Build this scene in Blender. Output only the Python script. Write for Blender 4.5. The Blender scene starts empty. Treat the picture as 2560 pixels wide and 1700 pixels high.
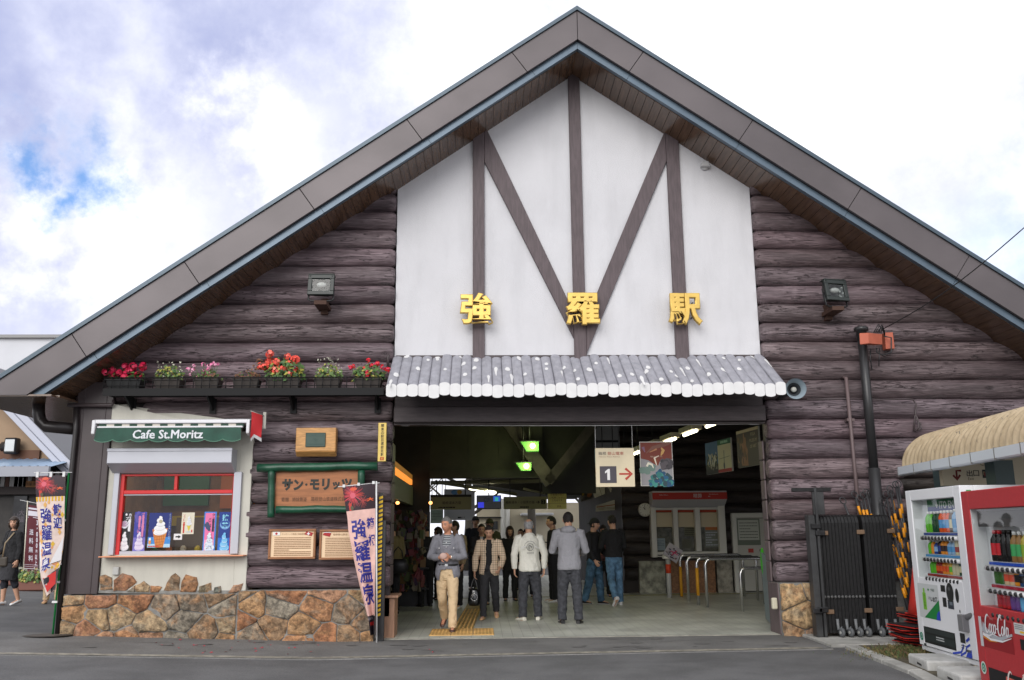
import bpy, bmesh, math, random
import numpy as np
from mathutils import Vector, Matrix, noise
R_ = math.radians
SC = bpy.context.scene
COL = SC.collection
# ---------------------------------------------------------------- camera
CAMH = 1.47; FPX = 2245.0; YAW, PITCH, ROLL = -2.0, 12.07, -0.5
CAMR = Matrix.Rotation(R_(YAW), 3, 'Z') @ Matrix.Rotation(R_(90 + PITCH), 3, 'X') @ Matrix.Rotation(R_(ROLL), 3, 'Z')
cam_d = bpy.data.cameras.new('camera'); cam = bpy.data.objects.new('camera', cam_d); COL.objects.link(cam)
cam.matrix_world = Matrix.Translation((0, 0, CAMH)) @ CAMR.to_4x4()
cam_d.sensor_width = 36; cam_d.lens = FPX / 2560 * 36; cam_d.clip_end = 3000; cam_d.clip_start = .05
SC.camera = cam

def ray(x, y): return CAMR @ Vector(((x - 1280) / FPX, -(y - 850) / FPX, -1))
def at(x, y, Y):                       # point on the vertical plane Y seen at that measured place of the photograph
    d = ray(x, y); return d * (Y / d.y) + Vector((0, 0, CAMH))
def atX(x, y, X):
    d = ray(x, y); return d * (X / d.x) + Vector((0, 0, CAMH))
def gz(x, y): return .034 * max(0., -2. - x)
def gr(x, y, z=None):
    d = ray(x, y); zz = 0.0 if z is None else z
    for _ in range(6):
        p = d * ((zz - CAMH) / d.z) + Vector((0, 0, CAMH))
        if z is None: zz = gz(p.x, p.y)
    return p
def d(x, y): return (x * 1.0843, y * 1.0843)

# ---------------------------------------------------------------- render look, sun and sky
SC.view_settings.view_transform = 'Standard'; SC.view_settings.look = 'None'
SC.view_settings.exposure = 0.5; SC.view_settings.gamma = 1
SC.cycles.max_bounces = 6; SC.cycles.use_denoising = True
sun_vec = Vector((.28, .86, -.44)).normalized()
sl = bpy.data.lights.new('sun', 'SUN'); sl.energy = 1.5; sl.angle = R_(40); sl.color = (1, .965, .92)
so = bpy.data.objects.new('sun', sl); COL.objects.link(so)
so.rotation_euler = sun_vec.to_track_quat('-Z', 'Y').to_euler(); so.location = (-6, -8, 12)
W = bpy.data.worlds.new('World'); SC.world = W; W.use_nodes = True
nt = W.node_tree; nt.nodes.clear()
def N(tree, typ, ins=None, **kw):
    n = tree.nodes.new(typ)
    for k, v in kw.items(): setattr(n, k, v)
    for k, v in (ins or {}).items():
        s = n.inputs[k]
        if hasattr(v, 'bl_idname') and hasattr(v, 'outputs'): tree.links.new(v.outputs[0], s)
        elif isinstance(v, bpy.types.NodeSocket): tree.links.new(v, s)
        else: s.default_value = v
    return n
def MA(tree, op, a, b=None, c=None):
    ins = {0: a}
    if b is not None: ins[1] = b
    if c is not None: ins[2] = c
    return N(tree, 'ShaderNodeMath', ins, operation=op)
def MR(tree, v, a, b, c=0., d_=1.): return N(tree, 'ShaderNodeMapRange', {0: v, 1: a, 2: b, 3: c, 4: d_}, interpolation_type='SMOOTHSTEP')
tc = N(nt, 'ShaderNodeTexCoord'); dirv = tc.outputs['Generated']
sky = N(nt, 'ShaderNodeTexSky', sky_type='NISHITA', sun_disc=False, sun_elevation=math.asin(-sun_vec.z), sun_rotation=math.atan2(-sun_vec.x, -sun_vec.y), altitude=500, air_density=1.2)
n_big = N(nt, 'ShaderNodeTexNoise', {'Vector': dirv, 'Scale': 3.2, 'Detail': 7., 'Roughness': .58})
n_fine = N(nt, 'ShaderNodeTexNoise', {'Vector': dirv, 'Scale': 9., 'Detail': 9., 'Roughness': .62})
warp = N(nt, 'ShaderNodeVectorMath', {0: n_fine.outputs['Color'], 1: (.5, .5, .5)}, operation='SUBTRACT')
warp2 = N(nt, 'ShaderNodeVectorMath', {0: warp, 'Scale': .24}, operation='SCALE')
dw = N(nt, 'ShaderNodeVectorMath', {0: dirv, 1: warp2}, operation='ADD')
def blob(px, py, r0, r1):
    c = ray(*d(px, py)).normalized()
    ds = N(nt, 'ShaderNodeVectorMath', {0: dw, 1: tuple(c)}, operation='DISTANCE')
    return MR(nt, ds.outputs['Value'], r0, r1, 1., 0.)
hole = MA(nt, 'MAXIMUM', blob(210, 392, .005, .07), MA(nt, 'MAXIMUM', blob(135, 455, .0, .045), blob(20, 345, .0, .05)))
hole = MA(nt, 'MAXIMUM', hole, MA(nt, 'MULTIPLY', blob(2330, 560, .0, .12), .35))
grey = MA(nt, 'MAXIMUM', blob(90, 160, .10, .60), MA(nt, 'MULTIPLY', blob(420, 330, .0, .2), .8))
grey = MA(nt, 'MAXIMUM', grey, MA(nt, 'MULTIPLY', blob(60, 690, .0, .22), .75))
grey = MA(nt, 'MAXIMUM', grey, MA(nt, 'MULTIPLY', blob(2250, 470, .0, .26), .5))
grey = MA(nt, 'MULTIPLY', grey, MA(nt, 'SUBTRACT', 1., MA(nt, 'MAXIMUM', blob(250, 520, .03, .14), MA(nt, 'MAXIMUM', blob(60, 470, .01, .11), blob(620, 330, .0, .10)))))
gmod = MR(nt, n_big.outputs['Fac'], .30, .60, .35, 1.)
gfac = MA(nt, 'MULTIPLY', grey, gmod)
whi = N(nt, 'ShaderNodeMix', {0: MR(nt, n_fine.outputs['Fac'], .3, .7), 6: (.72, .73, .82, 1), 7: (1.12, 1.12, 1.14, 1)}, data_type='RGBA')
cl = N(nt, 'ShaderNodeMix', {0: gfac, 6: whi.outputs[2], 7: (.345, .38, .585, 1)}, data_type='RGBA')
bg_c = N(nt, 'ShaderNodeBackground', {'Color': cl.outputs[2], 'Strength': 1.0})
skb = N(nt, 'ShaderNodeMix', {0: 1., 6: sky.outputs[0], 7: (.72, .98, 1.38, 1)}, data_type='RGBA', blend_type='MULTIPLY')
bg_s = N(nt, 'ShaderNodeBackground', {'Color': skb.outputs[2], 'Strength': .105})
ms = N(nt, 'ShaderNodeMixShader', {0: MA(nt, 'MULTIPLY', hole, .95), 1: bg_c, 2: bg_s})
N(nt, 'ShaderNodeOutputWorld', {'Surface': ms})
# ---------------------------------------------------------------- materials
MATS = {}
def lin(c): 
    c /= 255.
    return c / 12.92 if c <= .04045 else ((c + .055) / 1.055) ** 2.4
def mat(name, col, rough=.6, metal=0., var=None, bump=None, emit=None, spec=.4, attr=False, coat=0, alpha=None, trans=0, stretch=None, streak=None):
    if name in MATS: return MATS[name]
    m = bpy.data.materials.new(name); m.use_nodes = True; MATS[name] = m
    t = m.node_tree; b = t.nodes['Principled BSDF']
    b.inputs['Base Color'].default_value = (*col, 1); b.inputs['Roughness'].default_value = rough
    b.inputs['Metallic'].default_value = metal; b.inputs['Specular IOR Level'].default_value = spec
    if coat: b.inputs['Coat Weight'].default_value = coat
    if trans: b.inputs['Transmission Weight'].default_value = trans
    if emit:
        b.inputs['Emission Color'].default_value = (*emit[0], 1); b.inputs['Emission Strength'].default_value = emit[1]
    vec = N(t, 'ShaderNodeTexCoord').outputs['Object']
    if stretch: vec = N(t, 'ShaderNodeMapping', {'Vector': vec, 'Scale': stretch}).outputs[0]
    base = None
    if attr: base = N(t, 'ShaderNodeVertexColor', layer_name='col').outputs[0]
    if var:                                 # (scale, low multiplier, high multiplier[, detail])
        nz = N(t, 'ShaderNodeTexNoise', {'Vector': vec, 'Scale': var[0], 'Detail': var[3] if len(var) > 3 else 6., 'Roughness': .6})
        r = MR(t, nz.outputs['Fac'], .32, .68, var[1], var[2])
        mx = N(t, 'ShaderNodeMix', {0: 1., 6: base if base else (*col, 1), 7: r.outputs[0]}, data_type='RGBA', blend_type='MULTIPLY')
        base = mx.outputs[2]
    if streak:                              # (stretch vector, low, high): dirt runs and wear
        v2 = N(t, 'ShaderNodeMapping', {'Vector': N(t, 'ShaderNodeTexCoord').outputs['Object'], 'Scale': streak[0]})
        nz = N(t, 'ShaderNodeTexNoise', {'Vector': v2, 'Scale': 1., 'Detail': 5., 'Roughness': .65})
        r = MR(t, nz.outputs['Fac'], .42, .72, streak[1], streak[2])
        mx = N(t, 'ShaderNodeMix', {0: 1., 6: base if base else (*col, 1), 7: r.outputs[0]}, data_type='RGBA', blend_type='MULTIPLY')
        base = mx.outputs[2]
    if base: t.links.new(base, b.inputs['Base Color'])
    if bump:                                # (scale, strength, distance)
        nb = N(t, 'ShaderNodeTexNoise', {'Vector': vec, 'Scale': bump[0], 'Detail': bump[3] if len(bump) > 3 else 6., 'Roughness': .6})
        bp = N(t, 'ShaderNodeBump', {'Height': nb.outputs['Fac'], 'Strength': bump[1], 'Distance': bump[2]})
        t.links.new(bp.outputs[0], b.inputs['Normal'])
    return m
def C(r, g, b, rough=.55, name=None, **kw):  # a printed / painted colour as seen in daylight
    k = .80
    return mat(name or 'paint_%02x%02x%02x' % (r, g, b) + ('' if rough == .55 else '_r%d' % int(rough * 100)), tuple(min(.84, lin(v) * k) for v in (r, g, b)), rough, **kw)
# ---------------------------------------------------------------- mesh builder
class MB:
    def __init__(s): s.v = []; s.f = []; s.m = []; s.s = []; s.c = []; s.cc = (1, 1, 1)
    def add(s, vs, fs, m=0, smooth=False):
        o = len(s.v); s.v += [tuple(v) for v in vs]
        for f in fs: s.f.append([i + o for i in f]); s.m.append(m); s.s.append(smooth); s.c.append(s.cc)
        return s
    def bx(s, x0, x1, y0, y1, z0, z1, m=0, M=None):
        vs = [Vector((x, y, z)) for x in (x0, x1) for y in (y0, y1) for z in (z0, z1)]
        if M is not None: vs = [M @ v for v in vs]
        return s.add(vs, [(0, 1, 3, 2), (4, 6, 7, 5), (0, 4, 5, 1), (2, 3, 7, 6), (0, 2, 6, 4), (1, 5, 7, 3)], m)
    def ext(s, pts, vec, m=0, smooth=False):  # polygon (3-D points) extruded by vec
        n = len(pts); vec = Vector(vec); a = [Vector(p) for p in pts]; b = [p + vec for p in a]
        fs = [list(range(n))[::-1], list(range(n, 2 * n))] + [(i, (i + 1) % n, n + (i + 1) % n, n + i) for i in range(n)]
        return s.add(a + b, fs, m, smooth)
    def prism(s, pts, y0, y1, m=0): return s.ext([(p[0], y0, p[1]) for p in pts], (0, y1 - y0, 0), m)
    def quad(s, a, b, c, e, m=0): return s.add([a, b, c, e], [(0, 1, 2, 3)], m)
    def tube(s, path, r, n=8, m=0, cap=True, smooth=True, ref=None, flat=1., M=None):
        P = [Vector(p) for p in path]; k = len(P); rs = r if isinstance(r, (list, tuple)) else [r] * k
        vs = []; u = None
        for i, p in enumerate(P):
            t = (P[min(i + 1, k - 1)] - P[max(i - 1, 0)]).normalized()
            if u is None:
                a = Vector(ref) if ref else (Vector((0, 0, 1)) if abs(t.z) < .9 else Vector((1, 0, 0)))
                u = (a - t * a.dot(t)).normalized()
            else: u = (u - t * u.dot(t)).normalized()
            w = t.cross(u); rr = rs[i]; ru, rw = rr if isinstance(rr, tuple) else (rr, rr * flat)
            for j in range(n):
                an = 2 * math.pi * j / n; vs.append(p + u * (math.cos(an) * ru) + w * (math.sin(an) * rw))
        fs = [(i * n + j, i * n + (j + 1) % n, (i + 1) * n + (j + 1) % n, (i + 1) * n + j) for i in range(k - 1) for j in range(n)]
        if M is not None: vs = [M @ v for v in vs]
        s.add(vs, fs, m, smooth)
        if cap:
            o = len(s.v) - len(vs)
            for f in ([o + j for j in range(n)][::-1], [o + (k - 1) * n + j for j in range(n)]): s.f.append(f); s.m.append(m); s.s.append(False); s.c.append(s.cc)
        return s
    def lathe(s, prof, c, axis=(0, 0, 1), n=16, m=0, smooth=True):
        ax = Vector(axis).normalized(); return s.tube([Vector(c) + ax * h for r, h in prof], [max(r, 1e-4) for r, h in prof], n, m, True, smooth)
    def ell(s, c, r, n=10, k=7, m=0, M=None, smooth=True):
        c = Vector(c); vs = []; fs = []
        for i in range(k + 1):
            th = math.pi * i / k
            for j in range(n):
                ph = 2 * math.pi * j / n; q = Vector((r[0] * math.sin(th) * math.cos(ph), r[1] * math.sin(th) * math.sin(ph), r[2] * math.cos(th)))
                vs.append(c + (M @ q if M is not None else q))
        fs = [(i * n + j, (i + 1) * n + j, (i + 1) * n + (j + 1) % n, i * n + (j + 1) % n) for i in range(k) for j in range(n)]
        return s.add(vs, fs, m, smooth)
    def mesh(s, name, mats):
        me = bpy.data.meshes.new(name); me.from_pydata(s.v, [], s.f)
        for mm in (mats if isinstance(mats, (list, tuple)) else [mats]): me.materials.append(mm)
        me.polygons.foreach_set('material_index', s.m); me.polygons.foreach_set('use_smooth', s.s)
        if any(c != (1, 1, 1) for c in s.c):
            ca = me.color_attributes.new('col', 'FLOAT_COLOR', 'CORNER'); arr = []
            for f, c in zip(s.f, s.c): arr += [*c, 1.] * len(f)
            ca.data.foreach_set('color', arr)
        me.validate(); me.update(); return me
def wm(o):
    mtx = o.matrix_parent_inverse @ o.matrix_basis if o.parent else o.matrix_basis
    return wm(o.parent) @ mtx if o.parent else mtx.copy()
def tag(o, label=None, cat=None, group=None, kind=None):
    if label: o['label'] = label
    if cat: o['category'] = cat
    if group: o['group'] = group
    if kind: o['kind'] = kind
    return o
LOCAL = set()              # things whose parts are given in the thing's own frame
def link(me, name, parent=None, bevel=0, seg=1):
    o = bpy.data.objects.new(name, me); COL.objects.link(o)
    if parent is not None:
        o.parent = parent; o.matrix_parent_inverse = Matrix() if parent.name in LOCAL else wm(parent).inverted()
    if bevel:
        md = o.modifiers.new('bevel', 'BEVEL'); md.width = bevel; md.segments = seg; md.limit_method = 'ANGLE'; md.angle_limit = R_(40); md.harden_normals = False
    return o
def part(mb, name, mats, parent, bevel=0, seg=1, label=None):
    o = link(mb.mesh(name, mats), name, parent, bevel, seg)
    if label: o['label'] = label
    return o
def top(mb, name, mats, label, cat, group=None, bevel=0, seg=1, kind=None):   # a thing that is one mesh, origin at its base
    V = np.array(mb.v); c = Vector(((V[:, 0].min() + V[:, 0].max()) / 2, (V[:, 1].min() + V[:, 1].max()) / 2, V[:, 2].min()))
    mb.v = [tuple(Vector(v) - c) for v in mb.v]
    o = link(mb.mesh(name, mats), name, None, bevel, seg); o.location = c
    return tag(o, label, cat, group, kind)
def thing(name, label, cat, loc=(0, 0, 0), group=None, rz=0):
    o = bpy.data.objects.new(name, None); COL.objects.link(o); o.location = loc; o.rotation_euler = (0, 0, rz); o.empty_display_size = .2
    o.matrix_basis = Matrix.Translation(loc) @ Matrix.Rotation(rz, 4, 'Z')
    return tag(o, label, cat, group)
def copy_tree(o, parent=None):
    c = o.copy(); COL.objects.link(c)
    if parent is not None: c.parent = parent; c.matrix_parent_inverse = o.matrix_parent_inverse.copy()
    for ch in list(o.children): copy_tree(ch, c)
    return c
# ---------------------------------------------------------------- lettering and flat prints
GL = {}
def glyph(ch, bold=0.):
    k = (ch, bold)
    if k not in GL:
        cu = bpy.data.curves.new('t', 'FONT'); cu.body = ch; cu.offset = bold; cu.resolution_u = 2; cu.fill_mode = 'FRONT'
        o = bpy.data.objects.new('t', cu); COL.objects.link(o)
        bpy.context.view_layer.update()
        e = o.evaluated_get(bpy.context.evaluated_depsgraph_get()); me = e.to_mesh()
        vs = [(v.co.x, v.co.y) for v in me.vertices]; fs = [list(p.vertices) for p in me.polygons]
        e.to_mesh_clear(); bpy.data.objects.remove(o); bpy.data.curves.remove(cu)
        GL[k] = (vs, fs)
    return GL[k]
class Print:
    """flat graphics on a surface: coordinates in metres from origin along right/up, drawn as thin layers"""
    def __init__(s, o, r=(1, 0, 0), u=(0, 0, 1), warp=None):
        s.o = Vector(o); s.r = Vector(r).normalized(); s.u = Vector(u).normalized(); s.n = s.r.cross(s.u); s.mb = MB(); s.mats = []; s.warp = warp; s.k = 0
    def mi(s, m):
        if m not in s.mats: s.mats.append(m)
        return s.mats.index(m)
    def P(s, x, y, L):
        if s.warp:
            p, n = s.warp(x, y); return p + n * (.001 + .0012 * L + 9e-6 * s.k)
        return s.o + s.r * x + s.u * y + s.n * (.0012 + .0014 * L + 9e-6 * s.k)
    def shape(s, vs, fs, m, L=0): s.k += 1; s.mb.add([s.P(x, y, L) for x, y in vs], fs, s.mi(m)); return s
    def poly(s, pts, m, L=0): return s.shape(pts, [list(range(len(pts)))], m, L)
    def rect(s, x0, y0, x1, y1, m, L=0):
        if not s.warp: return s.poly([(x0, y0), (x1, y0), (x1, y1), (x0, y1)], m, L)
        nx = max(1, int(abs(x1 - x0) / .04)); ny = max(1, int(abs(y1 - y0) / .05)); vs = []; fs = []
        for j in range(ny + 1):
            for i in range(nx + 1): vs.append((x0 + (x1 - x0) * i / nx, y0 + (y1 - y0) * j / ny))
        for j in range(ny):
            for i in range(nx): a = j * (nx + 1) + i; fs.append((a, a + 1, a + nx + 2, a + nx + 1))
        return s.shape(vs, fs, m, L)
    def disc(s, x, y, rx, ry, m, L=0, n=16, a0=0, rot=0):
        pts = []
        for i in range(n):
            a = 2 * math.pi * i / n + a0; px, py = rx * math.cos(a), ry * math.sin(a)
            pts.append((x + px * math.cos(rot) - py * math.sin(rot), y + px * math.sin(rot) + py * math.cos(rot)))
        return s.poly(pts, m, L)
    def ring(s, x, y, r, w, m, L=0, n=24):
        vs = []; fs = []
        for i in range(n):
            a = 2 * math.pi * i / n
            for q in (r - w, r): vs.append((x + q * math.cos(a), y + q * math.sin(a)))
        for i in range(n): a = 2 * i; b = 2 * ((i + 1) % n); fs.append((a, a + 1, b + 1, b))
        return s.shape(vs, fs, m, L)
    def line(s, pts, w, m, L=0):
        ws = w if isinstance(w, (list, tuple)) else [w] * len(pts); vs = []
        P = [Vector(p) for p in pts]
        for i, p in enumerate(P):
            t = (P[min(i + 1, len(P) - 1)] - P[max(i - 1, 0)]); t = t.normalized() if t.length > 1e-9 else Vector((1, 0))
            q = Vector((-t.y, t.x)) * ws[i] / 2; vs += [tuple(p - q), tuple(p + q)]
        return s.shape(vs, [(2 * i, 2 * i + 2, 2 * i + 3, 2 * i + 1) for i in range(len(P) - 1)], m, L)
    def text(s, t, cx, cy, h, m, L=1, w=None, bold=0., shear=0., align='c', rot=0.):
        """one line centred on cx, cy with letter height h (and total width w)"""
        vs, fs = glyph(t, bold)
        if not vs: return s
        X = [v[0] for v in vs]; Y = [v[1] for v in vs]; sx = sy = h / max(1e-6, max(Y) - min(Y))
        if w: sx = w / (max(X) - min(X))
        mx = {'c': (max(X) + min(X)) / 2, 'l': min(X), 'r': max(X)}[align]; my = (max(Y) + min(Y)) / 2
        out = []
        for x, y in vs:
            px = (x - mx) * sx; py = (y - my) * sy; px += shear * py
            out.append((cx + px * math.cos(rot) - py * math.sin(rot), cy + px * math.sin(rot) + py * math.cos(rot)))
        return s.shape(out, fs, m, L)
    def vtext(s, t, cx, ytop, h, m, L=1, bold=0., pitch=1.1, wd=1., dx=0):
        for i, ch in enumerate(t):
            if ch == ' ': continue
            s.text(ch, cx + dx * i, ytop - h * pitch * i - h / 2, h * (.95 if ch not in '・ーィッァョュャ' else (.16 if ch == '・' else .7)), m, L, bold=bold, w=h * wd * (.9 if ch not in '・ーィッァョュャ' else .6) if ch not in 'ー' else None, rot=-math.pi / 2 if ch == 'ー' else 0)
        return s
    def lines(s, x0, x1, ys, h, m, L=1, seed=1, gap=.25):        # rows too small to read in the photograph
        rn = random.Random(seed)
        for y in ys:
            x = x0; xe = x1 - (x1 - x0) * (.0 if rn.random() < .75 else rn.uniform(.2, .6))
            while x < xe:
                w = h * rn.uniform(.7, 2.2); s.rect(x, y - h / 2, min(xe, x + w), y + h / 2, m, L); x += w + h * gap * rn.uniform(.6, 1.5)
        return s
    def part(s, name, parent, label=None): return part(s.mb, name, s.mats, parent, label=label)
# ---------------------------------------------------------------- surface materials
def log_mat(name, c0, c1, k=1.):
    m = bpy.data.materials.new(name); m.use_nodes = True; t = m.node_tree; b = t.nodes['Principled BSDF']
    tcn = N(t, 'ShaderNodeTexCoord').outputs['Object']
    g = N(t, 'ShaderNodeMapping', {'Vector': tcn, 'Scale': (1.6, 9, 22)})
    big = N(t, 'ShaderNodeTexNoise', {'Vector': N(t, 'ShaderNodeMapping', {'Vector': tcn, 'Scale': (.7, 2.2, 3.1)}), 'Scale': 1.4, 'Detail': 5., 'Distortion': .6})
    gr_ = N(t, 'ShaderNodeTexNoise', {'Vector': g, 'Scale': 2.2, 'Detail': 9., 'Roughness': .66, 'Distortion': .5})
    knots = N(t, 'ShaderNodeTexVoronoi', {'Vector': N(t, 'ShaderNodeMapping', {'Vector': tcn, 'Scale': (1.5, .2, 3.3)}), 'Scale': 1.0})
    kd = MR(t, knots.outputs['Distance'], .04, .15, 1., 0.)
    rings = N(t, 'ShaderNodeMath', {0: MA(t, 'MULTIPLY', knots.outputs['Distance'], 130.)}, operation='SINE')
    crk = N(t, 'ShaderNodeTexNoise', {'Vector': N(t, 'ShaderNodeMapping', {'Vector': tcn, 'Scale': (.9, 4, 15)}), 'Scale': 1.7, 'Detail': 4., 'Distortion': 1.1})
    cl1 = MR(t, MA(t, 'ABSOLUTE', MA(t, 'SUBTRACT', crk.outputs['Fac'], .5)), .0, .026, 1., 0.)
    cl2 = MA(t, 'MULTIPLY', cl1, MR(t, big.outputs['Fac'], .42, .56))
    f = MR(t, MA(t, 'ADD', MA(t, 'MULTIPLY', gr_.outputs['Fac'], .55), MA(t, 'MULTIPLY', big.outputs['Fac'], .45)), .36, .66)
    mx = N(t, 'ShaderNodeMix', {0: f, 6: (*c0, 1), 7: (*c1, 1)}, data_type='RGBA')
    dk = MA(t, 'MAXIMUM', MA(t, 'MULTIPLY', cl2, .8), MA(t, 'MULTIPLY', kd, MR(t, rings, -.5, .6, .75, .3)))
    mx = N(t, 'ShaderNodeMix', {0: 1., 6: mx.outputs[2], 7: N(t, 'ShaderNodeVertexColor', layer_name='col').outputs[0]}, data_type='RGBA', blend_type='MULTIPLY')
    m2 = N(t, 'ShaderNodeMix', {0: dk, 6: mx.outputs[2], 7: (.018, .012, .013, 1)}, data_type='RGBA')
    t.links.new(m2.outputs[2], b.inputs['Base Color']); b.inputs['Roughness'].default_value = .5; b.inputs['Specular IOR Level'].default_value = .45
    hgt = MA(t, 'SUBTRACT', MA(t, 'ADD', MA(t, 'MULTIPLY', gr_.outputs['Fac'], .35), MA(t, 'MULTIPLY', big.outputs['Fac'], .8)), MA(t, 'MULTIPLY', dk, .45))
    bp = N(t, 'ShaderNodeBump', {'Height': hgt, 'Strength': .9, 'Distance': .045}); t.links.new(bp.outputs[0], b.inputs['Normal'])
    MATS[name] = m; return m
M_LOG = log_mat('brown_painted_log', (.060, .041, .045), (.205, .155, .166))
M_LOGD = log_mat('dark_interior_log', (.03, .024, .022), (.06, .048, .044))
M_TIMBER = mat('brown_timber', (.088, .066, .071), .55, var=(6, .8, 1.15), bump=(14, .3, .01), stretch=(6, 6, .7))
M_DTIMB = mat('dark_timber', (.05, .04, .04), .6, var=(5, .7, 1.2))
M_FASCIA = mat('brown_sheet_metal', (.096, .083, .086), .38, .2, var=(.8, .88, 1.12, 2.), bump=(1.1, .35, .06, 0.), streak=((.9, .9, 1.6), 1.03, .93))
M_BLUE = mat('blue_grey_flashing', (.095, .132, .17), .35, .3, var=(2., .9, 1.08))
M_TRIM = mat('dark_blue_trim', (.06, .085, .108), .35, .3)
M_SOFFIT = mat('brown_soffit_plank', (.105, .060, .036), .22, spec=.6, var=(5, .75, 1.2), stretch=(4, .4, 4))
M_BLACKGAP = mat('dark_gap', (.012, .011, .011), .7)
M_PLASTER = mat('white_stucco', (.575, .575, .595), .85, var=(.9, .95, 1.02), bump=(95, .5, .012), streak=((3.2, 3.2, .6), 1.01, .935))
M_CREAM = mat('cream_plaster', (.54, .525, .46), .8, var=(1.2, .9, 1.03), bump=(60, .25, .006), streak=((5, 5, .7), 1.0, .9))
M_COLM = mat('brown_panel', (.055, .041, .043), .42, var=(2, .9, 1.1), bump=(40, .08, .003))
M_GREYLOG = mat('grey_painted_log', (.30, .30, .335), .6, var=(3., .86, 1.08), bump=(9, .5, .012), stretch=(5, .8, 5), streak=((6, 1., 6), 1.0, .82))
M_WHITE = mat('white_paint', (.64, .64, .64), .5, var=(6, .94, 1.02))
def stone_mat():
    m = bpy.data.materials.new('brown_rubble_stone'); m.use_nodes = True; t = m.node_tree; b = t.nodes['Principled BSDF']; v = N(t, 'ShaderNodeTexCoord').outputs['Object']
    a = N(t, 'ShaderNodeVertexColor', layer_name='col').outputs[0]
    n1 = N(t, 'ShaderNodeTexNoise', {'Vector': v, 'Scale': 4.5, 'Detail': 8., 'Roughness': .65, 'Distortion': .8}); n2 = N(t, 'ShaderNodeTexNoise', {'Vector': v, 'Scale': 11., 'Detail': 12., 'Roughness': .72}); n3 = N(t, 'ShaderNodeTexNoise', {'Vector': N(t, 'ShaderNodeMapping', {'Vector': v, 'Location': (7, 3, 1)}), 'Scale': 3.2, 'Detail': 6., 'Distortion': 1.2})
    c = N(t, 'ShaderNodeMix', {0: MA(t, 'MULTIPLY', MR(t, n1.outputs['Fac'], .48, .66), .75), 6: a, 7: (.52, .275, .125, 1)}, data_type='RGBA')
    c = N(t, 'ShaderNodeMix', {0: MA(t, 'MULTIPLY', MR(t, n3.outputs['Fac'], .55, .70), .42), 6: c.outputs[2], 7: (.30, .28, .22, 1)}, data_type='RGBA')
    c = N(t, 'ShaderNodeMix', {0: 1., 6: c.outputs[2], 7: MR(t, n2.outputs['Fac'], .33, .68, .32, 1.38).outputs[0]}, data_type='RGBA', blend_type='MULTIPLY')
    t.links.new(c.outputs[2], b.inputs['Base Color']); b.inputs['Roughness'].default_value = .75
    bp = N(t, 'ShaderNodeBump', {'Height': MA(t, 'ADD', n2.outputs['Fac'], MA(t, 'MULTIPLY', n1.outputs['Fac'], .8)), 'Strength': 1., 'Distance': .07}); t.links.new(bp.outputs[0], b.inputs['Normal']); MATS['brown_rubble_stone'] = m; return m
M_STONE = stone_mat()
M_MORTAR = mat('grey_mortar', (.22, .215, .20), .9, var=(12, .8, 1.15), bump=(30, .6, .01))
M_GOLD = mat('gold_leaf', (.62, .42, .11), .38, .55, var=(5, .9, 1.08))
M_ASPH = mat('asphalt', (.115, .115, .116), .8, var=(1.3, .80, 1.15, 10.), bump=(120, .6, .012), streak=((70, 70, 70), .82, 1.3))
M_CONC = mat('concrete', (.36, .355, .33), .85, var=(4, .75, 1.1, 9.), bump=(60, .4, .006), streak=((1.2, 1.2, 1.2), 1., .8))
M_STEEL = mat('stainless_steel', (.55, .55, .55), .22, .9)
M_BLACK = mat('black_metal', (.016, .016, .017), .4, var=(8, .8, 1.3))
M_IRON = mat('black_iron', (.009, .009, .0095), .6, spec=.2)
M_DKGREY = mat('dark_grey_paint', (.05, .052, .053), .5)
M_GLASS = mat('window_glass', (.02, .025, .03), .04, spec=.5, trans=0)
def glass_mat():
    m = bpy.data.materials.new('clear_glass'); m.use_nodes = True; t = m.node_tree; t.nodes.clear()
    lw = N(t, 'ShaderNodeLayerWeight', {'Blend': .5}); fr = MA(t, 'ADD', MA(t, 'MULTIPLY', MA(t, 'POWER', lw.outputs['Facing'], 5.), .9), .045)
    tr = N(t, 'ShaderNodeBsdfTransparent', {'Color': (.95, .97, .96, 1)}); gl = N(t, 'ShaderNodeBsdfGlossy', {'Roughness': .02})
    N(t, 'ShaderNodeOutputMaterial', {'Surface': N(t, 'ShaderNodeMixShader', {0: fr, 1: tr, 2: gl})}); return m
M_CLEAR = glass_mat()
def tile_mat(name, c1, c2, cm, size, rough=.35, ratio=1.):
    m = bpy.data.materials.new(name); m.use_nodes = True; t = m.node_tree; b = t.nodes['Principled BSDF']
    tcn = N(t, 'ShaderNodeTexCoord').outputs['Object']
    br = N(t, 'ShaderNodeTexBrick', {'Vector': tcn, 'Color1': (*c1, 1), 'Color2': (*c2, 1), 'Mortar': (*cm, 1), 'Scale': 1., 'Mortar Size': .004, 'Brick Width': size, 'Row Height': size * ratio, 'Bias': 0.}, offset=0.)
    nz = N(t, 'ShaderNodeTexNoise', {'Vector': tcn, 'Scale': 1.4, 'Detail': 8.}); r = MR(t, nz.outputs['Fac'], .3, .7, .75, 1.12)
    mx = N(t, 'ShaderNodeMix', {0: 1., 6: br.outputs['Color'], 7: r.outputs[0]}, data_type='RGBA', blend_type='MULTIPLY')
    t.links.new(mx.outputs[2], b.inputs['Base Color']); b.inputs['Roughness'].default_value = rough
    bp = N(t, 'ShaderNodeBump', {'Height': br.outputs['Fac'], 'Strength': -.3, 'Distance': .004}); t.links.new(bp.outputs[0], b.inputs['Normal']); return m
M_TILE = tile_mat('grey_green_tile', (.50, .515, .445), (.535, .54, .475), (.30, .30, .26), .15, .38)
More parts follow.
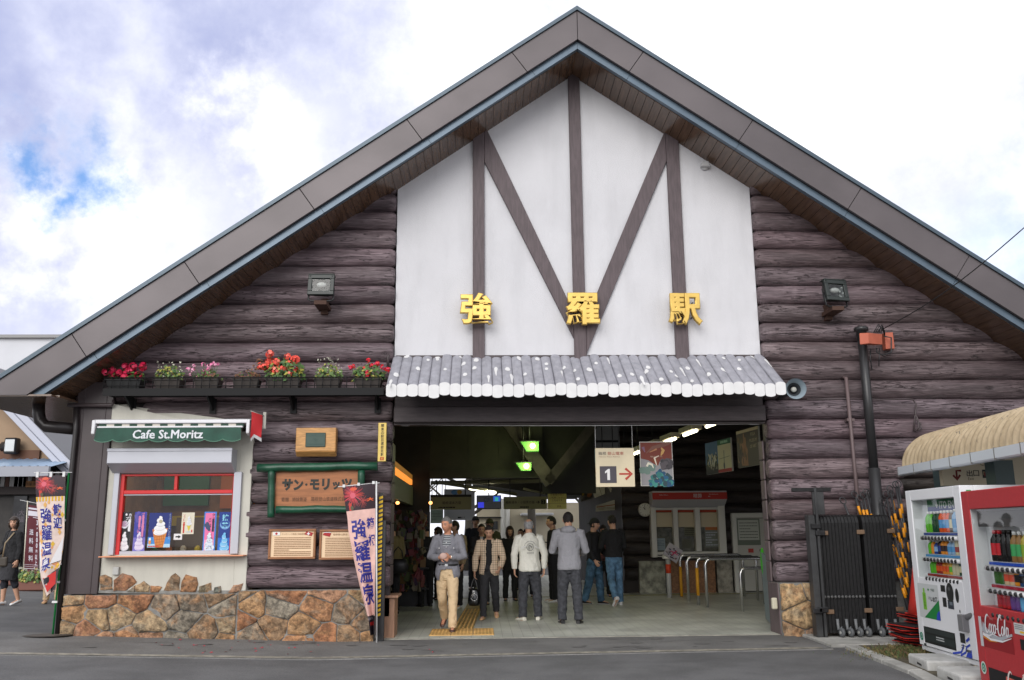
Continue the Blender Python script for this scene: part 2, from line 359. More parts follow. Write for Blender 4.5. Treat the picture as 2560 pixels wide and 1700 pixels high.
# ---------------------------------------------------------------- ground
def sheet(name, x0, x1, y0, y1, nx, ny, m, dz, zf=gz, kind='structure'):
    mb = MB(); vs = []
    for j in range(ny + 1):
        for i in range(nx + 1):
            x = x0 + (x1 - x0) * i / nx; y = y0 + (y1 - y0) * j / ny; vs.append((x, y, zf(x, y) + dz))
    mb.add(vs, [(j * (nx + 1) + i, j * (nx + 1) + i + 1, (j + 1) * (nx + 1) + i + 1, (j + 1) * (nx + 1) + i) for j in range(ny) for i in range(nx)], 0, True)
    o = link(mb.mesh(name, m), name); o['kind'] = kind; return o
sheet('ground', -60, 60, -40, 120, 60, 40, M_ASPH, -.012)
M_PAVE = mat('pavement_asphalt', (.158, .155, .149), .8, var=(.9, .76, 1.14, 12.), bump=(110, .6, .012), streak=((60, 60, 60), .82, 1.28))
# the pavement in front of the station, a worn pale line along its edge
pl, pr = gr(*d(-60, 1508)), gr(*d(1900, 1496))
def lineY(x): return pl.y + (pr.y - pl.y) * (x - pl.x) / (pr.x - pl.x)
mb = MB(); vs = []; nx = 24
xs = [pl.x - 3, -2., pr.x + .12]; nx = 2
for x in xs:
    vs.append((x, lineY(x) - .02, gz(x, 0) - .03))
    for q in (lineY(x), 13.0, 13.42): vs.append((x, q, gz(x, q) + .0))
mb.add(vs, [(i * 4 + k, i * 4 + 4 + k, i * 4 + 5 + k, i * 4 + 1 + k) for i in range(nx) for k in (0, 1, 2)])
o = link(mb.mesh('pavement', M_PAVE), 'pavement'); o['kind'] = 'structure'
mb = MB(); rn = random.Random(3)
vs = []
for i in range(121):
    x = pl.x + (pr.x - pl.x) * i / 120; y = lineY(x); a = .15 + rn.uniform(0, .03)
    vs += [(x, y + .012 + rn.uniform(0, .012), gz(x, y) + .004), (x, y + a, gz(x, y) + .004)]
mb.add(vs, [(2 * i, 2 * i + 2, 2 * i + 3, 2 * i + 1) for i in range(120)], 0)
o = link(mb.mesh('pavement_line', mat('worn_line', (.27, .25, .205), .8, var=(9, .6, 1.2))), 'pavement_line'); o['kind'] = 'structure'
# cracks, damp patches and fallen petals on the ground
rn = random.Random(77); mb = MB()
for x, y, a, L in ((-3.2, 11.4, .2, 2.6), (.6, 10.6, -.15, 3.2), (3.2, 11.0, .5, 1.8), (-1.2, 12.4, .05, 1.6), (2.0, 12.6, -.1, 1.4), (-5.0, 12.7, .3, 1.2)):
    p = Vector((x, y, 0)); pts = [p]
    for i in range(int(L / .09)): a += rn.uniform(-.35, .35); a *= .93; p = p + Vector((math.cos(a), math.sin(a), 0)) * .09; pts.append(p)
    vs = []
    for i, q in enumerate(pts): w = .005 * (1 - abs(2 * i / len(pts) - 1)) + .002; vs += [(q.x, q.y - w, gz(q.x, q.y) + .0045), (q.x, q.y + w, gz(q.x, q.y) + .0045)]
    mb.add(vs, [(2 * i, 2 * i + 2, 2 * i + 3, 2 * i + 1) for i in range(len(pts) - 1)])
o = link(mb.mesh('pavement_crack', mat('crack_filler', (.068, .067, .066), .8)), 'pavement_crack'); o['kind'] = 'structure'
mb = MB()
for i in range(26):
    x, y = rn.uniform(-5.5, 4.2), rn.uniform(12.0, 13.05); r = rn.uniform(.02, .07); n = 12; s0 = rn.random() * 9
    mb.add([(x + r * 1.8 * math.cos(6.283 * k / n) * (1 + .4 * noise.noise((k * .9, s0, 0))), y + r * math.sin(6.283 * k / n) * (1 + .4 * noise.noise((k * .9, s0, 4))), gz(x, y) + .0035 + .0001 * i) for k in range(n)], [list(range(n))])
o = link(mb.mesh('pavement_stain', mat('damp_stain', (.122, .119, .115), .7, var=(6, .85, 1.1))), 'pavement_stain'); o['kind'] = 'structure'
mb = MB()
for i in range(34):
    x, y = (rn.gauss(-3.0, 1.0), rn.uniform(11.6, 13.05)); r = rn.uniform(.012, .025); a = rn.uniform(0, 6.28); mb.add([(x + r * math.cos(a + q), y + r * math.sin(a + q), gz(x, y) + .006 + (.01 if q == 0 else 0)) for q in (0, 1.7, 3.1, 4.6)], [(0, 1, 2, 3)])
o = link(mb.mesh('fallen_petals', mat('fallen_petal', (.42, .03, .05), .6)), 'fallen_petals'); tag(o, 'scattered red petals fallen on the pavement below the flower shelf', 'petals', kind='stuff')
# tiled concourse floor
mb = MB(); mb.quad((-1.9, 13.36, .006), (4.75, 13.36, .006), (12, 32, .006), (-6, 32, .006))
o = link(mb.mesh('concourse_floor', M_TILE), 'concourse_floor'); o['kind'] = 'structure'
mb = MB(); mb.bx(-1.5, 4.7, 13.30, 13.36, -.05, .007)
o = link(mb.mesh('floor_edging', mat('pale_edging', (.34, .33, .28), .7, var=(8, .7, 1.1))), 'floor_edging'); o['kind'] = 'structure'
# ================================================================ STATION BUILDING
YW = 13.4; YF = 12.5; AX = 1.488
def zm(ox, oy, sc): return lambda x, y: (ox + x / sc, oy + y / sc)
r2 = zm(850, 0, 2.745); r4 = zm(0, 560, 2.745); r5 = zm(850, 560, 2.745); r6 = zm(1700, 560, 2.745)
STN = thing('station_building', 'brown log cabin station with steep gable, white half timbered front and open entrance', 'station', (AX, YW, 0))
SL, SR = .708, .690
zt = at(*d(1330, 15), YF).z; zt2 = at(*d(1330, 24), YF).z; zfb = at(*d(1332, 90), YF).z
zb1 = at(*d(1332, 94), YF + .07).z; zb0 = at(*d(1332, 112), YF + .07).z
ZE = at(*d(30, 911), YF).z
def slope(z, x): return z - (SL * (AX - x) if x < AX else SR * (x - AX))
def band(mb, za, zb, y0, y1, xl, xr, m=0, seams_l=(), seams_r=(), gap=.006):
    """roof-edge board of vertical thickness za-zb following both slopes, split at seams, cut level at the eaves"""
    for sx, seams, xe, k in ((-1, seams_l, xl, SL), (1, seams_r, xr, SR)):
        cuts = [0.] + sorted(abs(q - AX) for q in seams) + [abs(xe - AX)]
        for a, b in zip(cuts[:-1], cuts[1:]):
            a_, b_ = a + gap / 2, b - gap / 2
            off = k * (za - zb) * .5
            def px(q, z0): return AX + sx * q, z0 - k * q
            # seams run square to the slope
            t = (za - zb) * k / (1 + k * k)
            bot_a = a_ - (t if a > 0 else 0); bot_b = b_ - t
            pts = [px(a_, za), px(b_, za), px(bot_b, zb), px(bot_a, zb)]
            low = ZE
            if pts[1][1] < low or pts[2][1] < low:
                qa = (za - low) / k; qb = (zb - low) / k
                pts = [px(a_, za)] + [px(b_, za) if px(b_, za)[1] > low else (AX + sx * qa, low)] + ([px(bot_b, zb)] if px(bot_b, zb)[1] > low else [(AX + sx * qb, low)]) + [px(bot_a, zb)]
                if a_ >= qa or bot_a >= qb: continue
            if sx < 0: pts = pts[::-1]
            mb.ext([(p[0], y0, p[1]) for p in pts], (0, y1 - y0, 0), m)
XL, XR = AX - 9.3, AX + 9.3
roof = MB()
seL = [at(*d(x, y), YF).x for x, y in ((1180, 115), (938, 265), (690, 425), (425, 598), (165, 767))]
seR = [at(*d(x, y), YF).x for x, y in ((1483, 115), (1735, 268), (1985, 425), (2235, 587))]
Ysl = lambda z: z
roofo = MB()          # roof slabs (top sheet), behind the fascia
def slabs(mb, za, zb, y0, y1, m=0, xl=XL, xr=XR):
    band(mb, za, zb, y0, y1, xl, xr, m, gap=0)
slabs(roofo, zt - .03, zb0 + .02, YF + .16, 30.0)
ROOF = part(roofo, 'roof', [mat('brown_roof_sheet', (.09, .07, .066), .5)], STN)
mb = MB(); band(mb, zt2, zfb, YF, YF + .05, XL, XR, 0, seL, seR); part(mb, 'fascia', [M_FASCIA], ROOF, bevel=.004)
mb = MB(); band(mb, zt, zt2, YF - .03, YF + .2, XL, XR, 0, [q - .5 for q in seL], [q + .4 for q in seR], gap=.001); part(mb, 'ridge_trim', [M_TRIM], ROOF)
mb = MB(); band(mb, zfb + .05, zb1 - .01, YF + .05, YF + .17, XL, XR, 0, gap=0); part(mb, 'shadow_gap', [M_BLACKGAP], ROOF)  # near-black band stands in for the shadow between fascia and lower trim
mb = MB(); band(mb, zb1, zb0, YF + .07, YF + .155, XL, XR, 0, [q + .3 for q in seL], [q - .2 for q in seR], gap=.004); part(mb, 'lower_trim', [M_BLUE], ROOF)
# soffit planks running back to the wall
mb = MB()
for sx, k in ((-1, SL), (1, SR)):
    q = 0.
    step = .118
    while q < 8.2:
        z0 = zb0 - .012 - k * q; z1 = zb0 - .012 - k * (q + step - .006)
        if z1 > ZE + .02:
            a = (AX + sx * q, z0); b = (AX + sx * (q + step - .006), z1)
            pts = [a, b, (b[0], b[1] + .03), (a[0], a[1] + .03)]
            if sx < 0: pts = pts[::-1]
            mb.ext([(p[0], YF + .155, p[1]) for p in pts], (0, 1.6, 0))
        q += step
part(mb, 'soffit', [M_SOFFIT], ROOF)
# level eave soffit at the left corner
mb = MB()
y = YF + .16
while y < 24:
    mb.bx(-7.35, -5.9, y, y + .17, ZE - .01, ZE + .02); y += .178
mb.bx(-7.2, -5.95, YF + .02, YF + .15, ZE - .012, ZE + .015)
part(mb, 'eave_soffit', [M_SOFFIT], ROOF)
def soff(x): return zb0 - .012 - (SL * (AX - x) if x < AX else SR * (x - AX))

# ---- log courses
ZJ0, DZ, RL = .716, .2983, .152
def log(mb, x0, x1, z, rn, yc=YW + .025, end0=True, end1=True, r=RL, step=.18):
    xs = []
    n = max(6, int((x1 - x0) / step)); pts = []; rad = []
    j_ = rn.uniform(.80, 1.22); mb.cc = (j_ * rn.uniform(.96, 1.05), j_, j_ * rn.uniform(.96, 1.04))
    s1, s2, s3 = rn.uniform(0, 99), rn.uniform(0, 99), rn.uniform(0, 99)
    TP_ = ((0, .62), (.012, .78), (.035, .90), (.07, .97), (.11, 1.))
    ex = [x0 + a for a, _ in TP_] if end0 else [x0]
    ex2 = [x1 - a for a, _ in TP_][::-1] if end1 else [x1]
    xs = ex + [x0 + .12 + (x1 - x0 - .24) * i / n for i in range(n + 1)] + ex2
    for x in xs:
        w = noise.noise((x * .9 + s1, 0, 0)); w2 = noise.noise((x * 2.3 + s2, 5, 0)); w3 = noise.noise((x * .6 + s3, 9, 0))
        k = 1.
        if end0 and x < x0 + .111: k = TP_[ex.index(x)][1]
        if end1 and x > x1 - .111: k = TP_[4 - ex2.index(x)][1]
        pts.append((x, yc + w2 * .012, z + w * .015)); rad.append(((r + .004 + w3 * .013) * k, (r * .95 + w2 * .012) * k))
    mb.tube(pts, rad, 18, 0, True, True, ref=(0, 0, 1)); mb.cc = (1, 1, 1)
def wall_logs(name, side, yc=YW + .025):
    rn = random.Random(5 if side < 0 else 8); mb = MB()
    for kz in range(0, 22):
        z = ZJ0 + DZ * (kz + .5)
        if side < 0:
            x1 = -1.315 + (rn.uniform(-.02, .02) if kz < 11 else -.01)
            x0 = -3.42 + rn.uniform(-.07, .05) if kz < 8 else (-5.0 if kz == 8 else -6.0)
            lim = AX - (zb0 - (z - .16)) / SL
            x0 = max(x0, lim - .5)
        else:
            x0 = 4.285 + (rn.uniform(-.015, .02) if kz < 11 else .0); x1 = 10.5
            lim = AX + (zb0 - (z - .16)) / SR; x1 = min(x1, lim + .5)
            if kz < 6: x1 = 6.28 + (.08 if kz % 2 else 0.)   # the long wall ends at the building's right corner
        if x1 - x0 < .35: continue
        log(mb, x0, x1, z, rn, yc, end0=True, end1=(side < 0 or kz < 6))
    return part(mb, name, [M_LOG], STN)
wall_logs('log_wall', -1); wall_logs('log_wall', 1)
mb = MB(); mb.prism([(-3.30, .3), (-1.33, .3), (-1.33, 2.9), (-3.30, 2.9)], YW + .1, YW + .22); part(mb, 'backing_wall', [M_DTIMB], STN); mb = MB(); mb.prism([(-5.98, 2.899), (-1.33, 2.899), (-1.33, soff(-1.33)), (-5.98, soff(-5.98))], YW + .1, YW + .22)
part(mb, 'backing_wall', [M_DTIMB], STN); mb = MB(); mb.prism([(4.31, .3), (6.25, .3), (6.25, soff(6.25)), (4.31, soff(4.31))], YW + .1, YW + .22)
mb.prism([(6.26, 2.9), (9.0, 2.9), (9.0, soff(9.0)), (6.26, soff(6.26))], YW + .1, YW + .22)
part(mb, 'backing_wall', [M_DTIMB], STN)

# ---- white gable with timbers
mb = MB(); PX0, PX1 = -1.313, 4.283
mb.prism([(PX0, 3.75), (PX1, 3.75), (PX1, soff(PX1) + .05), (AX, zb0 + .04), (PX0, soff(PX0) + .05)], YW - .005, YW + .15)
GAB = part(mb, 'gable_panel', [M_PLASTER], STN)
def S_(p, Y): q = at(*p, Y); return (q.x, q.z)
def timber(x0, x1, z0, m=M_TIMBER, ztop=None):
    mb = MB(); zc = (lambda x: soff(x) + .02)
    pts = [(x0, z0), (x1, z0), (x1, zc(x1))] + ([(AX, zb0)] if x0 < AX < x1 else []) + [(x0, zc(x0))]
    mb.prism(pts, YW - .062, YW - .004); part(mb, 'timber_post', [m], GAB, bevel=.006)
YT = YW - .062
lp0, lp1 = at(*d(1090, 550), YT).x, at(*d(1117, 550), YT).x
cp0, cp1 = at(*d(1316, 450), YT).x, at(*d(1343, 450), YT).x
rp0, rp1 = at(*d(1546, 550), YT).x, at(*d(1576, 550), YT).x
timber(lp0, lp1, 3.75); timber(cp0, cp1, 3.75); timber(rp0, rp1, 3.75)
def brace(pts):
    q = [S_(p, YT) for p in pts]; mb = MB(); mb.prism(q, YW - .058, YW - .0045); part(mb, 'timber_brace', [M_TIMBER], GAB, bevel=.006)
zc = lambda x: soff(x) + .02
A = S_((1213.5, 335), YT); A2 = (lp1 + .001, S_((0, 404), YT)[1])
bl = [(lp1 + .002, zc(lp1)), A, None]
# left brace, from the soffit beside the left post down into the centre post
L1, L2 = S_((1438, 859), YT), S_((1440, 762), YT)
mb = MB(); mb.prism([(lp1 + .002, S_((1212.5, 404), YT)[1]), (cp0 - .002, S_((1434, 846), YT)[1]), (cp0 - .002, S_((1434, 778), YT)[1]), (S_((1217, 338), YT)[0], zc(S_((1217, 338), YT)[0])), (lp1 + .002, zc(lp1))], YW - .058, YW - .0045)
part(mb, 'timber_brace', [M_TIMBER], GAB, bevel=.006)
mb = MB(); mb.prism([(rp0 - .002, S_((1668, 402.5), YT)[1]), (rp0 - .002, zc(rp0)), (S_((1662, 340), YT)[0], zc(S_((1662, 340), YT)[0])), (cp1 + .002, S_((1464, 798), YT)[1]), (cp1 + .002, S_((1464, 884), YT)[1])], YW - .058, YW - .0045)
part(mb, 'timber_brace', [M_TIMBER], GAB, bevel=.006)
mb = MB(); c = at(*d(1624, 384), YW - .01); mb.lathe([(.075, 0), (.07, .02), (.05, .04)], c, (0, -1, 0), 12); mb.prism([(c.x - .08, c.z - .03), (c.x + .08, c.z - .03), (c.x + .05, c.z + .06), (c.x - .05, c.z + .06)], YW - .1, YW - .02); part(mb, 'vent_cap', [mat('grey_vent', (.45, .45, .45), .6)], STN, bevel=.01)

# ---- the three gilded letters, standing off the wall
for ch, (x0, x1, y0, y1) in (('強', (1060, 1137, 675, 749)), ('羅', (1305, 1382, 675, 749)), ('駅', (1542, 1617, 676, 750))):
    a = at(*d(x0, y1), 13.2); b = at(*d(x1, y0), 13.2)
    cu = bpy.data.curves.new('letter', 'FONT'); cu.body = ch; cu.extrude = .045; cu.bevel_depth = .022; cu.bevel_resolution = 1; cu.offset = .018; cu.resolution_u = 3
    to = bpy.data.objects.new('tmp', cu); COL.objects.link(to); bpy.context.view_layer.update()
    e = to.evaluated_get(bpy.context.evaluated_depsgraph_get()); me = bpy.data.meshes.new_from_object(e); bpy.data.objects.remove(to)
    V = np.array([v.co[:] for v in me.vertices]); mn, mx = V.min(0), V.max(0)
    for v in me.vertices:
        x, y, z = v.co
        v.co = (a.x + (x - mn[0]) / (mx[0] - mn[0]) * (b.x - a.x), 13.215 - (z) * .62, a.z + (y - mn[1]) / (mx[1] - mn[1]) * (b.z - a.z))
    me.materials.clear(); me.materials.append(M_GOLD)
    lt = link(me, 'letter', STN); lt['label'] = 'gilded raised character ' + ch
    for fx in (.25, .75):
        for fz in (.3, .72): mb = MB(); mb.tube([(a.x + (b.x - a.x) * fx, 13.24, a.z + (b.z - a.z) * fz), (a.x + (b.x - a.x) * fx, 13.41, a.z + (b.z - a.z) * fz)], .012, 6); part(mb, 'standoff', [M_DKGREY], lt)

# ---- log awning with white sawn ends
rn = random.Random(12); mb = MB(); YA = 12.5
xa0, xa1 = at(*d(890, 900), YA).x, at(*d(1811, 893), YA).x
zA = at(*d(1250, 887), YA).z; zB = at(*d(1250, 817), YW - .03).z; zBot = at(*d(1250, 917), YA).z
nL = 38; w = (xa1 - xa0) / nL; hE = zA - zBot; knots = MB(); spots = []
for i in range(nL):
    x = xa0 + w * (i + .5); dz = rn.uniform(-.022, .02); ex = rn.choice([0, 0, 0, 0, .05, .0, -.01]); ex = .10 if i in (17,) else ex
    dd = Vector((0, YW + .05 - YA, zB - zA)); L = dd.length; up = Vector((0, -dd.z, dd.y)).normalized()
    ww = w * .985; sec = []
    ht = hE * (1 + ex * 1.2 + rn.uniform(-.05, .06))
    for k in range(9):
        an = math.pi * k / 8; sec.append((ww / 2 * math.cos(an), math.sin(an) * .034 - .034))
    for k in range(9):
        an = math.pi * k / 8; sec.append((-ww / 2 * math.cos(an), -ht + .03 - math.sin(an) * .03))
    f = Vector((x, YA - .03 * dz - rn.uniform(0, .02), zA + dz + .02))
    bk = f + dd
    fv = [f + Vector((sx, 0, sz)) for sx, sz in sec]; bv = [bk + Vector((sx, 0, sz)) for sx, sz in sec]
    n = len(sec); mb.add(fv + bv, [(k, (k + 1) % n, n + (k + 1) % n, n + k) for k in range(n)], 0, True)
    mb.add([v + Vector((0, -.001, 0)) for v in fv], [list(range(n))[::-1]], 1)
    for _ in range(rn.choice([1, 1, 1, 2])):
        t = rn.uniform(.06, .93); spots.append((x + rn.uniform(-.4, .4) * ww, f + dd * t + Vector((0, 0, .003)), dd))
AWB = mb
mb = MB(); dn = dd.normalized(); up = Vector((0, -dn.z, dn.y))
for k, (x, p, _) in enumerate(spots):
    a = rn.uniform(.022, .042); drip = rn.random() < .22
    pts = []
    for j in range(14):
        an = 2 * math.pi * j / 14; u = math.cos(an) * a * (1 if not drip else .7); v = math.sin(an) * a * rn.uniform(.85, 1.1)
        if drip and v < 0: v *= rn.uniform(3, 5) ; u *= .6
        dxn = abs((x + u - (xa0 + w * (int((x - xa0) / w) + .5))) / (w / 2)); zoff = -.034 + .034 * math.sqrt(max(0, 1 - min(1, dxn) ** 2))
        pts.append(Vector((x + u, p.y, p.z)) + dn * (v * 2.0) + Vector((0, 0, zoff + .004)))
    mb.add(pts, [list(range(14))])
AWB.add(mb.v, mb.f, 1); part(AWB, 'log_awning', [M_GREYLOG, M_WHITE], STN)
# lintel beam below, and underside boards
mb = MB(); zl1, zl0 = at(*d(1300, 936), YW - .12).z, at(*d(1300, 972), YW - .12).z
mb.bx(-1.30, 4.27, YW - .12, YW + .35, zl0, zl1); mb.bx(-1.30, 4.27, YW - .02, YW + .35, zl1 - .001, 4.1)
part(mb, 'lintel_beam', [mat('lintel_timber', (.062, .050, .052), .6, var=(6, .8, 1.15), stretch=(.7, 6, 6))], STN, bevel=.012)
mb = MB(); mb.bx(-1.30, 4.27, YW - .05, YW + .10, zl0 - .035, zl0 - .004); part(mb, 'lintel_board', [M_DTIMB], STN, bevel=.008)
# jambs of the entrance
mb = MB(); mbl = MB()
for k in range(7):
    z0 = ZJ0 + DZ * k
    mb.bx(4.265, 4.30, YW + .16 + .004 * (k % 2), YW + .36, z0 + .004, z0 + DZ - .004)
    mbl.bx(-1.36, -1.325, YW + .1, YW + .55, z0 + .004, z0 + DZ - .004)
mb.bx(4.268, 4.30, YW + .17, YW + .355, .0, ZJ0); mb.bx(4.262, 4.42, YW - .13, YW + .168, 0, ZJ0 + .003)
M_JAMB = mat('purple_brown_board', (.105, .078, .080), .5, var=(3, .9, 1.1)); part(mb, 'door_jamb', [M_JAMB], STN, bevel=.016, seg=2); part(mbl, 'door_jamb', [M_JAMB], STN, bevel=.012, seg=2)
# thin corner board, grey metal screen door edge beside the entrance
# ---- rubble stone plinths
def clip(poly, p, n):
    out = []
    for i in range(len(poly)):
        a, b = poly[i], poly[(i + 1) % len(poly)]; da = (a[0] - p[0]) * n[0] + (a[1] - p[1]) * n[1]; db = (b[0] - p[0]) * n[0] + (b[1] - p[1]) * n[1]
        if da <= 0: out.append(a)
        if (da < 0) != (db < 0):
            t = da / (da - db); out.append((a[0] + (b[0] - a[0]) * t, a[1] + (b[1] - a[1]) * t))
    return out
SCOL = [(.42, .21, .10), (.46, .27, .13), (.36, .23, .13), (.40, .29, .17), (.46, .22, .12), (.31, .24, .17), (.50, .34, .18), (.38, .17, .08), (.29, .25, .19), (.44, .24, .14)]
def stone_poly(mb, P, y, rn, out=.03, shrink=.007):
    cx = sum(p[0] for p in P) / len(P); cz = sum(p[1] for p in P) / len(P)
    # inset every edge
    Q = P
    for i in range(len(P)):
        a, b = P[i], P[(i + 1) % len(P)]; nx, nz = b[1] - a[1], -(b[0] - a[0]); l = math.hypot(nx, nz)
        if l < 1e-6: continue
        nx, nz = nx / l, nz / l
        if (cx - a[0]) * nx + (cz - a[1]) * nz > 0: nx, nz = -nx, -nz
        Q = clip(Q, (a[0] - nx * shrink, a[1] - nz * shrink), (nx, nz))
        if len(Q) < 3: return
    # subdivide the rim with jitter, then two inner rings
    rim = []
    for i in range(len(Q)):
        a, b = Q[i], Q[(i + 1) % len(Q)]; L = math.hypot(b[0] - a[0], b[1] - a[1]); m = max(1, int(L / .05))
        for j in range(m):
            t = j / m; jt = .006
            rim.append((a[0] + (b[0] - a[0]) * t + rn.uniform(-jt, jt), a[1] + (b[1] - a[1]) * t + rn.uniform(-jt, jt)))
    n = len(rim)
    if n < 3: return
    cx = sum(p[0] for p in rim) / n; cz = sum(p[1] for p in rim) / n
    s0 = rn.uniform(0, 99); tx, tz = rn.uniform(-.16, .16), rn.uniform(-.14, .14)
    def fy(x, z, k): return y - out * k - (noise.noise((x * 7 + s0, z * 7, s0)) * .022 + (x - cx) * tx + (z - cz) * tz) * min(1, k)
    rings = [[(p[0], y + .02, p[1]) for p in rim]]
    for sc, k in ((.99, .7), (.955, 1.), (.55, 1.04)):
        rings.append([(cx + (p[0] - cx) * sc, fy(cx + (p[0] - cx) * sc, cz + (p[1] - cz) * sc, k), cz + (p[1] - cz) * sc) for p in rim])
    vs = sum(rings, []) + [(cx, fy(cx, cz, 1.15), cz)]
    fs = [(r * n + i, r * n + (i + 1) % n, (r + 1) * n + (i + 1) % n, (r + 1) * n + i) for r in range(3) for i in range(n)] + [(3 * n + i, 3 * n + (i + 1) % n, 4 * n) for i in range(n)]
    c = rn.choice(SCOL); j = rn.uniform(.85, 1.25); mb.cc = (c[0] * j, c[1] * j, c[2] * j)
    mb.add(vs, fs, 0, True); mb.cc = (1, 1, 1)
def stones(mb, x0, x1, z0, z1, y, seed, n):
    rn = random.Random(seed); pts = []
    tries = 0
    while len(pts) < n and tries < 4000:
        tries += 1; p = (rn.uniform(x0, x1), rn.uniform(z0, z1))
        if all(math.hypot((p[0] - q[0]) * .75, (p[1] - q[1]) * 1.15) > rn.uniform(.17, .44) for q in pts): pts.append(p)
    for i, p in enumerate(pts):
        poly = [(x0, z0), (x1, z0), (x1, z1), (x0, z1)]
        for j, q in enumerate(pts):
            if i != j:
                m = ((p[0] + q[0]) / 2, (p[1] + q[1]) / 2); dv = ((q[0] - p[0]) * .8, (q[1] - p[1]) * 1.3); poly = clip(poly, m, dv)
                if len(poly) < 3: break
        if len(poly) >= 3: stone_poly(mb, poly, y, rn)
YP = 13.18; zpl = at(500, 1483, YP).z
xq0, xq1 = at(155, 1530, YP).x, -1.50
mb = MB(); stones(mb, xq0, -3.42, -.05, zpl - .004, YP, 4, 23); stones(mb, -3.41, xq1, -.05, .700, YP, 14, 17)
PL = part(mb, 'stone_plinth', [M_STONE], STN)
mb = MB(); mb.bx(xq0 + .01, xq1 - .01, YP - .004, YW + .2, -.1, zpl - .012); mb.bx(-3.40, xq1 - .01, YP - .003, YW + .2, zpl - .013, .695); part(mb, 'mortar', [M_MORTAR], PL)
mb = MB(); xr0, xr1 = at(1952, 1500, YP).x, at(2036, 1500, YP).x + .3; zr = at(1990, 1457, YP).z
stones(mb, xr0, xr1, -.05, zr, YP, 9, 7); PR = part(mb, 'stone_plinth', [M_STONE], STN)
mb = MB(); mb.bx(xr0 + .01, xr1 - .01, YP - .004, YW + .2, -.1, zr - .004); mb.bx(xr1, 6.2, YW - .02, YW + .2, -.1, zr - .01); part(mb, 'mortar', [M_MORTAR], PR)
# inner return of the left plinth
# ---- cafe bay: brown corner panel, cream plaster, ragged stone row
mb = MB(); xc0, xc1 = at(188, 1250, 13.24).x, at(266, 1250, 13.24).x
xc0, xc1 = at(170, 1250, 13.24).x, at(262, 1250, 13.24).x
mb.bx(xc0, xc1, 13.24, YW + .2, zpl, ZE + .3)
for fx in (.2, .82): mb.bx(xc0 + (xc1 - xc0) * fx - .006, xc0 + (xc1 - xc0) * fx + .006, 13.232, 13.25, zpl, ZE + .3)
part(mb, 'corner_panel', [M_COLM], STN, bevel=.004)
mb = MB(); zd0, zd1 = at(288, 1009, 13.21).z, at(452, 1052, 13.21).z; xd0, xd1 = xc1 + .004, at(470, 1056, 13.21).x
XWB = -3.34
q4 = zm(0, 1300, 3.92)
WX0, WX1 = at(288, 1300, 13.2).x, at(588, 1300, 13.2).x; WZ0, WZ1 = at(440, 1386, 13.2).z, at(440, 1183, 13.2).z
YPL = 13.285
mb.prism([(xd0, zpl + .01), (WX0, zpl + .01), (WX0, zd0), (xd0, zd0)], YPL, YW + .1)
mb.prism([(WX1, zpl + .01), (XWB, zpl + .01), (XWB, zd1 - .15), (WX1, zd1 - .15)], YPL, YW + .1)
mb.prism([(WX0, zpl + .01), (WX1, zpl + .01), (WX1, WZ0), (WX0, WZ0)], YPL, YW + .1)
mb.prism([(WX0, WZ1), (WX1, WZ1), (WX1, zd1), (WX0, zd0 - .02)], YPL - .001, YW + .1)
mb.prism([(xd0, zd1 - .2), (xd1, zd1 - .2), (xd1 + .1, zd1 - .02), (xd0, zd0)], 13.215, YPL - .002)
part(mb, 'plaster_wall', [M_CREAM], STN, bevel=.004)
mb = MB(); rn = random.Random(21)
row = [[(985, 690), (985, 545), (1030, 530), (1100, 560), (1105, 690)], [(1112, 695), (1120, 590), (1200, 518), (1300, 545), (1340, 610), (1235, 695)], [(1250, 700), (1325, 640), (1325, 705)], [(1330, 705), (1330, 640), (1415, 600), (1475, 640), (1470, 712)], [(1480, 710), (1480, 640), (1590, 650), (1560, 710)], [(1600, 690), (1680, 545), (1720, 522), (1768, 560), (1760, 690), (1690, 712)], [(1770, 705), (1785, 590), (1820, 528), (1930, 560), (1945, 620), (1920, 708)], [(1950, 710), (1955, 650), (2075, 610), (2078, 708)], [(2095, 712), (2100, 660), (2165, 645), (2180, 712)], [(2240, 712), (2290, 640), (2390, 620), (2360, 690), (2300, 712)]]
gy = {0: (.16, .17, .15), 2: (.2, .21, .18), 8: (.18, .2, .17), 7: (.3, .25, .16)}
for i, st in enumerate(row):
    P = [S_(q4(*p), YPL) for p in st]
    sv = SCOL
    if i in gy: SCOL = [gy[i]]
    stone_poly(mb, P, YPL - .004, rn, .02, .002); SCOL = sv
part(mb, 'stone_row', [M_STONE], STN)
mb = MB(); mb.prism([S_(q4(965, 716), YPL), S_(q4(2400, 730), YPL), S_(q4(2420, 690), YPL), S_(q4(965, 690), YPL)][::-1], YPL - .012, YPL); part(mb, 'mortar_bed', [M_MORTAR], STN)
# ---- cafe window
zq = zm(240, 1020, 4.1275)
YG = 13.30
def rectS(mb, fx, x0, y0, x1, y1, Y0, Y1, m=0):
    a = at(*fx(x0, y1), Y0); b = at(*fx(x1, y0), Y0); mb.bx(a.x, b.x, Y0, Y1, a.z, b.z, m); return a, b
M_RED = C(214, 38, 40, .4); M_SILV = mat('silver_aluminium', (.40, .41, .45), .4, .2)
mb = MB()
wl, wr = at(*zq(232, 1100), YG).x, at(*zq(1412, 1100), YG).x; wb, wt = at(*zq(800, 1510), YG).z, at(*zq(800, 680), YG).z
fw = .055
mb.bx(wl, wl + fw, YG - .02, YG + .06, wb, wt); mb.bx(wr - .02, wr, YG - .02, YG + .06, wb, wt); mb.bx(wl + fw, wr - .02, YG - .02, YG + .06, wt - .03, wt)
tz1, tz0 = at(*zq(800, 847), YG).z, at(*zq(800, 886), YG).z
mb.bx(wl + fw, wr - .02, YG - .022, YG + .06, tz0, tz1)
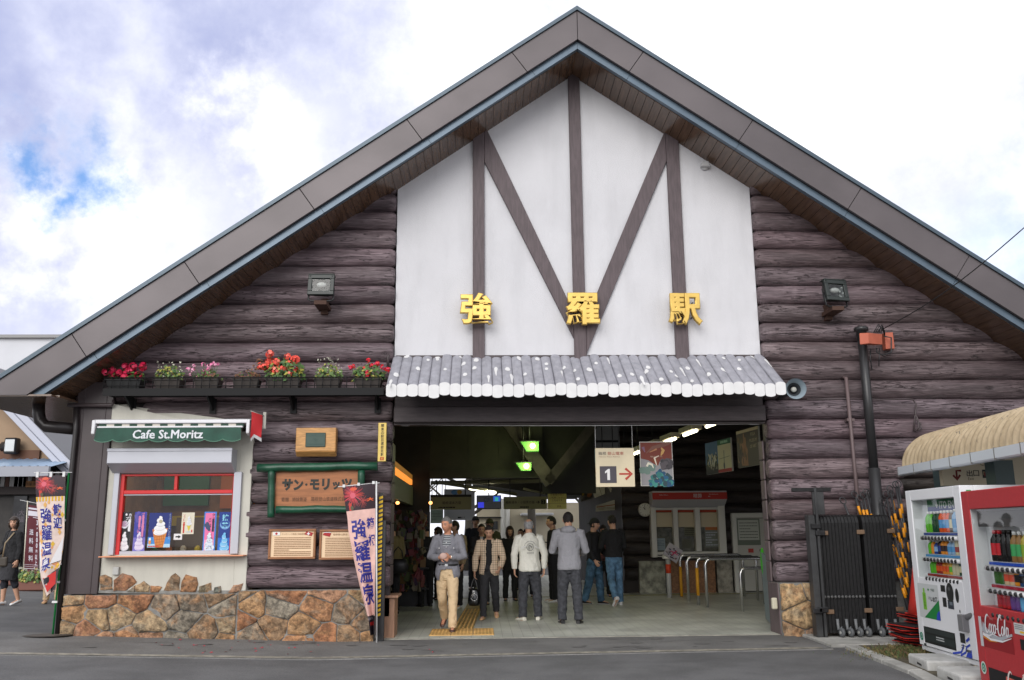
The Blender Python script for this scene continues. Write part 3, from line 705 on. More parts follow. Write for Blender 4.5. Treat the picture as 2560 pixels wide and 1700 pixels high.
mx0, mx1 = at(*zq(812, 750), YG).x, at(*zq(845, 750), YG).x; mb.bx(mx0, mx1, YG - .018, YG + .05, tz1, wt - .03)
WIN = part(mb, 'cafe_window', [M_RED], STN, bevel=.005)
mb = MB(); mb.bx(WX0 - .08, wl - .004, YG - .07, YG + .05, wb, wt + .02); mb.bx(wr + .003, WX1 + .05, YG - .07, YG + .05, wb, wt + .02); mb.bx(wl + fw, wr - .02, YG - .01, YG + .05, wb, wb + .05); mb.bx(wl + fw, wr - .02, YG - .012, YG + .03, tz0 - .02, tz0 - .004); part(mb, 'side_rail', [M_SILV], WIN, bevel=.004)
mb = MB(); mb.quad((wl + fw, YG + .03, wb + .05), (wr - .02, YG + .03, wb + .05), (wr - .02, YG + .03, tz0 - .02), (wl + fw, YG + .03, tz0 - .02)); mb.quad((wl + fw, YG + .035, tz1), (mx0, YG + .035, tz1), (mx0, YG + .035, wt - .03), (wl + fw, YG + .035, wt - .03)); mb.quad((mx1, YG + .035, tz1), (wr - .02, YG + .035, tz1), (wr - .02, YG + .035, wt - .03), (mx1, YG + .035, wt - .03)); part(mb, 'pane', [M_CLEAR], WIN)
mb = MB(); a = at(*zq(20, 1545), 13.08); b = at(*zq(1520, 1517), 13.08); mb.bx(a.x, b.x, 13.08, YG, a.z, b.z); part(mb, 'sill', [C(232, 160, 122, .5)], WIN, bevel=.006)
# rolled-up shutter housing
mb = MB(); sx0, sx1 = at(*zq(115, 500), 13.0).x, at(*zq(1400, 500), 13.0).x; st, sm, sb = at(*zq(700, 418), 13.0).z, at(*zq(700, 566), 13.0).z, at(*zq(700, 668), 13.2).z
mb.ext([(sx0, 13.0, st), (sx0, 13.0, sm), (sx0, 13.22, sb), (sx0, YPL, sb), (sx0, YPL, st)], (sx1 - sx0, 0, 0)); mb.bx(sx0 - .006, sx1 + .006, 12.99, 13.02, st - .04, st + .006)
part(mb, 'shutter_housing', [M_SILV], STN, bevel=.004)
# cafe interior seen through the glass
mb = MB(); mb.bx(-5.6, -3.2, 15.6, 15.7, .4, 3.2, 0); mb.bx(-5.6, -5.5, 13.5, 15.6, .4, 3.2, 0); mb.bx(-3.3, -3.2, 13.5, 15.6, .4, 3.2, 0); mb.bx(-5.6, -3.2, 13.5, 15.7, 3.1, 3.2, 1); mb.bx(-5.6, -3.2, 13.5, 15.7, .35, .4, 1)
mb.bx(-5.5, -3.3, 15.45, 15.58, 1.62, 1.78, 2); mb.bx(-5.0, -4.2, 15.2, 15.5, 1.2, 1.75, 3); mb.bx(-5.35, -4.6, 15.5, 15.58, 1.95, 2.5, 4); mb.bx(-4.4, -3.6, 15.5, 15.58, 1.9, 2.45, 5)
mb.bx(-5.5, -3.3, 14.2, 14.9, .4, 1.15, 3)
for i in range(9): mb.lathe([(.05, 0), (.05, .12), (.02, .16)], (-5.3 + i * .22, 14.5, 1.15), n=8, m=(2, 4, 5, 6)[i % 4])
for i in range(4): mb.bx(-5.4 + i * .5, -5.1 + i * .5, 15.3, 15.4, 2.55, 2.95, (5, 6, 4, 2)[i])
cl0 = MB(); cl0.bx(-5.0, -3.7, 14.2, 14.35, 3.02, 3.09); part(cl0, 'cafe_fill_light', [mat('warm_fill_glow', (1, .9, .7), .5, emit=((1, .8, .5), 9.))], STN)  # glowing strip added to brighten the cafe interior
part(mb, 'cafe_interior', [mat('cafe_wall', (.22, .12, .06), .7, var=(3, .7, 1.2)), mat('cafe_ceiling', (.10, .07, .05), .8), mat('cafe_yellow', (.55, .42, .05), .6), mat('cafe_counter', (.18, .13, .08), .4), mat('cafe_green', (.03, .14, .07), .5), mat('cafe_orange', (.45, .13, .03), .6), mat('cafe_cream', (.5, .46, .38), .6)], STN)
# ================================================================ CONCOURSE INSIDE
z5 = zm(960, 1000, 4.5404); z6 = zm(960, 1280, 4.5404); z7 = zm(1400, 1000, 4.216); z8 = zm(1400, 1280, 4.216); z9 = zm(960, 1180, 4.125); z10 = zm(1440, 1080, 7.838)
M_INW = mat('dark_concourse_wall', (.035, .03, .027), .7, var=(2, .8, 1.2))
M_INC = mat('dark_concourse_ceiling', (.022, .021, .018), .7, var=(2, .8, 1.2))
YB = 20.0; YR = 22.3; YE = 29.0
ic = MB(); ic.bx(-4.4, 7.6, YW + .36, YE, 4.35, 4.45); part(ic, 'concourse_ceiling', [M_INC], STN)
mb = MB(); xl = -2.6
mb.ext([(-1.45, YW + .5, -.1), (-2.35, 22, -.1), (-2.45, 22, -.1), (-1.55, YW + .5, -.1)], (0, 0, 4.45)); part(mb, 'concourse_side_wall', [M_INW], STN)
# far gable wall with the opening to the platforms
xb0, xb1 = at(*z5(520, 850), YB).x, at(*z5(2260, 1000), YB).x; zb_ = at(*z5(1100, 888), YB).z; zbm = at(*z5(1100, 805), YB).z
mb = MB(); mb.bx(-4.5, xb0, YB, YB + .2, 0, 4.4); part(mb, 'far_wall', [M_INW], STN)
mb = MB(); mb.bx(xb0, at(*z5(1800, 500), YB).x, YB + .02, YB + .12, zbm, 4.4)
for px in (960, 1305): q = at(*z5(px, 500), YB).x; mb.bx(q - .008, q + .008, YB + .012, YB + .03, zbm, 4.4)
part(mb, 'far_gable_panel', [mat('olive_panel', (.05, .05, .032), .6, var=(2, .8, 1.15))], STN)
mb = MB(); mb.bx(xb0, at(*z5(1860, 850), YB).x, YB - .1, YB + .14, zb_, zbm); part(mb, 'far_beam', [mat('olive_beam', (.045, .044, .03), .6)], STN)
mb = MB()
def strut(a, b, w, Y): 
    p, q = at(*a, Y), at(*b, Y); t = Vector((q.x - p.x, 0, q.z - p.z)).normalized(); nn = Vector((t.z, 0, -t.x)) * w / 2
    mb.ext([p - nn, q - nn, q + nn, p + nn], (0, .12, 0))
strut(z5(1900, 940), z5(1420, 250), .30, YB - .3); strut(z5(1860, 930), z5(2380, 280), .20, YB - .3)
part(mb, 'inner_strut', [M_DTIMB], STN)
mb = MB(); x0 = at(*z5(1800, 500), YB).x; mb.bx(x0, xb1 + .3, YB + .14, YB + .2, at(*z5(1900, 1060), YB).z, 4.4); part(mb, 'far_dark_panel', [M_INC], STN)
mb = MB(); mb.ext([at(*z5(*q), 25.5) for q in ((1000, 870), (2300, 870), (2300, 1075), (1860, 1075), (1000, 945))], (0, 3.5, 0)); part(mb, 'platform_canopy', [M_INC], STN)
# dark log wall with the ticket windows
rn = random.Random(31); mb = MB(); xr_ = at(1556, 1300, YR).x
for k in range(14): log(mb, xr_, 13, .45 + .3 * k, rn, YR + .12, end0=False, end1=False, r=.155, step=.5)
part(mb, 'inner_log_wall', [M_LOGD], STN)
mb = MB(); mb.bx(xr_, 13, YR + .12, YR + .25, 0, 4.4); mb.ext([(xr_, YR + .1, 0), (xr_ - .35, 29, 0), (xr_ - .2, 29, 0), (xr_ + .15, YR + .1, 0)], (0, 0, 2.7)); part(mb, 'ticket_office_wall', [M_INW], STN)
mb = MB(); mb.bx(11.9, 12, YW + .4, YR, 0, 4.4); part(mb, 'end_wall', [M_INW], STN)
# ticket window
TW = thing('ticket_window', 'white framed ticket window under a red and grey canopy on the dark log wall', 'ticket window', (at(1690, 1400, YR).x, YR, .9))
yT = YR - .22
def rS(mb, fx, x0, y0, x1, y1, Y0, Y1, m=0): return rectS(mb, fx, x0, y0, x1, y1, Y0, Y1, m)
def addp(name, parent, mats, *rects, bevel=.0, label=None):
    mb = MB()
    for r in rects: rS(mb, *r)
    return part(mb, name, mats, parent, bevel, label=label)
M_OFFW = mat('off_white_paint', (.62, .61, .56), .5)
cpy = MB(); a = at(*z7(975, 1050), yT - .25); b = at(*z7(1757, 955), yT - .25); c0 = at(*z7(1700, 1130), yT)
cpy.ext([(a.x, yT - .25, a.z), (a.x, yT - .25, b.z), (a.x, YR, b.z), (a.x, YR, c0.z), (a.x, yT + .05, c0.z)], (b.x - a.x, 0, 0))
can = part(cpy, 'canopy', [mat('grey_canopy', (.5, .49, .52), .5)], TW, bevel=.01)
P = Print((a.x, yT - .252, a.z)); Wd, Hd = b.x - a.x, b.z - a.z
P.rect(.0, .0, Wd, Hd * .82, C(196, 52, 40)); P.text('精算', Wd * .605, Hd * .42, Hd * .5, M_WHITE, 1); P.text('Odakyu Hakone', Wd * .15, Hd * .52, Hd * .15, M_WHITE, 1); P.text('Fare Adjustment', Wd * .82, Hd * .58, Hd * .15, M_WHITE, 1); P.text('精算', Wd * .76, Hd * .33, Hd * .12, M_WHITE, 1)
P.part('lettering', can)
wf = MB()
rS(wf, z7, 975, 1130, 1010, 1660, yT, YR + .02); rS(wf, z7, 1690, 1110, 1735, 1645, yT, YR + .02); rS(wf, z7, 1005, 1130, 1695, 1160, yT + .003, YR)
rS(wf, z7, 1207, 1150, 1240, 1594, yT + .003, YR); rS(wf, z7, 1440, 1150, 1475, 1594, yT + .003, YR); rS(wf, z7, 1008, 1595, 1692, 1632, yT + .005, YR)
part(wf, 'frame', [M_OFFW], TW, bevel=.01)
M_BLIND = mat('beige_blind', (.55, .47, .32), .7); M_REDS = C(190, 72, 40)
for x0, x1 in ((1010, 1207), (1240, 1440), (1475, 1668)):
    addp('blind', TW, [M_BLIND, M_REDS], (z7, x0, 1185, x1, 1340, YR - .09, YR - .08), (z7, x0, 1155, x1, 1184, YR - .092, YR - .08, 1))
pn = MB(); rS(pn, z7, 1005, 1340, 1692, 1595, YR - .07, YR - .06); part(pn, 'pane', [mat('dim_office', (.06, .06, .045), .2, var=(5, .4, 2.2))], TW)
q = at(*z7(1005, 1595), YR - .075); P = Print(q)
k = 1 / 4.216 / FPX * YR
P.rect(8 * k * 1, .02, 105 * k, 130 * k, C(150, 165, 170)); P.lines(15 * k, 95 * k, [60 * k, 75 * k, 90 * k, 105 * k], .012, C(90, 100, 110), 1, 3)
P.rect(520 * k, 35 * k, 665 * k, 260 * k, C(120, 125, 115)); P.rect(530 * k, 210 * k, 660 * k, 262 * k, C(190, 110, 50), 1); P.lines(530 * k, 660 * k, [60 * k, 85 * k, 110 * k, 135 * k, 160 * k, 185 * k], .03, C(180, 185, 190), 1, 4)
P.rect(280 * k, 30 * k, 380 * k, 120 * k, C(95, 95, 80)); P.rect(310 * k, 150 * k, 420 * k, 240 * k, C(110, 110, 85)); P.lines(315 * k, 415 * k, [165 * k, 185 * k, 205 * k, 225 * k], .02, C(60, 60, 50), 1, 5)
P.part('notice', TW)
addp('counter', TW, [M_OFFW], (z7, 1012, 1636, 1688, 1655, yT - .05, YR), bevel=.01)
# plinth below the window: marble and brown board
CB = thing('counter_front', 'mottled marble and brown board cladding below the ticket window', 'cladding', (at(1690, 1480, YR).x, YR, 0))
yb = YR - .12; zc0 = at(*z8(1200, 515), yb).z
def slab(name, x0, x1, m):
    mb = MB(); a = at(*z8(x0, 700), yb).x; b = at(*z8(x1, 700), yb).x; mb.bx(a, b, yb, YR, 0, zc0); part(mb, name, [m], CB, bevel=.005)
M_MARB = mat('mottled_marble', (.25, .25, .19), .4, var=(6, .5, 1.5, 9.))
M_MARB2 = mat('mottled_marble_pale', (.27, .25, .20), .4, var=(5, .45, 1.5, 9.))
slab('marble_panel', 838, 1112, M_MARB); slab('brown_board', 1168, 1640, mat('brown_board', (.22, .105, .045), .5, var=(20, .7, 1.3))); slab('marble_panel', 1660, 1822, M_MARB2); slab('board_edge', 1112, 1168, M_DKGREY)
# glazed door with notices
DR = thing('office_door', 'pale steel office door with a notice in its window, beyond the queue rails', 'door', (at(1870, 1480, YR).x, YR, 0))
yd = YR - .06
x0, x1 = at(*z8(1815, 300), yd).x, at(*z8(2190, 300), yd).x; zt_ = at(*z8(1900, 10), yd).z
mb = MB(); mb.bx(x0, x0 + .12, yd - .06, YR, 0, zt_); mb.bx(x0 + .12, x1, yd - .06, YR, zt_ - .12, zt_); part(mb, 'door_frame', [M_OFFW], DR, bevel=.01)
mb = MB(); mb.bx(x0 + .13, x1, yd, YR - .01, .03, zt_ - .13); part(mb, 'door_leaf', [mat('pale_door', (.5, .49, .44), .5)], DR)
P = Print((x0, yd - .002, 0)); g = lambda x, y: (at(*z8(x, y), yd).x - x0, at(*z8(x, y), yd).z)
a, b = g(1875, 350), g(2100, 70); P.rect(a[0], a[1], b[0], b[1], C(120, 130, 115)); P.rect(a[0] + .03, a[1] + .12, b[0] - .03, b[1] - .03, C(205, 208, 196), 1)
P.lines(a[0] + .06, b[0] - .06, [b[1] - .1 - .07 * i for i in range(7)], .022, C(120, 125, 118), 2, 8)
a, b = g(1985, 428), g(2038, 385); P.rect(a[0], a[1], b[0], b[1], C(200, 70, 55), 1); a, b = g(1868, 65), g(2010, 45); P.rect(a[0], a[1], b[0], b[1], C(60, 60, 60), 1)
P.part('notice', DR)
mb = MB(); a = g(2115, 405); mb.lathe([(.03, 0), (.045, .03), (.03, .08)], (x0 + a[0], yd, a[1]), (0, -1, 0), 10); part(mb, 'handle', [M_STEEL], DR)
# clock
ck = at(*z7(897, 1157), YR - .09); CL = thing('wall_clock', 'round white wall clock beside the ticket window', 'clock', ck)
rr = .165
mb = MB(); mb.lathe([(rr, .09), (rr, .0), (rr - .012, -.02), (rr - .018, -.008)], ck, (0, 1, 0), 28); part(mb, 'case', [mat('clock_cream', (.6, .58, .5), .4)], CL)
P = Print((ck.x, ck.y - .02, ck.z)); P.disc(0, 0, rr - .02, rr - .02, C(225, 224, 212), 0, 28)
for i in range(12):
    an = i * math.pi / 6; P.line([(math.sin(an) * .115, math.cos(an) * .115), (math.sin(an) * .135, math.cos(an) * .135)], .012, C(40, 40, 40), 1)
P.line([(0, 0), (-.045, .06)], .014, C(20, 20, 20), 2); P.line([(0, 0), (-.02, .115)], .009, C(20, 20, 20), 2); P.part('dial', CL)
# posters
def framed(name, label, fx, pts, Y, draw, cat='poster', thick=.03, fm=None):
    """pts: lower left and upper right as measured"""
    a = at(*fx(*pts[0]), Y); b = at(*fx(*pts[1]), Y); t = thing(name, label, cat, ((a.x + b.x) / 2, Y, a.z))
    mb = MB(); mb.bx(a.x, b.x, Y, Y + thick, a.z, b.z); part(mb, 'board', [fm or M_OFFW], t, bevel=.004)
    P = Print((a.x, Y - .001, a.z)); draw(P, b.x - a.x, b.z - a.z); P.part('print', t); return t
def red_poster(P, w, h):
    P.rect(.01, .01, w - .01, h - .01, C(150, 148, 150)); P.poly([(.012, h * .62), (w * .25, h * .58), (w * .45, h * .48), (w * .55, h * .46), (w * .6, h * .55), (w - .012, h * .6), (w - .012, h - .012), (.012, h - .012)], C(122, 52, 36), 1)
    P.poly([(w * .35, h * .6), (w * .5, h * .44), (w * .56, h * .6)], C(128, 62, 30), 2)
    P.line([(w * .2, h * .74), (w * .4, h * .86), (w * .75, h * .93), (w * .95, h * .96)], [.01, .05, .06, .02], C(128, 84, 70), 2); P.line([(w * .3, h * .76), (w * .52, h * .83)], [.01, .025], C(190, 130, 90), 3)
    P.line([(w * .66, h * .86), (w * .72, h * .80), (w * .68, h * .74), (w * .64, h * .68)], [.02, .05, .04, .01], C(205, 160, 95), 3); P.line([(w * .1, h * .88), (w * .16, h * .76)], [.05, .01], C(130, 95, 120), 2)
    P.line([(w * .58, h * .68), (w * .44, h * .63), (w * .5, h * .46)], [.01, .03, .012], C(235, 220, 200), 4); P.line([(w * .2, h * .44), (w * .25, h * .51), (w * .36, h * .48), (w * .4, h * .4)], [.03, .04, .03, .01], C(235, 230, 210), 3)
    P.text('染まる川のスイス', w * .5, h * .66, h * .032, C(215, 190, 170), 4)
    rn = random.Random(2)
    for i in range(90):
        x, y = rn.uniform(.3, .95), rn.uniform(.03, .36)
        if y < .36 - abs(x - .62) * .6: P.disc(w * x, h * y, rn.uniform(.02, .05), rn.uniform(.02, .05), C(*rn.choice([(30, 90, 125), (45, 120, 116), (40, 70, 76), (60, 140, 130), (30, 76, 110)])), 2 + i % 3, 7, rn.random())
    for i in range(46): P.disc(w * rn.uniform(.66, .96), h * rn.uniform(.4, .58), .04, .035, C(*rn.choice([(70, 66, 70), (88, 82, 86), (58, 54, 58)])), 2 + i % 3, 6, rn.random())
    for i in range(14): P.disc(w * rn.uniform(.05, .4), h * rn.uniform(.3, .44), .05, .035, C(110, 135, 125), 1, 7, rn.random())
framed('wall_poster', 'red and teal landscape poster in a thin white frame beside the number one sign', z7, ((853, 908), (1180, 438)), 13.75, red_poster, thick=.012)
def tower_poster(P, w, h):
    P.rect(0, 0, w * .5, h, C(60, 105, 150)); P.rect(0, 0, w * .5, h * .3, C(28, 32, 28), 1); rn = random.Random(5)
    for i in range(60): P.disc(w * rn.uniform(.05, .46), h * rn.uniform(.2, .58), .02, .08, C(*rn.choice([(150, 150, 130), (60, 70, 55), (205, 205, 190), (40, 60, 50)])), 2 + i % 3, 6, 0, rn.uniform(-.8, .8))
    P.rect(w * .5, 0, w, h, C(200, 198, 165)); P.rect(w * .5, h * .84, w, h, C(30, 100, 70), 1); P.rect(w * .5, 0, w, h * .1, C(165, 45, 40), 1)
    P.line([(w * .73, h * .2), (w * .74, h * .66)], .03, C(70, 95, 110), 1); P.disc(w * .73, h * .2, .04, .07, C(60, 80, 90), 2); P.line([(w * .55, h * .42), (w * .95, h * .46)], .012, C(110, 120, 110), 1); P.lines(w * .62, w * .9, [h * .92], .05, C(150, 200, 170), 2, 4)
def leaning(name, label, pts, Y0, Y1, draw):
    """board turned towards the hall: pts left-bottom, right-top measured, with depths of both ends"""
    a = at(*z7(*pts[0]), Y0); b = at(*z7(*pts[1]), Y1); zl, zh = a.z, b.z
    r = Vector((b.x - a.x, Y1 - Y0, 0)); w = r.length; t = thing(name, label, 'poster', (a.x, Y0, zl)); n = r.normalized().cross(Vector((0, 0, 1)))
    mb = MB(); mb.ext([a, a + r, a + r + Vector((0, 0, zh - zl)), a + Vector((0, 0, zh - zl))], -n * .03); part(mb, 'board', [M_OFFW], t)
    P = Print(a + n * .002, r, (0, 0, 1)); draw(P, w, zh - zl); P.part('print', t)
leaning('wall_poster', 'pale poster with a green head and a blue sky photo, next to the museum poster', ((1545, 790), (1795, 395)), 19.5, 18.2, tower_poster)
def museum(P, w, h):
    P.rect(0, 0, w, h, C(70, 66, 58)); P.rect(.0, h * .92, w, h, C(200, 185, 150), 1); rn = random.Random(6)
    P.poly([(w * .2, h * .05), (w * .5, h * .02), (w * .46, h * .5), (w * .34, h * .78), (w * .26, h * .5)], C(150, 105, 75), 1)
    for i in range(30): P.disc(w * rn.uniform(.05, .5), h * rn.uniform(.1, .85), .03, .06, C(*rn.choice([(90, 80, 50), (120, 85, 50), (45, 42, 38), (160, 120, 90)])), 2 + i % 2, 7, rn.random())
    for i, t in enumerate(('POLA', 'MUSEUM', 'OF ART')): P.text(t, w * .76, h * (.83 - .16 * i), h * .085, C(205, 190, 160), 2)
leaning('wall_poster', 'dark art museum poster, nearest the right jamb of the entrance', ((1880, 720), (2085, 272)), 17.2, 16.2, museum)
# leaning notice boards over the ticket counter
def tilted(name, label, quad, Y, m, draw=None, cat='notice board'):
    P4 = [at(*z10(*p), Y) for p in quad]; c = sum(P4, Vector()) / 4
    t = thing(name, label, cat, (c.x, Y, min(p.z for p in P4)))
    mb = MB(); mb.ext(P4, (0, .04, 0)); part(mb, 'board', [m], t)
    if draw:
        P = Print(P4[0] - Vector((0, .004, 0)), P4[1] - P4[0], P4[3] - P4[0]); draw(P, (P4[1] - P4[0]).length, (P4[3] - P4[0]).length); P.part('print', t)
    return t
M_PALEN = mat('pale_notice', (.42, .41, .34), .6, var=(5, .8, 1.1))
def brd(P, w, h):
    P.rect(w * .02, h * .8, w * .98, h * .98, C(170, 90, 50)); P.rect(w * .49, .0, w * .51, h * .78, C(40, 40, 35), 1)
    P.rect(w * .04, h * .3, w * .3, h * .75, C(150, 130, 60), 1)
tilted('notice_board', 'large pale notice board leaning out behind the hanging number one sign', ((370, 1290), (640, 1185), (460, 560), (185, 765)), 24.5, M_PALEN, brd)
tilted('notice_board', 'small pale board below the hanging number one sign', ((680, 1180), (920, 1090), (900, 1040), (630, 1080)), 23.6, M_PALEN)
def brd2(P, w, h):
    P.line([(w * .02, h * .72), (w * .6, h * .92)], h * .14, C(150, 80, 50), 1); P.lines(w * .05, w * .9, [h * .3, h * .5], h * .06, C(120, 115, 70), 1, 3)
tilted('fare_board', 'long pale fare board above the ticket counter, left of the clock', ((390, 1560), (1120, 1500), (1130, 1220), (390, 1440)), 23.2, M_PALEN, brd2)
tilted('dark_poster', 'dark poster with yellow streaks by the end of the light row', ((90, 1370), (330, 1300), (310, 920), (110, 1040)), 25.5, mat('dark_print', (.05, .045, .035), .5, var=(5, .3, 3.)), lambda P, w, h: (P.rect(w * .08, h * .35, w * .25, h * .9, C(170, 140, 40)), P.disc(w * .7, h * .3, w * .2, h * .16, C(150, 90, 45))), 'poster')
# hanging signs
HS = thing('hanging_sign', 'beige hanging sign with number one and a red arrow in the entrance', 'sign', at(*z10(760, 1080), 13.42))
Q4 = [at(*z10(*p), 13.42) for p in ((402, 1082), (1160, 1068), (1133, 305), (372, 322))]
ax0, ax1, az0, az1 = Q4[0].x * .5 + Q4[3].x * .5, Q4[1].x * .5 + Q4[2].x * .5, Q4[0].z * .5 + Q4[1].z * .5, Q4[2].z * .5 + Q4[3].z * .5
mb = MB(); mb.bx(ax0, ax1, 13.42, 13.45, az0, az1); part(mb, 'board', [mat('beige_board', (.60, .52, .36), .5, var=(3, .93, 1.05))], HS, bevel=.004)
P = Print((ax0, 13.419, az0)); w, h = ax1 - ax0, az1 - az0
P.text('箱根', w * .18, h * .86, h * .085, C(80, 76, 78), 1, w=w * .2); P.text('登山電車', w * .52, h * .86, h * .085, C(170, 62, 52), 1, w=w * .42); P.text('Hakone Tozan Railway', w * .36, h * .77, h * .032, C(140, 95, 85), 1, w=w * .54)
P.rect(w * .10, h * .10, w * .53, h * .53, C(74, 70, 78), 1); P.poly([(w * .29, h * .175), (w * .36, h * .175), (w * .36, h * .46), (w * .315, h * .46), (w * .235, h * .395), (w * .235, h * .345), (w * .29, h * .375)], M_WHITE, 2)
P.line([(w * .60, h * .33), (w * .88, h * .33)], h * .045, C(186, 66, 52), 1); P.line([(w * .76, h * .47), (w * .92, h * .33), (w * .76, h * .19)], h * .06, C(186, 66, 52), 2)
P.part('lettering', HS)
wz = at(*d(905, 980), 13.40); wz2 = at(*d(1770, 977), 13.40); wh = lambda x: wz.z + (wz2.z - wz.z) * (x - wz.x) / (wz2.x - wz.x)
mb = MB()
for x in (ax0 + .005, ax1 - .02): mb = MB(); mb.tube([(x, 13.43, az1), (x, 13.41, wh(x))], .0035, 5); part(mb, 'hanger', [mat('pale_wire', (.6, .6, .6), .4)], HS)
mb = MB(); mb.tube([(-1.30 + 5.56 * i / 20, 13.40, wz.z + (wz2.z - wz.z) * i / 20 - .018 * math.sin(math.pi * i / 20)) for i in range(21)], .0045, 6)
for x0, x1 in ((-1.22, -1.06), (4.02, 4.2)): mb.tube([(x0, 13.40, wh(x0)), (x0 + .04, 13.40, wh(x0) - .003), (x1 - .04, 13.40, wh(x1) - .004), (x1, 13.40, wh(x1) - .003)], [.006, .012, .012, .006], 6)
top(mb, 'wire', [mat('pale_wire', (.6, .6, .6), .4)], 'thin taut steel wire stretched across the top of the entrance', 'wire')
def hang(name, label, fx, x0, y0, x1, y1, Y, m, draw, rod=None, cat='sign', th=.08, ztop=4.35):
    a = at(*fx(x0, y1), Y); b = at(*fx(x1, y0), Y); t = thing(name, label, cat, ((a.x + b.x) / 2, Y, a.z))
    mb = MB(); mb.bx(a.x, b.x, Y, Y + th, a.z, b.z); part(mb, 'board', [m], t, bevel=.006)
    P = Print((a.x, Y - .001, a.z)); draw(P, b.x - a.x, b.z - a.z); P.part('lettering', t)
    mb = MB()
    for f in (rod or (.15, .85)): x = a.x + (b.x - a.x) * f; mb.tube([(x, Y + th / 2, b.z), (x, Y + th / 2, ztop)], .012, 6)
    part(mb, 'rod', [M_BLACK], t); return t
M_OLIVE = mat('olive_sign', (.36, .365, .17), .5); M_DK = C(28, 28, 24)
hang('hanging_sign', 'dim olive platform sign at the left of the departure screen', z5, 525, 1072, 993, 1245, 22.5, M_OLIVE, lambda P, w, h: (P.rect(0, h * .84, w, h, C(40, 42, 30)), P.text('箱根湯本方面', w * .52, h * .45, h * .2, M_DK, 1), P.lines(w * .2, w * .6, [h * .14], h * .08, M_DK, 1, 4)), ztop=2.75)
def screen(P, w, h):
    P.rect(w * .03, h * .06, w * .97, h * .94, mat('screen_dark', (.004, .006, .008), .2)); P.rect(w * .06, h * .1, w * .3, h * .5, mat('screen_blue', (.02, .03, .3), .3, emit=((.04, .05, .8), .55)), 1); P.rect(w * .68, h * .55, w * .96, h * .93, mat('screen_blue2', (.02, .05, .3), .3, emit=((.03, .12, .7), .5)), 1); P.rect(w * .75, h * .58, w * .88, h * .85, mat('screen_teal', (.02, .3, .25), .3, emit=((.05, .6, .5), .4)), 2)
    P.lines(w * .3, w * .55, [h * .8, h * .68, h * .58], h * .07, C(120, 140, 170), 1, 5); P.rect(w * .04, h * .94, w * .96, h * .96, C(120, 170, 220), 2)
hang('departure_screen', 'black departure screen with blue blocks hanging between two platform signs', z5, 1050, 1080, 1330, 1240, 22.4, M_BLACK, screen, (.5,), 'screen', .12, 2.75)
hang('hanging_sign', 'olive platform sign with an arrow and number two', z5, 1358, 1095, 1848, 1240, 22.6, M_OLIVE, lambda P, w, h: (P.text('箱根湯本・小田原方面', w * .38, h * .55, h * .22, M_DK, 1), P.line([(w * .75, h * .55), (w * .82, h * .55)], h * .05, M_DK, 1), P.line([(w * .79, h * .66), (w * .83, h * .55), (w * .79, h * .44)], h * .05, M_DK, 1), P.rect(w * .87, h * .38, w * .96, h * .76, M_DK, 1), P.text('2', w * .915, h * .57, h * .25, M_OLIVE, 2), P.lines(w * .38, w * .8, [h * .16], h * .1, M_DK, 1, 6)), ztop=2.75)
hang('hanging_sign', 'yellow notice hanging right of the number two platform sign', z5, 1862, 1030, 2070, 1238, 22.0, mat('yellow_sign', (.72, .68, .2), .5), lambda P, w, h: (P.text('お客様の出口', w * .5, h * .8, h * .12, C(120, 60, 40), 1), P.text('ご利用ください', w * .5, h * .62, h * .12, C(120, 60, 40), 1), P.text('こちらです', w * .5, h * .48, h * .1, C(90, 60, 40), 1), P.rect(w * .05, h * .3, w * .95, h * .31, C(120, 60, 40), 1), P.text('駅長', w * .6, h * .14, h * .1, C(120, 60, 40), 1)), ztop=3.1)
# lamps under the gable
def lamp(label, x0, y0, x1, y1, cut, bx, by):
    Y = YB - .6; a = at(*z5(x0, y1), Y); b = at(*z5(x1, y0), Y); t = thing('ceiling_lamp', label, 'lamp', ((a.x + b.x) / 2, Y, a.z), 'green tinted lamps on the far gable')
    c = at(*z5(cut, y1), Y)
    mb = MB(); mb.ext([(c.x, Y, a.z), (b.x, Y, a.z), (b.x, Y, b.z), (a.x, Y, b.z)], (0, .22, 0)); part(mb, 'shade', [mat('green_lamp', (.10, .30, .06), .5, emit=((.08, .32, .05), .35))], t)
    q = at(*z5(bx, by), Y - .03); mb = MB(); mb.ell((q.x, q.y, q.z), (.055, .04, .055)); part(mb, 'bulb', [mat('lamp_bulb', (1, 1, .5), .5, emit=((.95, 1., .35), 9))], t)
    mb = MB(); mb.tube([((a.x + b.x) / 2, Y + .1, b.z), ((a.x + b.x) / 2, Y + .1, 4.35)], .02, 6); mb.bx(a.x - .03, b.x + .03, Y - .01, Y + .24, b.z, b.z + .02); part(mb, 'bracket', [M_BLACK], t)
    pl_ = bpy.data.lights.new('lamp_light', 'POINT'); pl_.energy = 7; pl_.color = (.88, 1, .42); pl_.shadow_soft_size = .1; po = bpy.data.objects.new('lamp_light', pl_); COL.objects.link(po); po.parent = t; po.location = Vector((q.x, q.y - .2, q.z)) - t.location
lamp('upper of the two green tinted lamps on the far gable', 1555, 472, 1755, 580, 1620, 1687, 520)
lamp('lower of the two green tinted lamps on the far gable', 1500, 712, 1670, 800, 1560, 1617, 750)
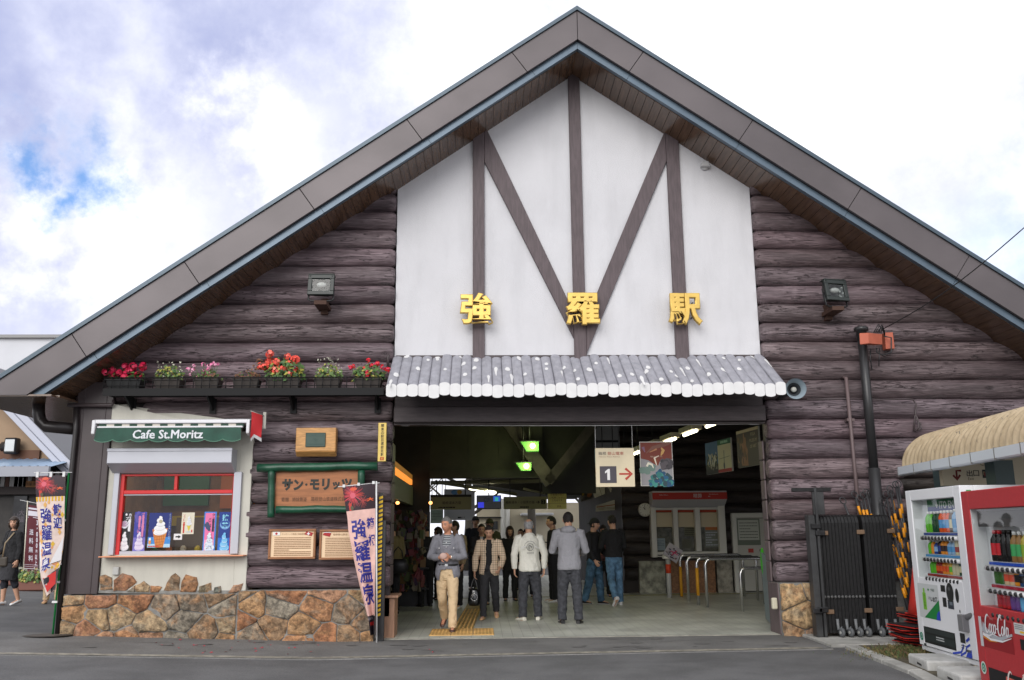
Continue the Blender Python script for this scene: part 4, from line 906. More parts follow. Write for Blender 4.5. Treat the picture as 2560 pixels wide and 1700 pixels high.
# fluorescent row
M_TUBE = mat('fluorescent_tube', (1, 1, 1), .5, emit=((1, .93, .66), 6.)); M_TUBEW = mat('fluorescent_cover', (.55, .5, .36), .5)
nearP = gr(1782, 1057, 3.2); farP = gr(1421, 1195, 3.2)
proto = None
dirL = (farP - nearP).normalized(); Lt = (farP - nearP).length
for i in range(12):
    f = nearP + dirL * (Lt * (i - .35) / 11.3)
    t = thing('fluorescent_light', 'fluorescent ceiling fitting in the row running back over the ticket hall', 'light fitting', f, 'fluorescent lights in a receding row')
    ln = .85; s = Vector((-dirL.y, dirL.x, 0))
    mb = MB(); a = f + s * .09; b = f - s * .09; mb.ext([a, b, b + Vector((0, 0, .09)), a + Vector((0, 0, .09))], dirL * ln); part(mb, 'housing', [M_TUBEW], t)
    mb = MB(); mb.tube([f + Vector((0, 0, -.025)) + dirL * .04, f + Vector((0, 0, -.025)) + dirL * (ln - .04)], .028, 8); part(mb, 'tube', [M_TUBE], t)
    mb = MB(); mb.tube([f + dirL * .4 + Vector((0, 0, .09)), f + dirL * .4 + Vector((0, 0, 1.15))], .012, 6); part(mb, 'rod', [M_BLACK], t)
# glowing orange light box of the shop on the left and things below it
LX = -1.52
a, b = atX(988, 1152, LX), atX(1044.8, 1188, LX); a2, b2 = atX(988, 1183, LX), atX(1044.8, 1217, LX)
LB = thing('shop_light_box', 'long orange glowing light box above the souvenir shop front', 'light box', (LX, (a.y + b.y) / 2, a2.z))
mb = MB(); mb.ext([(LX - .12, a.y - .6, a2.z), (LX, a.y - .6, a2.z), (LX, b.y, a2.z), (LX - .12, b.y, a2.z)], (0, 0, (a.z - a2.z) * .5)); part(mb, 'glowing_panel', [mat('orange_glow', (.6, .2, .03), .5, emit=((1., .32, .05), .75), stretch=(1, 3, 1))], LB)
mb = MB(); z0 = a2.z + (a.z - a2.z) * .5; mb.ext([(LX - .12, a.y - .6, z0), (LX, a.y - .6, z0), (LX, b.y, z0), (LX - .12, b.y, z0)], (0, 0, (a.z - a2.z) * .5)); part(mb, 'upper_panel', [mat('orange_dim', (.35, .17, .04), .5, emit=((.6, .26, .05), .22))], LB)
mb = MB(); c2 = atX(1050, 1232, LX + .05); mb.bx(LX - .1, LX + .02, a.y - .6, c2.y, c2.z - .35, c2.z + .05); top(mb, 'shop_fascia', [mat('olive_fascia', (.17, .175, .12), .6)], 'olive shop fascia below the orange light box', 'fascia')
# souvenir rack and goods
RK = thing('souvenir_rack', 'crowded souvenir rack with small colourful goods inside the shop on the left', 'display rack', (-1.4, 19.5, 0))
rn = random.Random(14); g0, g1 = at(1012, 1300, 19.0), at(1060, 1480, 19.0)
mb = MB(); mb.bx(g0.x - .3, g1.x + .1, 19.1, 19.2, 0, 1.9); 
for z in (.35, .75, 1.15, 1.55): mb.bx(g0.x - .3, g1.x + .1, 18.8, 19.2, z, z + .03)
part(mb, 'frame', [M_BLACK], RK)
GC = [C(*c) for c in ((120, 60, 50), (130, 100, 60), (80, 90, 50), (130, 120, 100), (80, 56, 84), (70, 64, 50), (140, 70, 74), (150, 140, 124))]
mb = MB()
for k in range(420):
    p = Vector((rn.uniform(g0.x - .25, g1.x), 18.8 + rn.uniform(-.1, .25), rn.uniform(.35, 1.85))); w = rn.uniform(.02, .06); hh = rn.uniform(.03, .1); Mz = Matrix.Translation(p) @ Matrix.Rotation(rn.uniform(-1, 1), 4, 'Z') @ Matrix.Rotation(rn.uniform(-.5, .5), 4, 'Y'); mb.bx(-w, w, -.02, .02, -hh, hh, rn.randrange(8), M=Mz)
o = part(mb, 'goods', GC, RK); o['kind'] = 'stuff'
mb = MB(); q = at(*z9(480, 318), 19.3); mb.ell(q, (.04, .04, .035)); top(mb, 'shop_lamp', [mat('warm_bulb', (1, .5, .2), .5, emit=((1., .42, .12), 2.5))], 'small warm shop lamp at the end of the left wall', 'lamp')
mb = MB(); q = at(*z9(140, 318), 16.5); mb.ell(q, (.035, .035, .03)); top(mb, 'shop_lamp', [MATS['warm_bulb']], 'small warm shop lamp below the shop fascia, close to the left jamb', 'lamp')
# tall rails for queues, brochure post
def rail(label, xa, ytop, ybot, xe, ye, yellow=None, group='steel queue rails'):
    foot = gr(*z8(xa, ybot)); h = at(*z8(xa, ytop), foot.y).z
    e = at(*z8(xe, ye), foot.y + .0); L = max(.5, e.x - foot.x)
    t = thing('queue_rail', label, 'rail', (foot.x, foot.y, 0), group); r = .03
    path = [(foot.x, foot.y, 0), (foot.x, foot.y, h - .1), (foot.x + .03, foot.y, h - .03), (foot.x + .1, foot.y, h), (foot.x + L - .1, foot.y, h), (foot.x + L - .03, foot.y, h - .03), (foot.x + L, foot.y, h - .1), (foot.x + L, foot.y, 0)]
    mb = MB(); mb.tube(path, r, 10); part(mb, 'rail_tube', [M_STEEL], t)
    if yellow:
        z1, z0 = at(*z8(xa, yellow[0]), foot.y).z, at(*z8(xa, yellow[1]), foot.y).z; mb = MB(); mb.tube([(foot.x, foot.y, z0), (foot.x, foot.y, z1)], r + .004, 10); part(mb, 'yellow_sleeve', [C(210, 150, 30)], t)
rail('tall steel queue rail with pale yellow lower leg, nearest the brochure post', 1283, 455, 900, 1920, 455, (575, 890))
rail('tall steel queue rail second from the brochure post', 1358, 475, 945, 2060, 465)
rail('tall steel queue rail with a yellow band around its leg', 1462, 485, 985, 2130, 470, (590, 880))
rail('tall steel queue rail at the front of the row', 1555, 495, 1008, 2200, 490)
rail('low steel rail beside the right jamb of the entrance', 1925, 592, 1052, 2240, 590, None, 'steel queue rails')
BP = thing('brochure_post', 'steel post with a red band carrying a tilted brochure tray', 'post', gr(*z8(1155, 905)))
f = gr(*z8(1155, 905)); zt3 = at(*z8(1140, 480), f.y).z
mb = MB(); mb.tube([(f.x, f.y, 0), (f.x, f.y, zt3)], .055, 14); part(mb, 'pole', [mat('grey_post', (.36, .36, .34), .4)], BP)
z1, z0 = at(*z8(1140, 550), f.y).z, at(*z8(1140, 645), f.y).z; mb = MB(); mb.tube([(f.x, f.y, z0), (f.x, f.y, z1)], .059, 14); part(mb, 'red_band', [C(215, 70, 35)], BP)
mb = MB(); mb.bx(f.x - .12, f.x + .1, f.y - .08, f.y + .08, zt3 - .03, zt3 + .06); part(mb, 'head', [M_OFFW], BP, bevel=.02)
Q = [at(*z8(*p), f.y - .12) for p in ((1085, 435), (1228, 540), (1310, 410), (1170, 320))]
mb = MB(); mb.ext([Q[0], Q[1], Q[2] + Vector((0, .15, 0)), Q[3] + Vector((0, .15, 0))], (0, .03, -.01)); BR = part(mb, 'brochure', [C(190, 185, 190)], BP)
P = Print(Q[0] - Vector((0, .012, 0)), Q[1] - Q[0], Q[3] + Vector((0, .15, 0)) - Q[0]); w = (Q[1] - Q[0]).length; h = (Q[3] - Q[0]).length
rn = random.Random(4)
for i in range(40): P.disc(w * rn.uniform(.1, .9), h * rn.uniform(.12, .9), w * rn.uniform(.03, .1), h * rn.uniform(.03, .08), C(*rn.choice([(80, 75, 90), (150, 140, 140), (200, 200, 210), (60, 60, 65), (130, 90, 80)])), 1 + i % 3, 6, rn.random())
P.line([(w * .5, h * .3), (w * .62, h * .85)], w * .06, C(215, 60, 110), 5); P.line([(w * .3, h * .55), (w * .8, h * .62)], w * .06, C(215, 60, 110), 5); P.part('cover', BR)
# tactile paving strip
tA = [gr(*zm(1040, 1430, 9.081)(*p)) for p in ((290, 1450), (1775, 1450))]
zt4 = zm(1040, 1430, 9.081)
TP = thing('tactile_paving', 'yellow tactile paving strip with raised bumps leading into the station', 'tactile paving', (.2, 14.2, 0))
M_TACT = mat('tactile_yellow', (.60, .36, .12), .6, var=(3, .75, 1.1)); M_TACT2 = mat('tactile_worn', (.40, .27, .09), .6, var=(2.5, .6, 1.2))
yF, yBk = gr(*zt4(1030, 1452)).y, gr(*zt4(1030, 1305)).y
xs = [gr(*zt4(x, 1452)).x for x in (292, 785, 1290, 1780)]
mb = MB(); bumps = []
for i in range(3): mb.bx(xs[i] + .004, xs[i + 1] - .004, yF, yBk - .005, .0, .016)
part(mb, 'warning_tile', [M_TACT], TP)
mb = MB(); n = 0
y = yBk
e0, e1 = gr(*zt4(1270, 560)), gr(*zt4(1520, 640))
xl0, xr0_ = xs[1], xs[2]; sl_ = (e0.x - xl0) / (e0.y - yBk); 
bm = MB()
while y < 21:
    o0 = sl_ * (y - yBk); o1 = sl_ * (y + .295 - yBk)
    mb.ext([(xl0 + o0 + .003, y, 0), (xr0_ + o0 - .003, y, 0), (xr0_ + o1 - .003, y + .295, 0), (xl0 + o1 + .003, y + .295, 0)], (0, 0, .015))
    for i in range(5):
        for j in range(5):
            bx_ = xl0 + o0 + (xr0_ - xl0) * (i + .5) / 5; by_ = y + .3 * (j + .5) / 5
            if y < 18: bm.lathe([(.016, 0), (.011, .007)], (bx_, by_, .014), n=6)
    y += .3
part(mb, 'guide_tile', [M_TACT2], TP)
for t in range(3):
    for i in range(6):
        for j in range(5): bm.lathe([(.015, 0), (.010, .007)], (xs[t] + (xs[t + 1] - xs[t]) * (i + .5) / 6, yF + (yBk - yF) * (j + .5) / 5, .015), n=6)
o = part(bm, 'bump', [M_TACT], TP); o['kind'] = 'stuff'
# pale yellow guide line across the hall
mb = MB(); a, b = gr(*z8(120, 905)), gr(*z8(1840, 862)); mb.ext([a + Vector((-4, 0, .008)), b + Vector((2, 0, .008)), b + Vector((2, .09, .008)), a + Vector((-4, .09, .008))], (0, 0, .004)); o = link(mb.mesh('floor_line', C(150, 145, 60)), 'floor_line'); o['kind'] = 'structure'
# ---- outside, beyond the platforms
PB = thing('platform_building', 'cream building with a flat white canopy beyond the platforms', 'building', (2.5, 40, 0))
mb = MB(); a = at(*z5(1050, 1600), 40); b = at(*z5(2060, 1245), 40); mb.bx(a.x, b.x + 1.5, 40, 44, 0, b.z + .3); part(mb, 'wall', [mat('cream_wall', (.55, .49, .36), .8, var=(1, .9, 1.05))], PB)
mb = MB(); a = at(*z5(1560, 1310), 38.6); b = at(*z5(1925, 1280), 38.6); mb.bx(a.x, b.x, 38.6, 40, a.z, b.z); part(mb, 'canopy', [M_WHITE], PB, bevel=.02)
mb = MB()
for x in (1350, 1400): q = at(*z5(x, 1400), 39.9); mb.tube([(q.x, 39.9, 0), (q.x, 39.9, 2.9)], .11, 8)
part(mb, 'drainpipe', [M_OFFW], PB)
mb = MB(); a = at(*z5(1060, 1340), 39.9); b = at(*z5(1330, 1325), 39.9); mb.bx(a.x, b.x, 39.8, 40, a.z, b.z); part(mb, 'window_ledge', [M_BLACK], PB)
mb = MB(); a = at(*z5(1230, 1470), 39.93); b = at(*z5(1290, 1375), 39.93); mb.bx(a.x, b.x, 39.9, 40, a.z, b.z); part(mb, 'window', [M_DKGREY], PB)
hang('platform_board', 'large white poster board standing beyond the left platform sign', z5, 680, 1010, 1030, 1365, 30, mat('white_board', (.62, .63, .68), .5), lambda P, w, h: (P.disc(w * .35, h * .9, w * .12, h * .08, C(120, 170, 220)), P.disc(w * .5, h * .9, w * .08, h * .07, C(225, 175, 70), 1), P.lines(w * .45, w * .75, [h * .08], h * .05, C(30, 30, 30), 1, 6), P.text('のりば', w * .6, h * .09, h * .05, C(30, 30, 30), 1)), (.05, .95), 'board', .05, 3.2)
hang('platform_board', 'pale green poster board beside the large white poster board', z5, 527, 1245, 672, 1400, 29.5, mat('green_board', (.36, .46, .38), .6, var=(2, .8, 1.1)), lambda P, w, h: P.lines(w * .1, w * .9, [h * .3, h * .5, h * .7], h * .06, C(140, 150, 140), 1, 6), (.1, .9), 'board', .05, 3.2)
mb = MB(); a, b = at(*z5(975, 1005), 26), at(*z5(1260, 1050), 24); mb.tube([a, b], .035, 8); top(mb, 'platform_light', [M_TUBE], 'slanting fluorescent tube under the platform roof', 'light')
mb = MB(); a, b = at(*z5(1360, 1110), 33), at(*z5(2000, 1500), 33)
for i in range(15): x = 2.2 + i * .22; mb.tube([(x, 33, .0), (x, 33, 1.1)], .012, 5)
mb.tube([(2.1, 33, 1.1), (5.4, 33, 1.1)], .02, 6); mb.tube([(2.1, 33, .85), (5.4, 33, .85)], .02, 6); mb.bx(2.05, 2.15, 32.95, 33.05, 0, 1.35)
top(mb, 'platform_railing', [M_BLACK], 'black railing along the far platform', 'railing')
mb = MB(); a, b = at(*z5(400, 905), 27), at(*z5(1500, 1060), 24.5)
mb.tube([at(*z5(530, 940), 24), at(*z5(1830, 920), 24)], .05, 8); mb.tube([at(*z5(620, 935), 24), at(*z5(1500, 1070), 25)], .045, 8); mb.tube([at(*z5(1580, 1005), 25), at(*z5(1830, 1065), 25)], .03, 6); top(mb, 'platform_beam', [mat('olive_pipe', (.2, .2, .12), .5)], 'thin beams of the platform roof in the far opening', 'beam')
# platform roof further back, keeps the far hall shaded
mb = MB(); mb.bx(-4.4, 7.5, 29.2, 31.5, 4.3, 4.45); part(mb, 'platform_roof', [M_INC], STN)
# ================================================================ THINGS ON THE FACADE
z3 = zm(540, 1000, 3.919); z3b = zm(540, 1300, 3.919); z1 = zm(0, 1000, 3.92); zf = zm(250, 860, 3.19); zn = zm(0, 1170, 6.272)
YL = 13.24                                      # front of the logs
# ---- floodlights
def floodlight(label, c, wpx, hpx, tilt, yaw):
    """c centre of the face in the photograph, outer size in photo pixels"""
    Y = 12.86; p = at(*c, Y); k = Y / FPX * 1.0; w, h = wpx * k, hpx * k
    t = thing('floodlight', label, 'floodlight', (p.x, YL, p.z - h * .7), 'floodlights on the log wall')
    M = Matrix.Translation(p) @ Matrix.Rotation(R_(yaw), 4, 'Z') @ Matrix.Rotation(R_(tilt), 4, 'X')
    b = MB(); fr = .06
    b.bx(-w / 2, w / 2, 0, .05, h / 2 - fr, h / 2, M=M); b.bx(-w / 2, w / 2, 0, .05, -h / 2, -h / 2 + fr, M=M); b.bx(-w / 2, -w / 2 + fr, 0, .05, -h / 2 + fr, h / 2 - fr, M=M); b.bx(w / 2 - fr, w / 2, 0, .05, -h / 2 + fr, h / 2 - fr, M=M)
    vs = [M @ Vector(q) for q in ((-w / 2, .05, -h / 2), (w / 2, .05, -h / 2), (w / 2, .05, h / 2), (-w / 2, .05, h / 2), (-w * .3, .2, -h * .3), (w * .3, .2, -h * .3), (w * .3, .2, h * .3), (-w * .3, .2, h * .3))]
    b.add(vs, [(0, 1, 5, 4), (1, 2, 6, 5), (2, 3, 7, 6), (3, 0, 4, 7), (7, 6, 5, 4)]); b.bx(-w / 2, w / 2, .0, .12, h / 2, h / 2 + .02, M=M)
    for sx in (-1, 1): b.lathe([(.014, 0), (.014, -.012)], M @ Vector((sx * (w / 2 - .03), 0, h / 2 - .018)), M.to_3x3() @ Vector((0, 1, 0)), 8)
    part(b, 'housing', [mat('green_black_metal', (.018, .024, .022), .4)], t, bevel=.006)
    r = MB(); n = 14; sz = (w / 2 - fr, h / 2 - fr)
    grid = []
    for j in range(n + 1):
        for i in range(n + 1):
            u, v = -1 + 2 * i / n, -1 + 2 * j / n; dd = .04 + .085 * (1 - max(abs(u), abs(v)) ** 2) + .01 * math.sin(u * 9) * math.sin(v * 7); grid.append(M @ Vector((u * sz[0], dd, v * sz[1])))
    r.add(grid, [(j * (n + 1) + i, j * (n + 1) + i + 1, (j + 1) * (n + 1) + i + 1, (j + 1) * (n + 1) + i) for j in range(n) for i in range(n)])
    part(r, 'reflector', [mat('faceted_reflector', (.075, .082, .08), .3, .8)], t)
    bb = MB(); bb.ell(M @ Vector((0, .06, .02)), (w * .2, .035, h * .13), 14, 8); part(bb, 'lamp', [mat('frosted_lamp', (.26, .27, .26), .3)], t)
    g = MB(); g.quad(*[M @ Vector(q) for q in ((-sz[0], .02, -sz[1]), (sz[0], .02, -sz[1]), (sz[0], .02, sz[1]), (-sz[0], .02, sz[1]))]); part(g, 'glass', [M_CLEAR], t)
    g = MB(); g.tube([M @ Vector(q) for q in ((-w / 2 + .01, .08, -.02), (-w / 2 + .01, .08, -h * .66), (-w / 2 + .05, .08, -h * .72), (w / 2 - .05, .08, -h * .72), (w / 2 - .01, .08, -h * .66), (w / 2 - .01, .08, -.02))], .013, 6); part(g, 'yoke', [M_BLACK], t)
    g = MB(); q = M @ Vector((0, .08, -h * .72)); g.bx(q.x - .09, q.x + .09, q.y - .04, YL + .08, q.z - .06, q.z + .0); g.bx(q.x - .05, q.x + .05, YL - .02, YL + .1, q.z - .12, q.z + .12); part(g, 'bracket', [mat('rusty_bracket', (.06, .03, .02), .8)], t)
floodlight('square floodlight on the log wall above the flower boxes', (802, 711), 67, 56, -10, 0)
floodlight('square floodlight turned slightly aside on the log wall above the camera pole', (2093, 725), 67, 58, -10, 14)
# ---- horn loudspeaker
HN = thing('horn_speaker', 'round grey horn loudspeaker at the right end of the log awning', 'loudspeaker', at(*r6(795, 1130), 12.62))
c = at(*r6(795, 1130), 12.5); R0 = 72 / 2.745 * 12.4 / FPX
mb = MB(); pr = [(R0, 0), (R0, .02), (R0 * .93, .03), (R0 * .62, .13), (R0 * .33, .22), (.035, .30)]; mb.tube([c + Vector((.12, 1, .06)).normalized() * h for r, h in [(R0 * 1.02, -.004)] + pr], [r for r, h in [(R0 * 1.02, -.004)] + pr], 28, 0, False); part(mb, 'bell', [mat('grey_horn', (.26, .32, .36), .4, .1)], HN)
ax = Vector((.12, 1, .06)).normalized(); mb = MB(); vs = []
mb.tube([c + ax * h for r, h in ((0, .115), (0, .14), (0, .17), (0, .2))], [R0 * .66, R0 * .5, R0 * .4, R0 * .25], 28, 0, False); 
mb.f = [f[::-1] for f in mb.f]; part(mb, 'inner_cone', [mat('dark_horn', (.035, .04, .045), .5)], HN)
mb = MB(); mb.lathe([(.012, -.0), (.036, .01), (.04, .05), (.03, .1)], c + ax * .1, ax, 14); part(mb, 'driver', [mat('pale_driver', (.42, .42, .38), .5)], HN)
mb = MB(); mb.tube([c + ax * .25, c + ax * .42, Vector((c.x + .02, YL + .1, c.z - .02))], [.05, .06, .03], 10); part(mb, 'bracket', [M_DKGREY], HN)
# ---- balcony shelf with flower boxes
SH = thing('flower_shelf', 'long black iron shelf on brackets across the log wall, full of flower boxes', 'shelf', at(600, 990, 13.0))
xs0, xs1 = at(264, 985, 12.95).x, at(961, 982, 12.95).x; zs1, zs0 = at(620, 975, 12.95).z, at(620, 986, 12.95).z
mb = MB()
for k in range(4): mb.bx(xs0, xs1, 12.86 + k * .095, 12.86 + k * .095 + .06, zs0, zs1)
mb.bx(xs0, xs1, 12.845, 12.858, zs0 - .03, zs1 + .012); part(mb, 'slats', [M_IRON], SH)
for x in (317, 521, 726, 940):
    q = at(x, 995, 13.0).x; mb = MB(); mb.ext([(q - .012, 12.87, zs0), (q - .012, 13.27, zs0), (q - .012, 13.27, zs0 - .22)], (.024, 0, 0)); mb.bx(q - .045, q + .045, 13.235, 13.26, zs0 - .24, zs0 - .02); part(mb, 'bracket', [M_IRON], SH)
mb = MB(); mb.tube([(xs0, 12.86, zs1 + .17), (xs1, 12.86, zs1 + .17)], .008, 6); mb.tube([(xs0, 12.86, zs1 + .05), (xs1, 12.86, zs1 + .05)], .006, 6)
x = xs0
while x < xs1: mb.tube([(x, 12.86, zs1), (x, 12.86, zs1 + .18)], .006, 5); x += .115
part(mb, 'railing', [M_IRON], SH)
M_LEAF = [mat('leaf_green', (.055, .12, .03), .5), mat('leaf_mid', (.10, .17, .045), .5), mat('leaf_yellow', (.32, .30, .06), .5), mat('leaf_brown', (.17, .08, .04), .6), mat('leaf_dark', (.025, .06, .02), .5)]
def leafset(mb, c, R, n, rn, idx, size=.03, dome=1.):
    for _ in range(n):
        a = rn.uniform(0, 2 * math.pi); r = math.sqrt(rn.random()); z = rn.uniform(-.1, 1) * (1 - .5 * r)
        p = Vector((c[0] + math.cos(a) * r * R[0], c[1] + math.sin(a) * r * R[1], c[2] + z * R[2] * dome)); s = size * rn.uniform(.6, 1.4)
        nrm = Vector((math.cos(a) * .6 + rn.uniform(-.5, .5), math.sin(a) * .5 - .5 + rn.uniform(-.4, .4), rn.uniform(.1, 1))).normalized(); u = nrm.orthogonal().normalized(); u = Matrix.Rotation(rn.uniform(0, 6.28), 3, nrm) @ u; w = nrm.cross(u)
        mb.add([p - u * s, p - u * s * .2 + w * s * .7 + nrm * s * .15, p + u * s, p - u * s * .2 - w * s * .7 + nrm * s * .15], [(0, 1, 2, 3)], rn.choice(idx))
def bloom(mb, p, r, rn, ms, n=14):
    for _ in range(n):
        dv = Vector((rn.gauss(0, 1), rn.gauss(0, 1), rn.gauss(0, 1))).normalized(); q = Vector(p) + dv * r * rn.uniform(.55, 1); s = r * rn.uniform(.3, .5)
        u = dv.orthogonal().normalized(); w = dv.cross(u); mb.add([q + (u * math.cos(t) + w * math.sin(t)) * s for t in (0, 1.26, 2.51, 3.77, 5.03)], [(0, 1, 2, 3, 4)], rn.choice(ms))
FL = [mat('petal_crimson', (.55, .012, .06), .5), mat('petal_crimson_light', (.72, .05, .13), .5), mat('petal_white', (.72, .72, .58), .6), mat('petal_pink', (.72, .16, .34), .5), mat('petal_pale_pink', (.78, .38, .52), .5), mat('petal_coral', (.80, .10, .07), .5), mat('petal_coral_light', (.85, .2, .15), .5), mat('petal_red', (.68, .02, .03), .5)]
def planter(x0, x1, name, label, draw, dark=False):
    a, b = at(x0, 975, 13.0), at(x1, 975, 13.0); zb0_ = zs1 + .002; h = .15; cx = (a.x + b.x) / 2; w = (b.x - a.x)
    t = thing('flower_box', label, 'flower box', (cx, 13.02, zb0_), 'flower boxes along the iron shelf')
    mb = MB(); pts = [(cx - w * .42, 12.93, zb0_), (cx + w * .42, 12.93, zb0_), (cx + w * .42, 13.1, zb0_), (cx - w * .42, 13.1, zb0_)]; up = [(cx - w * .5, 12.9, zb0_ + h), (cx + w * .5, 12.9, zb0_ + h), (cx + w * .5, 13.13, zb0_ + h), (cx - w * .5, 13.13, zb0_ + h)]
    mb.add(pts + up, [(3, 2, 1, 0), (0, 1, 5, 4), (1, 2, 6, 5), (2, 3, 7, 6), (3, 0, 4, 7), (4, 5, 6, 7)]); mb.bx(cx - w * .52, cx + w * .52, 12.885, 12.905, zb0_ + h - .012, zb0_ + h + .012); mb.bx(cx - w * .52, cx + w * .52, 13.12, 13.14, zb0_ + h - .012, zb0_ + h + .012)
    part(mb, 'trough', [mat('dark_trough', (.01, .0105, .011), .6) if dark else mat('brown_trough', (.035, .028, .024), .6)], t)
    rn = random.Random(name); L = MB(); F = MB(); c = (cx, 13.0, zb0_ + h); draw(L, F, c, w, rn)
    part(L, 'foliage', M_LEAF, t); 
    if F.v: part(F, 'flowers', FL, t)
def heads(F, L, c, pts, r, rn, ms, n=18):
    for dx, dz in pts:
        p = (c[0] + dx, c[1] - .03 + rn.uniform(-.06, .05), c[2] + dz); bloom(F, p, r * rn.uniform(.85, 1.15), rn, ms, n); L.tube([(c[0] + dx * .5, c[1], c[2]), p], .004, 4)
def sc(pts, x0, x1, zy): # measured heads (zoom pixels) -> offsets from box centre
    k = 1 / 3.19 * 12.75 / FPX; cx = (x0 + x1) / 2
    return [((zx / 3.19 + 250 - cx) * 12.75 / FPX, (zy - yy) * k) for zx, yy in pts]
planter(269, 357, 11, 'flower box of deep crimson geraniums, under the eave at the left end', lambda L, F, c, w, rn: (leafset(L, c, (w * .5, .11, .2), 200, rn, [0, 0, 4, 1]), heads(F, L, c, sc([(50, 225), (85, 205), (95, 240), (160, 225), (215, 235), (235, 215), (230, 265), (300, 250), (185, 170), (255, 175), (330, 170), (200, 265)], 269, 357, 285), .062, rn, [0, 1, 0], 26)), True)
planter(388, 455, 12, 'flower box of small white flowers, second on the shelf', lambda L, F, c, w, rn: (leafset(L, c, (w * .55, .11, .25), 240, rn, [1, 0, 1, 2], .026), [bloom(F, (c[0] + rn.uniform(-.5, .5) * w, c[1] - .08 + rn.uniform(0, .12), c[2] + rn.uniform(.02, .27)), .016, rn, [2], 5) for _ in range(48)]))
planter(488, 551, 13, 'flower box of loose pale pink flowers on thin stems', lambda L, F, c, w, rn: (leafset(L, c, (w * .55, .1, .2), 110, rn, [0, 1, 3], .024), heads(F, L, c, sc([(705, 190), (735, 200), (750, 165), (820, 150), (820, 200), (860, 185), (875, 225), (860, 160), (900, 140), (915, 150), (945, 150), (770, 245), (890, 160), (710, 225)], 488, 551, 275), .036, rn, [3, 4, 4], 12)))
planter(584, 648, 14, 'flower box of withered rust brown plants', lambda L, F, c, w, rn: (leafset(L, c, (w * .5, .1, .16), 130, rn, [3, 3, 3, 0], .022), leafset(L, (c[0] + .16, c[1], c[2] + .16), (.1, .05, .18), 60, rn, [3], .022)))
planter(667, 753, 15, 'flower box of tall coral red geraniums, the biggest on the shelf', lambda L, F, c, w, rn: (leafset(L, c, (w * .58, .13, .40), 330, rn, [0, 0, 1, 2, 4], .036), heads(F, L, c, sc([(1350, 68), (1490, 85), (1555, 110), (1270, 160), (1305, 170), (1365, 130), (1400, 130), (1340, 165), (1500, 150), (1405, 200), (1455, 185), (1550, 195), (1510, 228), (1375, 125), (1330, 122)], 667, 753, 275), .062, rn, [5, 6, 5], 30)))
planter(789, 852, 16, 'flower box of yellow green leaves with small white flowers', lambda L, F, c, w, rn: (leafset(L, c, (w * .56, .11, .28), 260, rn, [1, 2, 1], .027), [bloom(F, (c[0] + rn.uniform(-.45, .5) * w, c[1] - .08 + rn.uniform(0, .1), c[2] + rn.uniform(.08, .33)), .017, rn, [2], 5) for _ in range(34)]))
planter(888, 955, 17, 'flower box of red geraniums beside the log awning', lambda L, F, c, w, rn: (leafset(L, c, (w * .6, .12, .27), 270, rn, [0, 1, 0, 2], .03), heads(F, L, c, sc([(1990, 170), (2012, 165), (2140, 120), (2165, 160), (2100, 178), (2210, 138), (2255, 175), (2285, 190), (2300, 195), (2140, 230), (2135, 262)], 888, 955, 275), .045, rn, [7, 7, 1], 18)))
# ---- cafe awning cassette with lettered valance
AWC = thing('cafe_awning', 'closed awning in a white cassette with a scalloped green valance lettered Cafe St.Moritz', 'awning', at(430, 1105, 12.95))
ya = 12.86; X = lambda zx, zy=130: at(*zq(zx, zy), ya).x; Zq = lambda zy, zx=700: at(*zq(zx, zy), ya).z
mb = MB(); xa, xb = X(-40), X(1590)
mb.ext([(xa, ya, Zq(122)), (xa, ya, Zq(158)), (xa, YPL - .01, Zq(150)), (xa, YPL - .01, Zq(100)), (xa, ya + .1, Zq(106))], (xb - xa, 0, 0))
for x in (xa, xb - .05): mb.ext([(x, ya - .01, Zq(122)), (x, ya - .01, Zq(265)), (x, ya + .08, Zq(285)), (x, YPL - .02, Zq(250)), (x, YPL - .02, Zq(100))], (.05, 0, 0))
part(mb, 'cassette', [mat('white_cassette', (.62, .62, .64), .35)], AWC, bevel=.012, seg=2)
mb = MB(); n = 19; x0, x1 = X(25), X(1520)
for i in range(n): mb.bx(x0 + (x1 - x0) * i / n, x0 + (x1 - x0) * (i + 1) / n - .001, ya + .03, ya + .06, Zq(188), Zq(160), (0, 1)[i % 2])
part(mb, 'rolled_cloth', [C(26, 68, 50), C(215, 208, 196)], AWC)
mb = MB(); mb.bx(x0, x1, ya - .03, ya + .03, Zq(207), Zq(188)); part(mb, 'front_bar', [MATS['white_cassette']], AWC, bevel=.006)
zv0, zv1 = Zq(335), Zq(206); wv = x1 - x0 - .02
def valw(x, y): # x 0..wv, y 0..1 down
    b = math.sin(x * 9.) * .012 * y + math.sin(x * 23 + 1) * .005 * y; return Vector((x0 + .0 + x - .02 * y * (1 - 2 * x / wv), ya - .035 + b - .02 * y, zv1)), Vector((0, -1, .0))
def valp(x, z): y = max(0., (zv1 - z) / (zv1 - zv0)); p, n = valw(x, y); return Vector((p.x, p.y, z)), n
mb = MB(); nxv, nyv = 96, 6; vs = []
for j in range(nyv + 1):
    for i in range(nxv + 1):
        x = wv * i / nxv; sc_ = .035 * abs(math.sin(math.pi * x / wv * 8)) ** .7 - .01; zz = zv1 + (zv0 - sc_ - zv1) * j / nyv; p, n_ = valp(x, zz); vs.append(p)
mb.add(vs, [(j * (nxv + 1) + i, j * (nxv + 1) + i + 1, (j + 1) * (nxv + 1) + i + 1, (j + 1) * (nxv + 1) + i) for j in range(nyv) for i in range(nxv)], 0, True)
VAL = part(mb, 'valance', [mat('green_canvas', (.009, .056, .036), .65, var=(4, .75, 1.2))], AWC)
